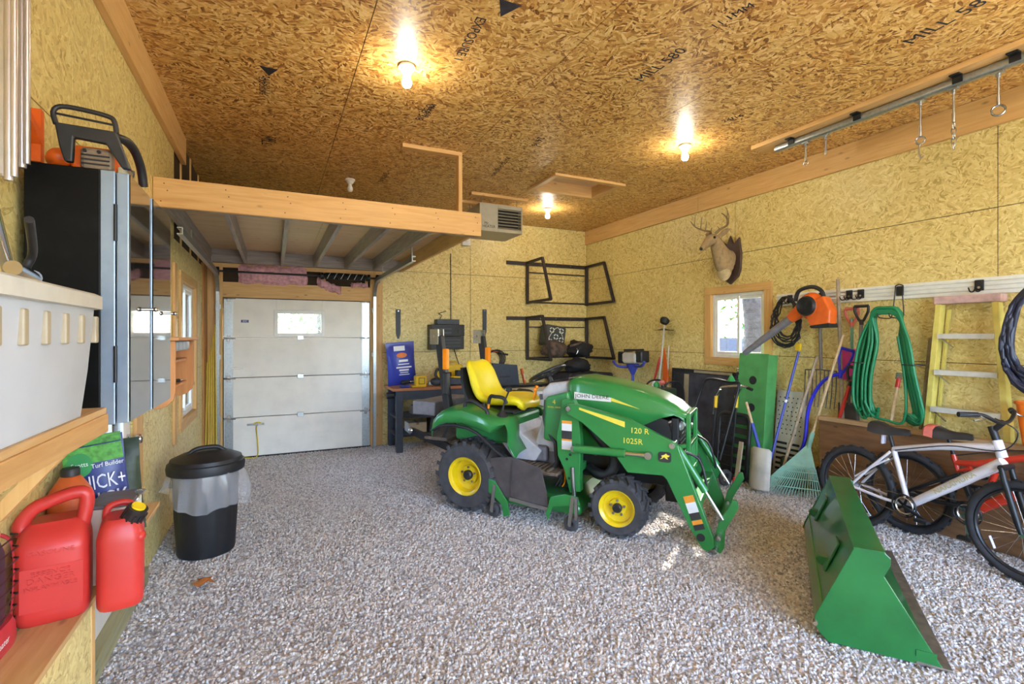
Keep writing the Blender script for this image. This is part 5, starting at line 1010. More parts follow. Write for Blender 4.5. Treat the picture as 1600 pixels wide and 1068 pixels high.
# bags on the lower rack
mat('camo', '#5b4a40', .9, 0, var=.55, scale=16); mat('black_cloth', '#1d1b20', .7, 0, var=.3, bump=.4, bscale=20); mat('target_grey', '#4a4f4c', .7, 0, var=.1); mat('cloth_dark', '#2a2529', .85, 0, var=.3, bump=.6, bscale=18)
def lump(name, c, r, m, label, cat, seed, zmin=None, parent=None, part='cloth'):
    rnd = random.Random(seed); mb = MB().ball((0, 0, 0), 1, 18, 12); ph = [rnd.uniform(0, 6) for _ in range(6)]; vs = []
    for q in mb.v:
        k = 1+.10*math.sin(5*q.x+ph[0]+2*q.z)+.09*math.sin(7*q.y+ph[1]-3*q.x)+.07*math.sin(9*q.z+ph[2]+4*q.x)+.04*math.sin(14*q.x+11*q.y+ph[3])
        p = Vector((c[0]+q.x*k*r[0], c[1]+q.y*k*r[1], c[2]+q.z*k*r[2]))
        if zmin is not None: p.z = max(p.z, zmin)
        p.y = min(p.y, 7.466); vs.append(p)
    mb.v = vs
    if parent: return mb.build(part, m, parent, smooth=70)
    t = thing(name, label, cat, (c[0], c[1], zmin if zmin is not None else c[2]-r[2])); mb.build(part, m, t, smooth=70); return t
bgz = 1.258
g1 = lump('camo_bag', (4.10, 6.98, 1.39), (.22, .17, .14), 'camo', 'brown camouflage bag slumped on the lower wall rack', 'bag', 3, bgz); MB().tube(catmull([(3.92, 6.95, 1.42), (4.0, 6.98, 1.60), (4.2, 7.06, 1.74), (4.32, 7.08, 1.55)]), .006, 6).build('drawstring', 'box_white', g1, smooth=60)
g2 = lump('black_bag', (4.60, 7.06, 1.38), (.24, .22, .14), 'black_cloth', 'shiny black bag on the lower wall rack beside the target block', 'bag', 8, bgz); MB().tube(catmull([(4.35, 6.93, 1.44), (4.5, 6.90, 1.48), (4.65, 6.93, 1.5)]), .02, 6).build('strap', 'camo', g2, smooth=60)
for k in range(5): MB().tube(catmull([(4.46+.035*k, 6.90, 1.40), (4.47+.04*k, 6.88, 1.36+.012*(k % 3)), (4.45+.04*k, 6.89, 1.31)]), .006, 5).build('cord_lock', 'steel', g2, smooth=60)
g3 = thing('archery_target', 'dark target cube with pale round marks on the lower wall rack', 'target', (4.22, 7.30, 1.46)); TMX = Matrix.Translation((4.24, 7.31, 1.60)) @ Matrix.Rotation(.15, 4, 'Y')
MB().cbox((0, 0, 0), (.40, .24, .36), TMX).build('block', 'target_grey', g3, bevel=.05, seg=4)
for (x, z) in ((-.09, .09), (.09, .10), (0, -.01), (.11, -.05), (-.1, -.1), (.06, -.13)):
    for a in range(4): MB().tube([(TMX @ Vector((x+.038*math.cos(math.radians(a*90+15+j*12)), -.1215, z+.038*math.sin(math.radians(a*90+15+j*12))))) for j in range(6)], .010, 5).build('printed_arc', 'print_white', g3, smooth=60)
hb = lump('slumped_bag', (4.45, 6.87, 1.13), (.24, .16, .11), 'black_cloth', 'black bag slumped on the cloth-covered corner table', 'bag', 15, 1.024); MB().tube(catmull([(4.40, 6.80, 1.17), (4.42, 6.77, 1.215), (4.48, 6.77, 1.215), (4.5, 6.8, 1.17)]), .012, 6).build('strap', 'black_cloth', hb, smooth=60)
cv = thing('covered_table', 'low table under a dark cloth in the corner below the rack', 'table', (4.55, 6.95, 0))
MB().loft([[Vector((4.58+x*s_, 6.98+y*s_, z+.012*math.sin(i*1.9))) for i, (x, y) in enumerate(rrect(.84, .72, .05, 4))] for s_, z in ((1.05, .45), (1.03, .7), (1.0, .97), (.96, 1.0), (.5, 1.01), (.05, 1.01))]).build('cloth', 'cloth_dark', cv, smooth=60)
for x in (4.25, 4.9):
    for y in (6.7, 7.25): MB().box(x-.03, x+.03, y-.03, y+.03, 0, .96).build('leg', 'black_metal', cv)
# white chest, grey panel, cables behind the tractor
wc = thing('white_cooler', 'white chest cooler standing behind the tractor seat', 'cooler', (3.5, 6.5, 0))
MB().box(3.12, 3.95, 6.25, 6.75, 0, .74).build('cooler_body', 'vinyl', wc, bevel=.03, seg=3); MB().box(3.10, 3.97, 6.23, 6.77, .742, .82).build('lid', 'vinyl', wc, bevel=.02, seg=3); MB().box(3.4, 3.66, 6.215, 6.23, .70, .78).build('latch', 'cast_grey', wc, bevel=.004)
gpn = thing('grey_panel', 'flat dark grey panel standing on the low black shelf by the back wall', 'panel', (3.35, 7.2, .82)); MB().beam((3.2, 7.16, .822), (3.2, 7.22, 1.13), .001, .001)
MB().prism([(3.10, .822), (3.56, .822), (3.52, 1.14), (3.08, 1.18)], -7.18, -7.21, MH).build('sheet', 'paint_slate', gpn, bevel=.004); MB().box(3.2, 3.4, 7.176, 7.18, .95, .97).build('groove', 'black_plastic', gpn)
bs = thing('low_shelf', 'low black steel shelf along the back wall under the racks', 'shelf', (3.5, 7.3, 0)); MB().box(3.02, 4.12, 7.12, 7.46, .79, .82).build('shelf_top', 'black_metal', bs, bevel=.003)
for x in (3.05, 4.09):
    for y in (7.14, 7.44): MB().box(x-.02, x+.02, y-.02, y+.02, 0, .789).build('leg', 'black_metal', bs)
oc = thing('orange_level', 'orange plastic bar leaning on the low black shelf', 'tool', (3.66, 7.15, .82)); MB().beam((3.64, 7.15, .838), (3.60, 7.2, 1.08), .05, .03).build('bar', 'saw_orange', oc, bevel=.004); MB().beam((3.633, 7.132, .90), (3.618, 7.15, 1.0), .02, .004).build('vial', 'print_white', oc)
jc = thing('jumper_cables', 'coiled dark cables with orange clamps hung on the back wall', 'cable', (3.3, 7.46, 1.15))
for k in range(4): MB().ring((3.22+.01*k, 7.46-.012*k, 1.22), (0, 1, .1*k), .13+.012*k, .010, 24, 6).build('cable_loop', 'hose_black' if k % 2 else 'tyre', jc, smooth=60)
MB().beam((3.12, 7.42, 1.37), (3.30, 7.42, 1.36), .03, .035).build('clamp', 'saw_orange', jc, bevel=.006); MB().cyl((3.30, 7.46, 1.32), (3.46, 7.40, 1.30), .016).build('clamp_handle', 'black_plastic', jc, smooth=40)
# ================================================================ RIGHT WALL
W_ = on_x
# deer head on a shield
mat('hide', '#a08864', .85, 0, var=.18, scale=30, bump=.5, bscale=160); mat('hide_pale', '#c2ad84', .85, 0, var=.12, scale=30, bump=.5, bscale=160); mat('antler', '#8a7450', .5, 0, var=.25, scale=12); mat('walnut', '#4a3734', .4, 0, var=.2); mat('eye_black', '#15100c', .08); mat('nose_dark', '#2c2220', .5)
dh = thing('deer_head_mount', 'stuffed deer head with antlers on a dark wooden shield', 'deer head', (XR-.01, 4.3, 2.2))
dy, dz = 4.36, 2.50
shp = [(0, .33), (-.05, .22), (-.13, .29), (-.16, .10), (-.15, -.10), (-.12, -.18), (0, -.27), (.12, -.18), (.15, -.10), (.16, .10), (.13, .29), (.05, .22)]
MB().prism(shp, 0, .03, basis((XR-.001, dy, dz), (0, -1, 0), (0, 0, 1), (-1, 0, 0))).build('shield', 'walnut', dh, bevel=.008)
def ellr(c, d, a, b, n=16):
    d = V3(d).normalized(); s_ = d.cross(Vector((0, 0, 1))).normalized(); u = s_.cross(d).normalized(); return [V3(c)+s_*(a*math.cos(2*math.pi*k/n))+u*(b*math.sin(2*math.pi*k/n)) for k in range(n)]
# neck, head and muzzle are one body; the nose points out and down
nk = [((XR-.032, dy, dz-.03), (-1, 0, .25), .115, .20), ((XR-.10, dy, dz-.02), (-1, 0, .5), .115, .185), ((XR-.17, dy, dz+.06), (-.8, 0, .9), .095, .135), ((XR-.215, dy+.005, dz+.15), (-.6, 0, 1), .078, .10), ((XR-.245, dy+.01, dz+.215), (-.8, 0, .9), .07, .085), ((XR-.285, dy+.012, dz+.262), (-1, 0, .25), .07, .078), ((XR-.33, dy+.015, dz+.262), (-.9, 0, -.45), .068, .072), ((XR-.375, dy+.017, dz+.225), (-.78, 0, -.62), .056, .060), ((XR-.42, dy+.018, dz+.185), (-.76, 0, -.65), .041, .044), ((XR-.46, dy+.02, dz+.15), (-.76, 0, -.65), .034, .036), ((XR-.49, dy+.02, dz+.125), (-.76, 0, -.65), .024, .024)]
MB().loft([ellr(*q) for q in nk]).build('head_and_neck', 'hide', dh, sub=1)
MB().ball((XR-.13, dy+.0, dz-.10), (.085, .09, .13)).build('throat_patch', 'hide_pale', dh, smooth=60)
MB().ball((XR-.484, dy+.02, dz+.138), (.02, .023, .02)).build('nose', 'nose_dark', dh, smooth=60)
fw = Vector((-.85, .03, -.5)).normalized(); sd_ = Vector((0, -1, 0)); hc = Vector((XR-.32, dy+.014, dz+.265)); U = Vector((0, 0, 1))
for s in (-1, 1):
    MB().ball(hc+sd_*(s*.063)+Vector((-.02, 0, .008)), .016).build('eye', 'eye_black', dh, smooth=60)
    e0 = hc+sd_*(s*.05)+Vector((.05, 0, .035)); e1 = e0+sd_*(s*.13)+Vector((.04, 0, .06))
    MB().loft([[e0.lerp(e1, t)+U*(h*w_)+Vector((-.012*(1-abs(w_)), 0, 0)) for w_ in (-1, -.5, 0, .5, 1)]+[e0.lerp(e1, t)+U*(h*w_)+Vector((.012, 0, 0)) for w_ in (1, .5, 0, -.5, -1)] for t, h in ((0, .014), (.35, .036), (.7, .032), (1, .004))]).build('ear', 'hide', dh, smooth=60)
    b0 = hc+sd_*(s*.035)+Vector((.02, 0, .06))
    beam = catmull([b0, b0+sd_*(s*.05)+U*.05+Vector((.04, 0, 0)), b0+sd_*(s*.14)+U*.08+Vector((.04, 0, 0)), b0+sd_*(s*.21)+U*.13+Vector((-.03, 0, 0)), b0+sd_*(s*.20)+U*.19+Vector((-.12, 0, 0))], 5)
    an = MB().tube(beam, [.017-.011*i/(len(beam)-1) for i in range(len(beam))], 7).build('antler', 'antler', dh, smooth=60)
    for f, l in ((.15, .06), (.45, .12), (.62, .15), (.80, .13)):
        q = beam[int(f*(len(beam)-1))]; MB().tube(catmull([q, q+U*(l*.55)+Vector((.01, 0, 0)), q+U*l+sd_*(s*-.02)]), [.009, .008, .0075, .007, .0065, .006, .006, .0055, .005, .0045, .004, .003, .002], 6).build('tine', 'antler', an, smooth=60)
# slat rail with hooks
mat('rail_white', '#e6e6e0', .4, 0, var=.05)
sr = thing('slat_rail', 'long pale grooved tool rail on the wall above the bicycles', 'tool rail', (XR-.01, 1.9, 1.93))
MB().box(XR-.008, XR-.001, .2, 3.74, 1.93, 2.064).build('back_strip', 'rail_white', sr)
for k in range(4): MB().box(XR-.022, XR-.008, .2, 3.74, 1.931+.0345*k, 1.953+.0345*k).build('slat', 'rail_white', sr, bevel=.003)
def hook(px, kind, label):
    y = W_(px, 465, XR-.03).y; h = thing('rail_hook', label, 'hook', (XR-.03, y, 1.92), group='black hooks on the tool rail')
    MB().box(XR-.035, XR-.0225, y-.03, y+.03, 1.96, 2.045).build('hook_plate', 'black_plastic', h, bevel=.006); MB().box(XR-.045, XR-.0345, y-.022, y+.022, 2.015, 2.04).build('clamp_lip', 'black_plastic', h, bevel=.004); MB().cyl((XR-.035, y, 1.985), (XR-.04, y, 1.985), .010).build('screw', 'steel', h, smooth=40)
    for s in (-1, 1): MB().tube(catmull([(XR-.04, y+s*.02, 1.985), (XR-.07, y+s*.02, 1.955), (XR-.12, y+s*.02, 1.95), (XR-.15, y+s*.02, 1.98)]), .005, 6).build('hook_arm', 'black_metal', h, smooth=60)
for px, lb in ((1234, 'black rail hook above the cable coil'), (1284, 'black rail hook behind the leaf blower'), (1327, 'black rail hook beside the long bare pole'), (1345, 'black rail hook carrying the grey spade'), (1530, 'black rail hook above the stepladder')): hook(px, 0, lb)
# leaf blower
def lb_():
    c = W_(1268, 478, 4.80); b = thing('leaf_blower', 'orange and black leaf blower with long tube on the tool rail', 'leaf blower', (c.x, c.y, c.z-.25))
    MB().ball((c.x, c.y, c.z), (.09, .13, .135), 20, 12).build('fan_housing', 'saw_orange', b, smooth=50); MB().cyl((c.x-.075, c.y+.005, c.z), (c.x-.105, c.y+.005, c.z), .1, .085, 20).build('intake_grille', 'black_plastic', b, smooth=40)
    for k in range(5): MB().ring((c.x-.107, c.y+.005, c.z), (1, 0, 0), .016+.0155*k, .003, 18, 5).build('grille_ring', 'black_metal', b, smooth=60)
    MB().prism([(-.16, -.20), (.03, -.20), (.10, -.06), (.06, .06), (-.10, .09), (-.17, -.05)], -.06, .06, basis((c.x, c.y-.05, c.z), (0, 1, 0), (0, 0, 1), (1, 0, 0))).build('engine_cover', 'saw_orange', b, bevel=.02, seg=3)
    MB().prism([(-.17, -.215), (.02, -.22), (.03, -.195), (-.16, -.17)], -.065, .065, basis((c.x, c.y-.05, c.z), (0, 1, 0), (0, 0, 1), (1, 0, 0))).build('skid', 'black_plastic', b, bevel=.006)
    e = W_(1163, 552, 4.68); m_ = W_(1236, 497, 4.80)
    MB().cyl((c.x, c.y+.08, c.z-.02), m_, .075, .05, 18).build('outlet_neck', 'saw_orange', b, smooth=40); MB().cyl(m_, e, .044, .03, 18).build('blower_tube', 'cast_grey', b, smooth=40)
    MB().tube(catmull([(c.x, c.y+.17, c.z+.06), (c.x, c.y+.13, c.z+.16), (c.x, c.y, c.z+.19), (c.x, c.y-.10, c.z+.14), (c.x, c.y-.13, c.z+.02)]), .02, 8).build('carry_handle', 'black_plastic', b, smooth=60)
lb_()
# cable coil
def coil(name, px, py, X, ry, rz, n, r, m, label, cat, seed, grp=None, vr=.3):
    c = W_(px, py, X); rnd = random.Random(seed); t = thing(name, label, cat, (c.x, c.y, c.z-rz), group=grp)
    for k in range(n):
        f_ = rnd.random()*vr; a, b, s = ry*(1-f_*rnd.uniform(.8, 1.3)), rz*(1-f_*.8), rnd.uniform(-.8, .8)
        pts = [(c.x-.012+rnd.uniform(-.025, .025)*1, c.y+a*math.cos(t_)*(1-.18*math.sin(t_))+.02*s, c.z+rz-b-.03*f_+b*math.sin(t_)) for t_ in [2*math.pi*j/28 for j in range(28)]]
        MB().tube(pts, r, 6, True).build('loop', m, t, smooth=60)
    return t
cc = coil('cable_coil', 1230, 503, 4.96, .17, .275, 10, .0075, 'hose_black', 'coil of dark extension cable hung below the leaf blower', 'cable', 2); q = W_(1248, 542, 4.97); MB().box(q.x-.02, q.x+.01, q.y-.03, q.y+.03, q.z-.04, q.z+.04).build('plug', 'tool_yellow', cc, bevel=.008)
# --- long-handled tools -------------------------------------------------
mat('blue_tube', '#3d4aa8', .35, 0, var=.08); mat('blue_bright', '#2b2bd0', .35, 0, var=.06); mat('old_wood', '#a5927c', .8, 0, var=.2, scale=30); mat('pale_wood', '#c9ae86', .7, 0, var=.15, scale=30); mat('teal_tube', '#6fb3a8', .4, 0, var=.08); mat('pink', '#f0529c', .4, 0, var=.08); mat('red_tube', '#c8342a', .4, 0, var=.1); mat('grey_tube', '#7d7672', .5, 0, var=.12); mat('spade_steel', '#5d5754', .5, .4, var=.25, scale=9); mat('mint', '#8fc0ae', .5, 0, var=.08); mat('dirty_white', '#c4c0b6', .6, 0, var=.15, scale=6); mat('salmon', '#d8746a', .4, 0, var=.08)
def dgrip(t, top, d, m, w=.055, l=.13):
    """D-shaped grip: top centre, d points down the shaft, spread along the wall"""
    d = V3(d).normalized(); sd = Vector((0, 1, 0)); sd = (sd-d*sd.dot(d)).normalized(); top = V3(top)
    MB().cyl(top-sd*w, top+sd*w, .015, n=10).build('grip_bar', m, t, smooth=40)
    for s in (-1, 1): MB().tube(catmull([top+sd*(s*w), top+sd*(s*w*.95)+d*(l*.4), top+sd*(s*.016)+d*l]), .012, 8).build('grip_arm', m, t, smooth=60)
    MB().cyl(top+d*(l*.9), top+d*(l*1.25), .02, .018, 10).build('ferrule', m, t, smooth=40)
def spade(t, top, d, w, l, m, pointed, thick=.004, curve=.03):
    d = V3(d).normalized(); sd = Vector((0, 1, 0)); sd = (sd-d*sd.dot(d)).normalized(); nrm = d.cross(sd); rings = []
    for v, ww in ((0, .75), (.06, 1), (.3, 1), (.6, .97 if pointed else 1), (.82, .75 if pointed else 1), (.95, .38 if pointed else 1), (1, .12 if pointed else .98)):
        rings.append([V3(top)+d*(v*l)+sd*(u*w/2*ww)+nrm*(curve*(u*u-1)*(.6+.4*v)) for u in (-1, -.6, -.2, .2, .6, 1)])
    return MB().loft(rings, closed=False).build('blade', m, t, smooth=60, solid=thick)
def stick(name, a, b, r, m, label, cat, part='shaft'):
    a, b = V3(a), V3(b); t = thing(name, label, cat, (b.x, b.y, min(a.z, b.z))); MB().cyl(a, b, r, n=10).build(part, m, t, smooth=40); return t
# blue pole with squeegee foot
a = W_(1248, 549, 5.02); b = Vector((4.63, 3.585, .03)); t = stick('floor_squeegee', a, b, .013, 'blue_tube', 'blue-handled pole tool leaning beside the green box', 'squeegee'); MB().cyl(b+(a-b)*.62, b+(a-b)*.64, .015).build('band', 'print_white', t, smooth=40); MB().beam(b+Vector((0, -.05, 0)), b+Vector((0, .05, 0)), .05, .03).build('squeegee_head', 'black_plastic', t, bevel=.006); MB().tube(catmull([b+Vector((-.02, .1, .01)), b+Vector((-.0, .06, .12)), b+(a-b)*.18]), .006, 6).build('brace', 'black_metal', t, smooth=60)
a = W_(1277, 556, 4.94); b = Vector((4.72, 3.50, .012)); t = stick('wooden_pole', a, b, .015, 'old_wood', 'weathered wooden pole crossing the perforated board', 'pole'); MB().cyl(b, b+(a-b)*.03, .019).build('end_ferrule', 'grey_tube', t, smooth=40)
# leaf rake
ap = Vector((4.85, 3.235, .535)); a = W_(1318, 522, 4.87); t = thing('leaf_rake', 'mint green fan leaf rake with a wooden handle', 'rake', (4.7, 3.35, 0)); MB().cyl(a, ap, .013, n=10).build('shaft', 'pale_wood', t, smooth=40); MB().cyl(ap+(a-ap)*.10, ap-(a-ap)*.06, .02, .026, 12).build('socket', 'mint', t, smooth=40)
L0, R0 = Vector((4.50, 3.58, .012)), Vector((4.82, 3.09, .012)); nT = 24
def fan(u, v):
    p = L0.lerp(R0, u); sag = .10*math.sin(math.pi*u); p = p+(p-ap).normalized()*sag*.7; p.z = max(p.z, .012); return ap.lerp(p, v)
MB().loft([[fan(u/20, v) for u in range(21)] for v in (.04, .15, .3, .44, .50)], closed=False).build('fan_plate', 'mint', t, smooth=60, solid=.006)
for k in range(nT+1): MB().tube([fan(k/nT, .48), fan(k/nT, .75), fan(k/nT, .97)+Vector((0, 0, .004)), fan(k/nT, 1.0)+Vector((.0, 0, .0))], [.0055, .005, .0045, .004], 5).build('tine', 'mint', t, smooth=60)
for v in (.57, .70, .86): MB().tube([fan(u/20, v)+Vector((-.004, -.004, .004)) for u in range(21)], .006, 5).build('cross_band', 'mint', t, smooth=60)
# blue bent snow shovel
pts = [W_(1314, 583, 4.93), W_(1290, 592, 4.915), W_(1272, 615, 4.90), W_(1262, 645, 4.88), W_(1257, 690, 4.86), Vector((4.86, 3.40, .30))]
t = thing('snow_shovel', 'snow shovel with bright blue bent handle behind the leaf rake', 'shovel', (4.85, 3.4, 0)); MB().tube(catmull(pts), .017, 10).build('bent_shaft', 'blue_bright', t, smooth=60); tp_ = W_(1324, 546, 4.935); d_ = (pts[0]-tp_); dgrip(t, tp_, d_, 'blue_bright', .06, d_.length*.95); spade(t, (4.865, 3.42, .34), (-.06, 0, -1), .28, .32, 'spade_steel', False, .005, .05)
# perforated pale board
t = thing('perforated_board', 'pale perforated plastic board with slots leaning behind the poles', 'board', (4.95, 3.5, 0)); MPB = basis((4.90, 3.69, .0), (0.0, -1, 0), (.10, 0, 1))
MB().box(0, .32, 0, 1.02, -.012, .012, MPB).build('panel', 'dirty_white', t, bevel=.005)
hm = MB()
for i in range(6):
    for j in range(9): hm.cyl(MPB @ Vector((.04+.05*i-(j % 2)*.012, .56+.048*j, -.0132)), MPB @ Vector((.04+.05*i-(j % 2)*.012, .56+.048*j, .0132)), .008, n=6)
tag(hm.build('punched_holes', 'black_plastic', t), kind='stuff')
for i in range(2):
    for j in range(8): MB().box(.03+.14*i, .15+.14*i, .06+.055*j, .085+.055*j, -.0135, .0135, MPB).build('slot', 'black_plastic', t)
# garden fork hung up
a = W_(1281, 500, 5.02); b = W_(1283, 577, 5.01); t = thing('garden_fork', 'wide many-tined fork hanging on the wall below the leaf blower', 'fork', (5.0, b.y, .85)); MB().cyl(a, b, .016, n=10).build('shaft', 'grey_tube', t, smooth=40); yl, yr = b.y+.16, b.y-.16
MB().tube([(5.0, yl, b.z-.06), (5.0, yl, b.z-.01), (5.0, b.y, b.z), (5.0, yr, b.z-.01), (5.0, yr, b.z-.06)], .007, 6).build('yoke', 'spade_steel', t, smooth=60)
for k in range(9):
    y = yl+(yr-yl)*k/8; MB().tube(catmull([(5.0, y, b.z-.01), (4.99, y, b.z-.2), (4.96, y, b.z-.38)]), .005, 5).build('tine', 'spade_steel', t, smooth=60)
# bare pole standing tall
a = W_(1309, 436, 4.985); b = W_(1318, 545, 5.0); t = stick('wooden_pole', a, Vector((4.945, 2.945, .012)), .016, 'old_wood', 'tall bare wooden pole standing against the tool rail', 'pole'); MB().cyl((4.945, 2.945, .002), (4.946, 2.946, .03), .018).build('end_cap', 'grey_tube', t, smooth=40)
# pink scoop shovel
a = W_(1331, 482, 5.0); b = W_(1331, 548, 4.99); t = thing('pink_shovel', 'bright pink plastic scoop shovel with a teal handle', 'shovel', (5.0, 2.93, 1.15)); MB().cyl(a+Vector((0, 0, -.1)), b, .013, n=10).build('shaft', 'teal_tube', t, smooth=40); dgrip(t, a, (0, 0, -1), 'salmon', .06, .14); spade(t, b+Vector((.012, 0, .02)), (0, 0, -1), .27, .30, 'pink', False, .006, -.028)
MB().box(-.12, .12, -.012, -.002, -.27, -.25, Matrix.Translation(b+Vector((.012, 0, 0))) @ Matrix.Rotation(math.pi/2, 4, 'Z')).build('wear_strip', 'pink', t)
# grey spade with black D grip
a = W_(1346, 478, 4.955); b = W_(1342, 590, 4.955); t = thing('garden_spade', 'pointed steel spade with grey shaft and black grip on the rail', 'spade', (4.95, 2.85, .95)); MB().cyl(a+Vector((0, 0, -.13)), b, .016, n=10).build('shaft', 'grey_tube', t, smooth=40); dgrip(t, a, (0, 0, -1), 'black_plastic', .06, .14); spade(t, b+Vector((-.005, 0, .02)), (0, .0, -1), .17, .25, 'spade_steel', True, .004, -.02)
# red shovel leaning
a = W_(1336, 575, 4.895); b = Vector((4.95, 3.165, .26)); t = thing('red_shovel', 'shovel with red shaft and black grip leaning past the plywood sheet', 'shovel', (4.7, 3.1, 0)); d_ = (b-a).normalized(); MB().cyl(a+d_*.12, b, .017, n=10).build('shaft', 'red_tube', t, smooth=40); dgrip(t, a, d_, 'black_plastic', .058, .14); spade(t, b-d_*.02, d_, .13, .24, 'spade_steel', False, .004, .03)
# small dark spade
a = W_(1318, 600, 5.02); b = W_(1326, 632, 5.02); t = thing('small_spade', 'small dark square spade hanging low beside the pointed spade', 'spade', (5.0, 2.95, .75)); MB().cyl((5.025, b.y, 1.13), (5.025, b.y, b.z), .013, n=10).build('shaft', 'spade_steel', t, smooth=40); spade(t, (5.02, b.y, b.z+.02), (0, 0, -1), .20, .20, 'spade_steel', False, .004, -.015)
# white scoop with blue and yellow handle
t = thing('snow_scoop', 'dirty white snow scoop with a yellow and blue handle by the green box', 'shovel', (4.5, 3.55, 0)); a = W_(1166, 628, 4.58); b = Vector((4.54, 3.56, .42)); m_ = a.lerp(b, .45); MB().cyl(a, m_, .014, n=10).build('shaft', 'pale_wood', t, smooth=40); MB().cyl(m_, b, .017, n=10).build('shaft_sleeve', 'blue_tube', t, smooth=40); spade(t, b+Vector((0, -.02, .03)), (-.12, -.02, -1), .24, .42, 'dirty_white', False, .006, .05)
mat('box_green', '#4a9150', .5, 0, var=.14, scale=7)
# green steel box with round holes
t = thing('green_steel_box', 'tall green steel box with two round holes leaning under the window', 'steel box', (4.82, 3.62, 0)); MG = basis((4.66, 4.01, .0), (0, -1, 0), (.09, -.11, 1)); mb = MB(); mb.box(0, .36, .04, 1.41, -.16, -.012, MG).build('box_body', 'box_green', t, bevel=.008)
MB().box(-.006, .366, .04, 1.415, -.0115, 0, MG).build('front_sheet', 'box_green', t, bevel=.003)
for z in (1.12, .82): MB().cyl(MG @ Vector((.19, z, -.012)), MG @ Vector((.19, z, .0015)), .047, n=24).build('round_hole', 'grille_black', t)
ch2 = MG @ Vector((-.012, 1.2, .004))
for k in range(14): MB().ring(MG @ Vector((-.012, 1.22-.04*k, .004)), (1, 0, 0) if k % 2 else (0, 1, 0), .016, .004, 10, 5).build('chain_link', 'black_metal', t, smooth=60)
# dark framed panel under the window
mat('smoke_panel', '#454550', .2, 0, var=.35, scale=7); t = thing('framed_panel', 'large dark smoked panel in a black frame standing under the window', 'panel', (4.95, 4.6, 0)); FP = basis((4.90, 5.24, .0), (0, -1, 0), (.045, 0, 1))
for r_ in ((0, 1.26, 0, .05), (0, 1.26, 1.12, 1.17), (0, .05, .05, 1.12), (1.19, 1.26, .05, 1.12)): MB().box(*r_, -.02, .02, FP).build('frame_rail', 'black_metal', t, bevel=.003)
MB().box(.05, 1.19, .05, 1.12, -.004, .004, FP).build('sheet', 'smoke_panel', t); MB().box(.06, .22, .55, 1.10, .0045, .012, FP).build('tape_patch', 'black_plastic', t); MB().box(.22, .30, .5, 1.10, .0045, .009, FP).build('cardboard_strip', 'tote_rib', t); MB().box(.4, 1.0, 1.13, 1.16, .0205, .022, FP).build('worn_stripe', 'tote_rib', t)
# push mower, black frame, loppers and slatted panel in front of it
t = thing('push_mower', 'black push mower handle with green grip cover standing before the dark panel', 'lawn mower', (4.45, 4.1, 0)); hz_ = [(4.30, 4.42, .28), (4.50, 4.36, .86), (4.54, 4.30, 1.06), (4.55, 4.20, 1.11), (4.55, 3.92, 1.09), (4.54, 3.84, 1.10), (4.50, 3.80, 1.0), (4.30, 3.86, .28)]
MB().tube(catmull(hz_), .014, 8).build('handlebar', 'black_metal', t, smooth=60); MB().lathe([(0, .07), (.012, .06), (.045, .0), (0, 0)], Matrix.Translation((4.52, 3.90, 1.11)), 12, False).build('grip_cover', 'print_green', t, smooth=40)
MB().loft([[Vector((4.18+x*s_, 4.14+y*s_, z)) for x, y in rrect(.42, .56, .1, 4)] for s_, z in ((1, .09), (1.02, .12), (.95, .22), (.7, .25))]).build('deck', 'deere_green', t, smooth=45); MB().lathe([(.0, .25), (.12, .25), (.13, .34), (.10, .40), (0, .41)], Matrix.Translation((4.18, 4.14, 0)), 18, False).build('engine', 'black_plastic', t, smooth=40)
for x in (4.0, 4.36):
    for y in (3.84, 4.44): MB().ring((x, y, .09), (0, 1, 0), .065, .024, 20, 8).build('wheel', 'tyre', t, smooth=60)
t = thing('generator_frame', 'small black tubular frame machine with red knob by the string trimmer', 'machine', (4.55, 4.95, 0))
for y in (4.84, 5.16): MB().tube(catmull([(4.36, y, .02), (4.38, y, .80), (4.44, y, .98), (4.58, y, 1.02), (4.70, y, .98), (4.76, y, .80), (4.78, y, .02)]), .013, 8).build('frame_hoop', 'black_metal', t, smooth=60)
MB().box(4.38, 4.76, 4.84, 5.16, .70, .73).build('platform', 'black_metal', t, bevel=.004); MB().box(4.44, 4.70, 4.90, 5.10, .731, .93).build('engine_block', 'bag_dark', t, bevel=.02); MB().ball((4.52, 4.98, 1.0), .035).build('knob', 'salmon', t, smooth=60); MB().cyl((4.52, 4.98, .93), (4.52, 4.98, .98), .012).build('knob_stem', 'black_metal', t); MB().ball((4.50, 5.06, .96), (.04, .04, .05)).build('filter_cap', 'print_green', t, smooth=60)
t = thing('slatted_frame', 'black rounded slatted frame leaning in front of the dark panel', 'frame', (4.62, 3.98, 0)); SF = basis((4.60, 4.18, .02), (0, -1, 0), (.10, 0, 1))
rp = [Vector((x+.20, y+.36, 0)) for x, y in rrect(.40, .70, .07, 5)]; MB().tube([SF @ q for q in rp], .024, 8, True).build('outer_frame', 'black_plastic', t, smooth=60)
for k in range(6): MB().box(.02, .38, .06+.11*k, .13+.11*k, -.012, .012, SF).build('slat', 'black_plastic', t, bevel=.004)
for k, (px, py) in enumerate(((1118, 628), (1150, 628))):
    a = W_(px, py, 4.52); t = thing('lopper', ('yellow-handled lopper standing nearer the push mower handle', 'yellow-handled lopper standing nearer the green box')[k], 'lopper', (4.5, a.y, .2), group='yellow-handled loppers')
    MB().cyl((4.52, a.y, a.z-.06), (4.53, a.y, a.z+.07), .02, n=10).build('handle_grip', 'tool_yellow', t, smooth=40); MB().cyl((4.52, a.y, a.z-.05), (4.47, a.y+.04, .012), .011, n=8).build('arm', 'black_metal', t, smooth=40); MB().beam((4.53, a.y, a.z+.07), (4.53, a.y-.06, a.z+.15), .02, .008).build('cutting_blade', 'steel', t)
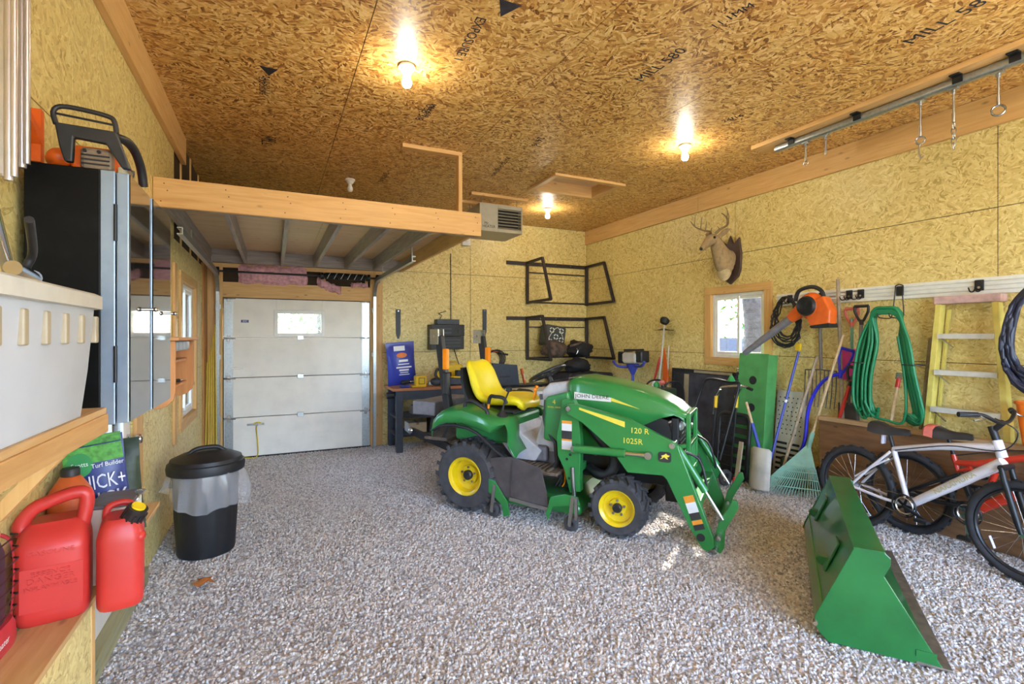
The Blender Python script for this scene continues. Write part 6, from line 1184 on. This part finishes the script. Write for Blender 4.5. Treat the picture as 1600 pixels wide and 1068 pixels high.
t = thing('chrome_bar', 'bent chrome bar resting on the slatted frame', 'bar', (4.52, 3.9, 1.0)); MB().tube(catmull([(4.60, 4.22, .70), (4.61, 4.14, .98), (4.61, 4.05, 1.03), (4.60, 3.80, 1.06), (4.60, 3.74, 1.04)]), .014, 8).build('bar', 'chrome', t, smooth=60); MB().cyl((4.60, 3.76, 1.045), (4.60, 3.70, 1.03), .017).build('end_cap', 'black_plastic', t, smooth=40)
t = thing('garden_hand_tool', 'worn yellow tool handle with red tip at the foot of the slatted frame', 'tool', (4.5, 3.85, 0)); MB().beam((4.42, 3.755, .012), (4.48, 3.735, .48), .05, .02).build('handle', 'tote_rib', t, bevel=.005); MB().cyl((4.41, 3.775, .01), (4.42, 3.77, .10), .016).build('tip', 'red_tube', t, smooth=40)
# ice auger
t = thing('ice_auger', 'blue powered ice auger with engine standing by the corner', 'auger', (4.8, 5.93, 0)); ay = 5.93
MB().cyl((4.82, ay, .05), (4.82, ay, 1.13), .022, n=12).build('shaft', 'blue_tube', t, smooth=40); MB().tube([(4.82+.07*math.cos(k*.5), ay+.07*math.sin(k*.5), .04+.6*k/90) for k in range(91)], .012, 5).build('flighting', 'blue_tube', t, smooth=60); MB().lathe([(.022, 1.02), (.05, 1.08), (.09, 1.16), (.1, 1.19), (0, 1.19)], Matrix.Translation((4.82, ay, 0)), 16).build('gear_case', 'blue_tube', t, smooth=40)
hp_ = catmull([(4.72, ay+.34, 1.22), (4.72, ay+.24, 1.15), (4.78, ay+.1, 1.14), (4.82, ay, 1.15), (4.78, ay-.14, 1.16), (4.72, ay-.32, 1.18), (4.70, ay-.40, 1.24)]); MB().tube(hp_, .02, 8).build('handlebar', 'blue_tube', t, smooth=60)
MB().box(4.72, 4.92, ay-.17, ay+.17, 1.20, 1.36).build('engine', 'dirty_white', t, bevel=.03); MB().box(4.72, 4.92, ay+.10, ay+.24, 1.19, 1.37).build('starter_housing', 'black_plastic', t, bevel=.02); MB().box(4.74, 4.90, ay-.28, ay-.14, 1.22, 1.39).build('fuel_tank', 'black_plastic', t, bevel=.02); MB().beam((4.82, ay+.16, 1.39), (4.82, ay-.2, 1.40), .1, .03).build('top_cover', 'black_plastic', t, bevel=.01)
# string trimmer upside down, orange pennant, striped stick
a = W_(1038, 502, 4.95); b = Vector((4.90, 5.56, .15)); t = thing('string_trimmer', 'string trimmer stood upside down with its head against the wall', 'trimmer', (4.9, 5.5, 0)); MB().cyl(a+Vector((0, 0, -.06)), b, .013, n=10).build('shaft', 'dirty_white', t, smooth=40); MB().cyl(b+Vector((0, 0, .35)), b+Vector((0, 0, .02)), .045, .06, 14).build('motor', 'black_plastic', t, smooth=40); MB().lathe([(0, -.03), (.05, -.03), (.065, 0), (.065, .035), (.03, .06), (0, .06)], Matrix.Translation(a) @ Matrix.Rotation(.5, 4, 'Y'), 18).build('line_spool', 'grille_black', t, smooth=40)
MB().loft([[a+Vector((-.02+.13*math.sin(th)*sc_, .16*math.cos(th)*sc_, -.10-.02*(sc_ > .5))) for th in [math.pi*k/10-.3 for k in range(11)]] for sc_ in (.15, .6, 1.0)], closed=False).build('guard', 'mud_rubber', t, smooth=60, solid=.006)
t = thing('orange_pennant', 'narrow orange pennant on a pole beside the string trimmer', 'pennant', (4.97, 5.45, 0)); MB().cyl((4.97, 5.40, .01), (5.02, 5.40, 1.46), .009, n=8).build('pole', 'dirty_white', t, smooth=40); MB().prism([(0, 1.42), (.015, 1.44), (.11, .98), (.09, .92), (-.02, .95)], -.004, .004, basis((5.0, 5.475, 0), (0, -1, 0), (0, 0, 1))).build('flag', 'saw_orange', t)
t = stick('striped_stick', (5.03, 5.58, 1.30), (4.80, 5.80, .012), .016, 'red_tube', 'thin red stick crossing behind the string trimmer', 'stick'); MB().cyl(Vector((5.03, 5.58, 1.30)).lerp(Vector((4.80, 5.80, .012)), .25), Vector((5.03, 5.58, 1.30)).lerp(Vector((4.80, 5.80, .012)), .5), .018).build('white_band', 'print_white', t, smooth=40)
# green hose on its hook
hy_ = W_(1403, 460, 5.0).y; t = thing('rail_hook', 'long two-pronged black hook holding the green hose', 'hook', (XR-.03, hy_, 1.78), group='black hooks on the tool rail'); MB().box(XR-.035, XR-.0225, hy_-.03, hy_+.03, 1.96, 2.045).build('hook_plate', 'black_plastic', t, bevel=.006); MB().tube(catmull([(XR-.04, hy_+.03, 2.05), (XR-.045, hy_, 2.06), (XR-.04, hy_-.03, 2.05)]), .005, 6).build('top_loop', 'black_metal', t, smooth=60)
for s in (-1, 1): MB().tube(catmull([(XR-.04, hy_+s*.03, 2.05), (XR-.05, hy_+s*.032, 1.95), (XR-.06, hy_+s*.045, 1.80), (XR-.10, hy_+s*.045, 1.76), (XR-.26, hy_+s*.045, 1.765), (XR-.285, hy_+s*.045, 1.80)]), .005, 6).build('prong', 'black_metal', t, smooth=60)
mat('hose_green', '#147a4e', .4, 0, var=.08)
t = thing('garden_hose', 'green garden hose looped over a black hook on the rail', 'hose', (4.95, hy_, .85)); rnd = random.Random(5)
for k in range(15):
    x = 4.80+.07*(k % 4)/4; yL = hy_+.245-.033*(k % 5)+rnd.uniform(-.01, .01); yR = hy_-.235+.03*(k % 4)+rnd.uniform(-.01, .01); top = 1.80+.012*(k // 3); zb1, zb2 = .86+rnd.uniform(0, .08), .855+rnd.uniform(0, .06)
    left = [(x, yL-.05, zb1+.03), (x+.01, yL-.02, zb1), (x+.01, yL+.02, zb1+.1), (x, yL+.01, 1.25), (x, yL-.04, 1.55), (x, hy_+.10, top-.03), (x, hy_, top)]
    right = [(x, hy_-.10, top-.035), (x, yR+.06, 1.56), (x, yR+.02, 1.3), (x, yR-.03, 1.05), (x+.01, yR-.04, zb2+.05), (x+.02, yR-.01, zb2), (x+.02, yR+.04, zb2+.03)]
    MB().tube(catmull(left+right, 4), .0125, 7).build('hose_loop', 'hose_green', t, smooth=60)
MB().tube(catmull([(4.79, hy_+.16, 1.02), (4.80, hy_+.10, .90), (4.82, hy_, .87), (4.83, hy_-.13, .88), (4.83, hy_-.14, 1.2), (4.82, hy_-.09, 1.60)]), .0115, 7).build('hose_tail', 'hose_green', t, smooth=60)
for y in (hy_+.23, hy_-.20): MB().ring((4.835, y, 1.36), (0, 0, 1), .078, .005, 16, 5).build('tie', 'black_plastic', t, smooth=60)
# stepladder
mat('fibreglass', '#d8c96a', .5, 0, var=.08); mat('alu_step', '#d2d2ce', .45, .3, var=.08); mat('ladder_pink', '#c7a6a2', .55, 0, var=.15, scale=25)
t = thing('stepladder', 'yellow fibreglass stepladder with pinkish top cap folded against the wall', 'ladder', (4.85, 1.95, 0))
def rail(zz, y): return Vector((4.925+.03*zz/1.9, y, zz))
yl0, yl1, yr0, yr1 = 2.33, 2.19, 1.70, 1.835
for (y0, y1) in ((yl0, yl1), (yr0, yr1)): MB().beam(rail(0.005, y0), rail(1.86, y1), .042, .075, (1, 0, 0)).build('front_rail', 'fibreglass', t, bevel=.004); MB().beam(rail(.1, y0-.0)+Vector((.075, -.03*(1 if y0 > 2 else -1), 0)), rail(1.82, y1)+Vector((.065, -.03*(1 if y0 > 2 else -1), 0)), .025, .03, (1, 0, 0)).build('rear_rail', 'fibreglass', t, bevel=.004)
for z in (.40, .70, 1.0, 1.305, 1.60):
    f = z/1.86; a, b = rail(z, yl0+(yl1-yl0)*f-.02), rail(z, yr0+(yr1-yr0)*f+.02); MB().beam(a+Vector((-.01, 0, 0)), b+Vector((-.01, 0, 0)), .09, .042, (0, 0, 1)).build('step', 'alu_step', t, bevel=.003); MB().beam(a+Vector((-.03, -.02, -.02)), a+Vector((-.03, -.10, -.09)), .02, .004).build('step_brace', 'steel', t)
MB().box(4.915, 5.03, 1.80, 2.225, 1.862, 1.925).build('top_cap', 'ladder_pink', t, bevel=.008)
# poles and coils at the far right
a = W_(1456, 528, 5.0); t = stick('wooden_pole', a, (4.965, 2.40, .012), .022, 'old_wood', 'thick grey wooden pole standing beside the stepladder', 'pole'); MB().cyl(a, a+Vector((0, 0, .006)), .018).build('sawn_end', 'pale_wood', t)
a = W_(1406, 582, 4.99); t = thing('hand_trowel_pole', 'short pale wooden handle with red collar and steel tip inside the hose loops', 'tool', (4.9, 2.5, .8)); b = W_(1392, 655, 4.86); MB().cyl(a+(b-a)*.3, Vector((4.86, b.y, .84)), .014, n=10).build('handle', 'pale_wood', t, smooth=40); MB().cyl(a+(b-a)*.12, a+(b-a)*.32, .017, n=10).build('collar', 'red_tube', t, smooth=40); MB().beam(a, a+(b-a)*.14, .05, .012).build('steel_tip', 'steel', t)
hr_ = coil('hose_coil', 1608, 530, 4.955, .24, .40, 9, .014, 'hose_navy', 'thick dark navy hose coil hung at the end of the tool rail', 'hose', 9) if False else None
mat('hose_navy', '#23263c', .4, 0, var=.1); coil('hose_coil', 1624, 532, 4.82, .195, .39, 14, .014, 'hose_navy', 'thick dark navy hose coil hung beyond the stepladder', 'hose', 9)
t = stick('yellow_strap_pole', (4.99, 1.64, 1.42), (4.955, 1.635, .012), .011, 'rod_yellow', 'thin yellow pole standing beside the navy hose coil', 'pole'); MB().cyl((4.99, 1.64, 1.42), (4.982, 1.639, 1.10), .013).build('purple_sleeve', 'walnut', t, smooth=40)
mat('orange_crate', '#e8731c', .4, 0, var=.08); t = thing('orange_crate', 'orange plastic trough standing on the plywood sheet ledge beyond the stepladder', 'trough', (4.83, 1.5, .85))
oy = 1.66
MB().loft([[Vector((4.80+x*s_, 1.555+y*s_, z)) for x, y in rrect(.125, .22, .04, 4)] for s_, z in ((.7, .826), (.9, 1.0), (1.0, 1.13), (.93, 1.13), (.8, .98))]).build('trough_body', 'orange_crate', t, smooth=40); MB().tube([Vector((4.80+x*1.02, 1.555+y*1.02, 1.13)) for x, y in rrect(.125, .22, .04, 4)], .012, 6, True).build('rim', 'orange_crate', t, smooth=60)
# plywood sheets leaning along the wall
wood('old_ply', 1, ['#4f3523', '#6f4e34', '#866243', '#9c7856'], ring=9, stretch=7); t = thing('plywood_sheet', 'weathered brown plywood sheet with a pale top batten behind the bicycles', 'plywood', (4.93, 2.0, 0)); PS = basis((4.858, 3.13, .0), (0, -1, 0), (-.03, 0, 1))
MB().box(0, 2.9, 0, .78, -.018, 0, PS).build('sheet', 'old_ply', t, bevel=.002); MB().box(0, 2.9, .781, .82, -.05, .012, PS).build('top_batten', wood('batten_y', 1, ['#8d6c48', '#a5845c', '#b5966e', '#c4a67e']), t, bevel=.003); MB().box(.55, .62, .69, .72, .0005, .004, PS).build('hasp', 'spade_steel', t)
# ================================================================ LOADER BUCKET AND BICYCLES
ax = Vector((.808, .589, 0)); sx = Vector((.589, -.808, 0)); H0 = Vector((2.62, 1.643, .002)); BL = 1.50
t = thing('loader_bucket', 'green steel loader bucket lying on the gravel', 'bucket', tuple(H0+ax*.7))
def bkt(a, s, z): return H0+ax*a+sx*s+Vector((0, 0, z))
MBK = Matrix(((sx.x, 0, ax.x, H0.x), (sx.y, 0, ax.y, H0.y), (0, 1, 0, H0.z), (0, 0, 0, 1)))
side = [(-.07, .085), (-.06, .13), (.11, .515), (.235, .515), (.262, .49), (.262, .455), (.235, .395), (.455, .02), (.47, 0), (.33, 0), (.0, .0), (-.035, .03)]
mat('bucket_green', '#206b34', .3, 0, var=.18, scale=4, coat=.5); mat('bucket_light', '#5aa63e', .36, 0, var=.12, scale=5, coat=.2); mat('worn_steel', '#7d7468', .5, .6, var=.25)
MB().prism(side, 0, .012, MBK).build('side_plate', 'bucket_green', t, bevel=.003); MB().prism(side, BL-.012, BL, MBK).build('side_plate', 'bucket_green', t, bevel=.003)
prof = [(.11, .51), (-.055, .125), (-.064, .085), (-.03, .035), (.01, .008), (.44, .006)]
def strip(ps, th, nm, m, a0=.0125, a1=BL-.0125):
    poly = []
    for i, (s_, z) in enumerate(ps):
        p = ps[max(0, i-1)]; q = ps[min(len(ps)-1, i+1)]; dx, dz = q[0]-p[0], q[1]-p[1]; l = math.hypot(dx, dz); poly.append((s_, z, -dz/l, dx/l))
    pp = [(a, b) for a, b, _, _ in poly]+[(a+n1*th, b+n2*th) for a, b, n1, n2 in reversed(poly)]
    return MB().prism(pp, a0, a1, MBK).build(nm, m, t, bevel=.002)
strip(prof, .008, 'shell_plate', 'bucket_green'); MB().prism([(.105, .518), (.24, .518), (.24, .508), (.105, .508)], .0, BL, MBK).build('top_lip', 'bucket_green', t, bevel=.003); MB().prism([(.225, .507), (.24, .507), (.24, .45), (.225, .45)], .0125, BL-.0125, MBK).build('lip_flange', 'bucket_green', t)
MB().prism([(.36, -.001), (.50, -.001), (.50, .008), (.36, .014)], -.004, BL+.004, MBK).build('cutting_edge', 'worn_steel', t, bevel=.002)
for a in (.30, 1.18):
    MB().prism([(.03, .33), (-.03, .33), (-.045, .31), (-.03, .285), (.0, .27), (.01, .27)], a, a+.03, MBK).build('mounting_hook', 'bucket_green', t, bevel=.003); MB().prism([(.0, .26), (.07, .43), (.06, .435), (-.012, .268)], a-.05, a+.08, MBK).build('mounting_plate', 'bucket_green', t, bevel=.003)
MB().beam(bkt(.02, -.03, .19), bkt(BL-.02, -.03, .19), .006, .006).build('weld_seam', 'bucket_light', t)
for a in (-.01, BL-.0): MB().cyl(bkt(a-.012, -.062, .09), bkt(a+.022, -.062, .09), .011, n=8).build('rusty_corner', 'saw_tan', t)
MB().box(.36, .44, .04, .07, -.004, 0, MBK).build('wear_plate', 'bucket_green', t)
# bicycles: x forward, y left, z up in their own frames
mat('frame_white', '#d5cfd6', .3, 0, var=.04, coat=.5); mat('frame_red', '#c8321e', .3, 0, var=.06, coat=.5); mat('tyre_black', '#2b2b30', .8, 0, var=.2); mat('rim_dark', '#3a3b40', .35, .6, var=.1); mat('reflector', '#dcd6ea', .2, 0, var=.05); mat('gold_print', '#b9ac7c', .5, var=.05)
def bike(name, rear, front, lean, fm, label, full):
    rear, front = V3(rear), V3(front); d = front-rear; wb = d.length; ang = math.atan2(d.y, d.x); B = thing(name, label, 'bicycle', rear, local=True); B.rotation_euler = Euler((lean, 0, ang)); R = .33
    def whl(x, rim, kind):
        w = MB().ring((x, 0, R), (0, 1, 0), R-.026, .027, 44, 8).build(kind, 'tyre_black', B, smooth=60)
        kn = MB()
        for k in range(44):
            a = 2*math.pi*k/44; c = Vector((x+R*math.cos(a), (-.012 if k % 2 else .012), R+R*math.sin(a))); kn.cbox((0, 0, 0), (.012, .018, .026), Matrix.Translation(c) @ Matrix.Rotation(-a, 4, 'Y'))
        tag(kn.build('tread_knobs', 'tyre_black', w), kind='stuff')
        MB().ring((x, 0, R), (0, 1, 0), R-.058, .012, 40, 6).build('rim', rim, w, smooth=60)
        for k in range(24):
            a = 2*math.pi*k/24; s = 1 if k % 2 else -1; MB().cyl((x+.02*math.cos(a+.5*s), s*.03, R+.02*math.sin(a+.5*s)), (x+(R-.066)*math.cos(a), 0, R+(R-.066)*math.sin(a)), .0014, n=4, caps=False).build('spoke', 'steel', w)
        MB().cyl((x, -.05, R), (x, .05, R), .022, n=12).build('hub', 'steel', w, smooth=40)
        a = math.radians(200 if kind == 'rear_wheel' else 215); q = Vector((x+(R-.12)*math.cos(a), -.012, R+(R-.12)*math.sin(a))); MB().beam(q+Vector((-.014, 0, .038)), q+Vector((.014, 0, -.038)), .006, .024, (0, -1, 0)).build('wheel_reflector', 'reflector', w, bevel=.003)
    whl(0, 'rim_dark', 'rear_wheel'); whl(wb, 'galv' if full else 'rim_dark', 'front_wheel')
    bb = Vector((.42, 0, .29)); stp = Vector((.31, 0, .70)); ht = Vector((wb-.155, 0, .90)); hb = Vector((wb-.115, 0, .76))
    fr = MB().tube([bb, bb.lerp(hb, .5), hb], [.03, .036, .037], 12).build('down_tube', fm, B, smooth=50); MB().tube([hb-Vector((.008, 0, -.03)), ht], .03, 12).build('head_tube', fm, B, smooth=50)
    if full:
        MB().tube([stp+Vector((.02, 0, -.06)), Vector((.45, 0, .66)), ht+Vector((0, 0, -.05))], [.022, .024, .026], 10).build('top_tube', fm, B, smooth=50); MB().tube([stp, stp+Vector((.03, 0, -.12)), Vector((.42, 0, .62))], .02, 10).build('seat_tube', fm, B, smooth=50)
        MB().tube([bb+Vector((.02, 0, .02)), Vector((.50, 0, .42)), Vector((.56, 0, .62))], .02, 10).build('strut', fm, B, smooth=50)
        MB().cyl((.36, 0, .56), (.56, 0, .59), .012, n=10).build('shock_rod', 'steel', B, smooth=40); MB().tube([(.40+.11*k/60, .026*math.cos(k*.75), .566+.0165*k/60+.026*math.sin(k*.75)) for k in range(61)], .006, 5).build('shock_spring', 'black_metal', B, smooth=60)
        for s in (-1, 1): MB().tube([(.02, s*.06, .34), (.2, s*.06, .46), (.36, s*.03, .56)], .014, 8).build('seat_stay', 'black_metal', B, smooth=50); MB().tube([(.0, s*.06, .33), (.25, s*.055, .32), (.43, s*.04, .34)], .016, 8).build('chain_stay', 'black_metal', B, smooth=50)
        MB().beam((.36, 0, .56), (.44, 0, .34), .05, .03).build('swing_link', 'black_metal', B, bevel=.006)
    else:
        MB().tube([stp, stp.lerp(ht, .5)+Vector((0, 0, -.01)), ht+Vector((.0, 0, -.05))], [.022, .026, .032], 12).build('top_tube', fm, B, smooth=50); MB().tube([bb, stp], .019, 12).build('seat_tube', fm, B, smooth=50)
        for s in (-1, 1): MB().tube([(0, s*.065, R), (.15, s*.055, .51), (.30, s*.025, .68)], .011, 8).build('seat_stay', fm, B, smooth=50); MB().tube([(0, s*.065, R), (.25, s*.055, .30), (.42, s*.03, .29)], .012, 8).build('chain_stay', fm, B, smooth=50); MB().tube([(.04, s*.06, .42), (.2, s*.05, .55), (.29, s*.02, .62)], .008, 6).build('stay_brace', fm, B, smooth=50)
    mid = bb.lerp(hb, .55); dn = (hb-bb).normalized(); Mt = basis(mid+Vector((0, -.0365, 0)), dn, Vector((-dn.z, 0, dn.x)), (0, -1, 0))
    if full:
        p0 = bb.lerp(hb, .45); p1 = bb.lerp(hb, .92); MB().beam(p0+Vector((0, -.0365, 0)), p1+Vector((0, -.038, 0)), .042, .002, (0, -1, 0)).build('decal_band', 'decal_black', fr); text('SUPERCYCLE', 'lettering', .042, Matrix.Translation((dn.x*.08, -.005, dn.z*.08)) @ Mt, 'print_white', fr, .0006)
    else: text('NAKAMURA', 'lettering', .045, Matrix.Translation((0, -.0006, 0)) @ Mt, 'gold_print', fr, .0006, wide=1.3)
    sp_ = stp+Vector((-.035, 0, .13)); MB().cyl(stp, sp_, .014, n=10).build('seat_post', 'black_metal', B, smooth=40)
    sc = sp_+Vector((0, 0, .02)); sdl = MB().loft([[sc+Vector((x, w*u, z+h)) for u, h in ((-1, -.045*k_), (-.9, 0), (-.5, .022), (0, .026), (.5, .022), (.9, 0), (1, -.045*k_), (0, -.03*k_))] for x, w, z, k_ in ((-.14, .05, .012, .7), (-.115, .09, .03, 1.2), (-.06, .085, .024, 1.3), (.0, .05, .004, 1), (.06, .03, -.002, .7), (.12, .023, .002, .6), (.155, .013, -.004, .5))]).build('saddle', 'black_plastic', B, smooth=50)
    if full: MB().loft([[sc+Vector((x, w*u, z+h)) for u, h in ((-1, -.047*k_), (-.9, .002), (-.5, .025), (0, .029), (.5, .025), (.9, .002), (1, -.047*k_), (0, -.033*k_))] for x, w, z, k_ in ((-.146, .053, .012, .7), (-.117, .093, .03, 1.2), (-.062, .088, .024, 1.3))]).build('saddle_tail', 'salmon', sdl, smooth=50)
    else: MB().beam(sp_+Vector((-.045, 0, -.10)), sp_+Vector((-.04, 0, -.03)), .04, .012).build('rear_reflector', 'reflector', B)
    st = ht+Vector((-.02, 0, .06)); MB().cyl(ht, st+Vector((-.008, 0, .03)), .022, n=10).build('stem', 'black_metal', B, smooth=40); bc = st+Vector((.06, 0, .07)); MB().cyl(st, bc, .018, n=10).build('stem_arm', 'black_metal', B, smooth=40)
    bar = catmull([bc+Vector((-.10, -.29, .05)), bc+Vector((-.03, -.18, .05)), bc+Vector((0, -.06, 0)), bc+Vector((0, .06, 0)), bc+Vector((-.03, .18, .05)), bc+Vector((-.10, .29, .05))]); hbr = MB().tube(bar, .012, 8).build('handlebar', 'black_metal', B, smooth=60)
    for s in (-1, 1):
        a, b = bc+Vector((-.10, s*.29, .05)), bc+Vector((-.045, s*.19, .05)); MB().cyl(a, b, .018, n=10).build('grip', 'rubber', hbr, smooth=40); MB().tube([b, b+Vector((.04, s*.0, -.02)), b+Vector((.02, s*.08, -.03))], .006, 6).build('brake_lever', 'steel', hbr, smooth=60)
        fk = Vector((wb-.09, s*.055, .66)); MB().tube([Vector((wb-.105, s*.05, .73)), fk, Vector((wb-.02, s*.058, .40)), Vector((wb, s*.058, R))], [.016, .018, .02, .014], 8).build('fork_leg', 'black_metal' if not full else 'frame_red', B, smooth=50)
    MB().cyl(hb+Vector((.012, -.06, -.03)), hb+Vector((.012, .06, -.03)), .02, n=10).build('fork_crown', 'black_metal', B, smooth=40)
    cr_ = MB().ring((.42, -.055, .29), (0, 1, 0), .085, .006, 32, 6).build('chainring', 'black_metal', B, smooth=60); MB().ring((.42, -.05, .29), (0, 1, 0), .062, .010, 28, 6).build('inner_ring', 'steel', cr_, smooth=60)
    for k in range(5): a = 2*math.pi*k/5; MB().beam((.42, -.052, .29), (.42+.08*math.cos(a), -.052, .29+.08*math.sin(a)), .018, .006, (0, -1, 0)).build('spider_arm', 'steel' if full else 'black_metal', cr_)
    for s, a in ((-1, -.35 if not full else -1.5), (1, 2.79 if not full else 1.64)):
        e = Vector((.42+.17*math.cos(a), s*.075, .29+.17*math.sin(a))); MB().beam((.42, s*.07, .29), e, .022, .014, (0, s, 0)).build('crank', 'black_metal' if not full else 'steel', B, bevel=.003); MB().cbox((e.x, e.y+s*.036, e.z), (.09, .052, .022)).build('pedal', 'black_plastic', B, bevel=.004)
    for dz, zz in ((.0, .335), (0, .245)): MB().cyl((.0, -.05, R+(.04 if zz > .3 else -.04)), (.42, -.055, zz+.035 if zz > .3 else zz-.035), .004, n=5).build('chain_run', 'nail', B)
    MB().lathe([(.012, -.02), (.05, -.015), (.04, 0), (.03, .015), (.012, .02)], basis((0, -.045, R), (1, 0, 0), (0, 0, 1), (0, -1, 0)), 20).build('cassette', 'spade_steel', B, smooth=40); MB().beam((.02, -.06, R-.04), (.04, -.06, R-.17), .02, .03).build('derailleur', 'black_metal', B, bevel=.004)
    MB().tube(catmull([bc+Vector((.0, -.1, .03)), bc+Vector((.10, -.06, -.05)), ht+Vector((.04, -.035, -.06)), ht.lerp(stp, .4)+Vector((0, -.03, -.01)), stp+Vector((.03, -.03, -.0))]), .004, 6).build('brake_cable', 'black_plastic', B, smooth=60)
    return B
bike('white_bicycle', (4.495, 2.592, .0), (4.38, 1.477, .0), 0, 'frame_white', 'white mountain bicycle with black saddle in front of the red one', False)
bike('red_bicycle', (4.69, 2.30, .0), (4.665, 1.20, .0), 0, 'frame_red', 'red full-suspension bicycle with red-tipped saddle behind the white one', True)
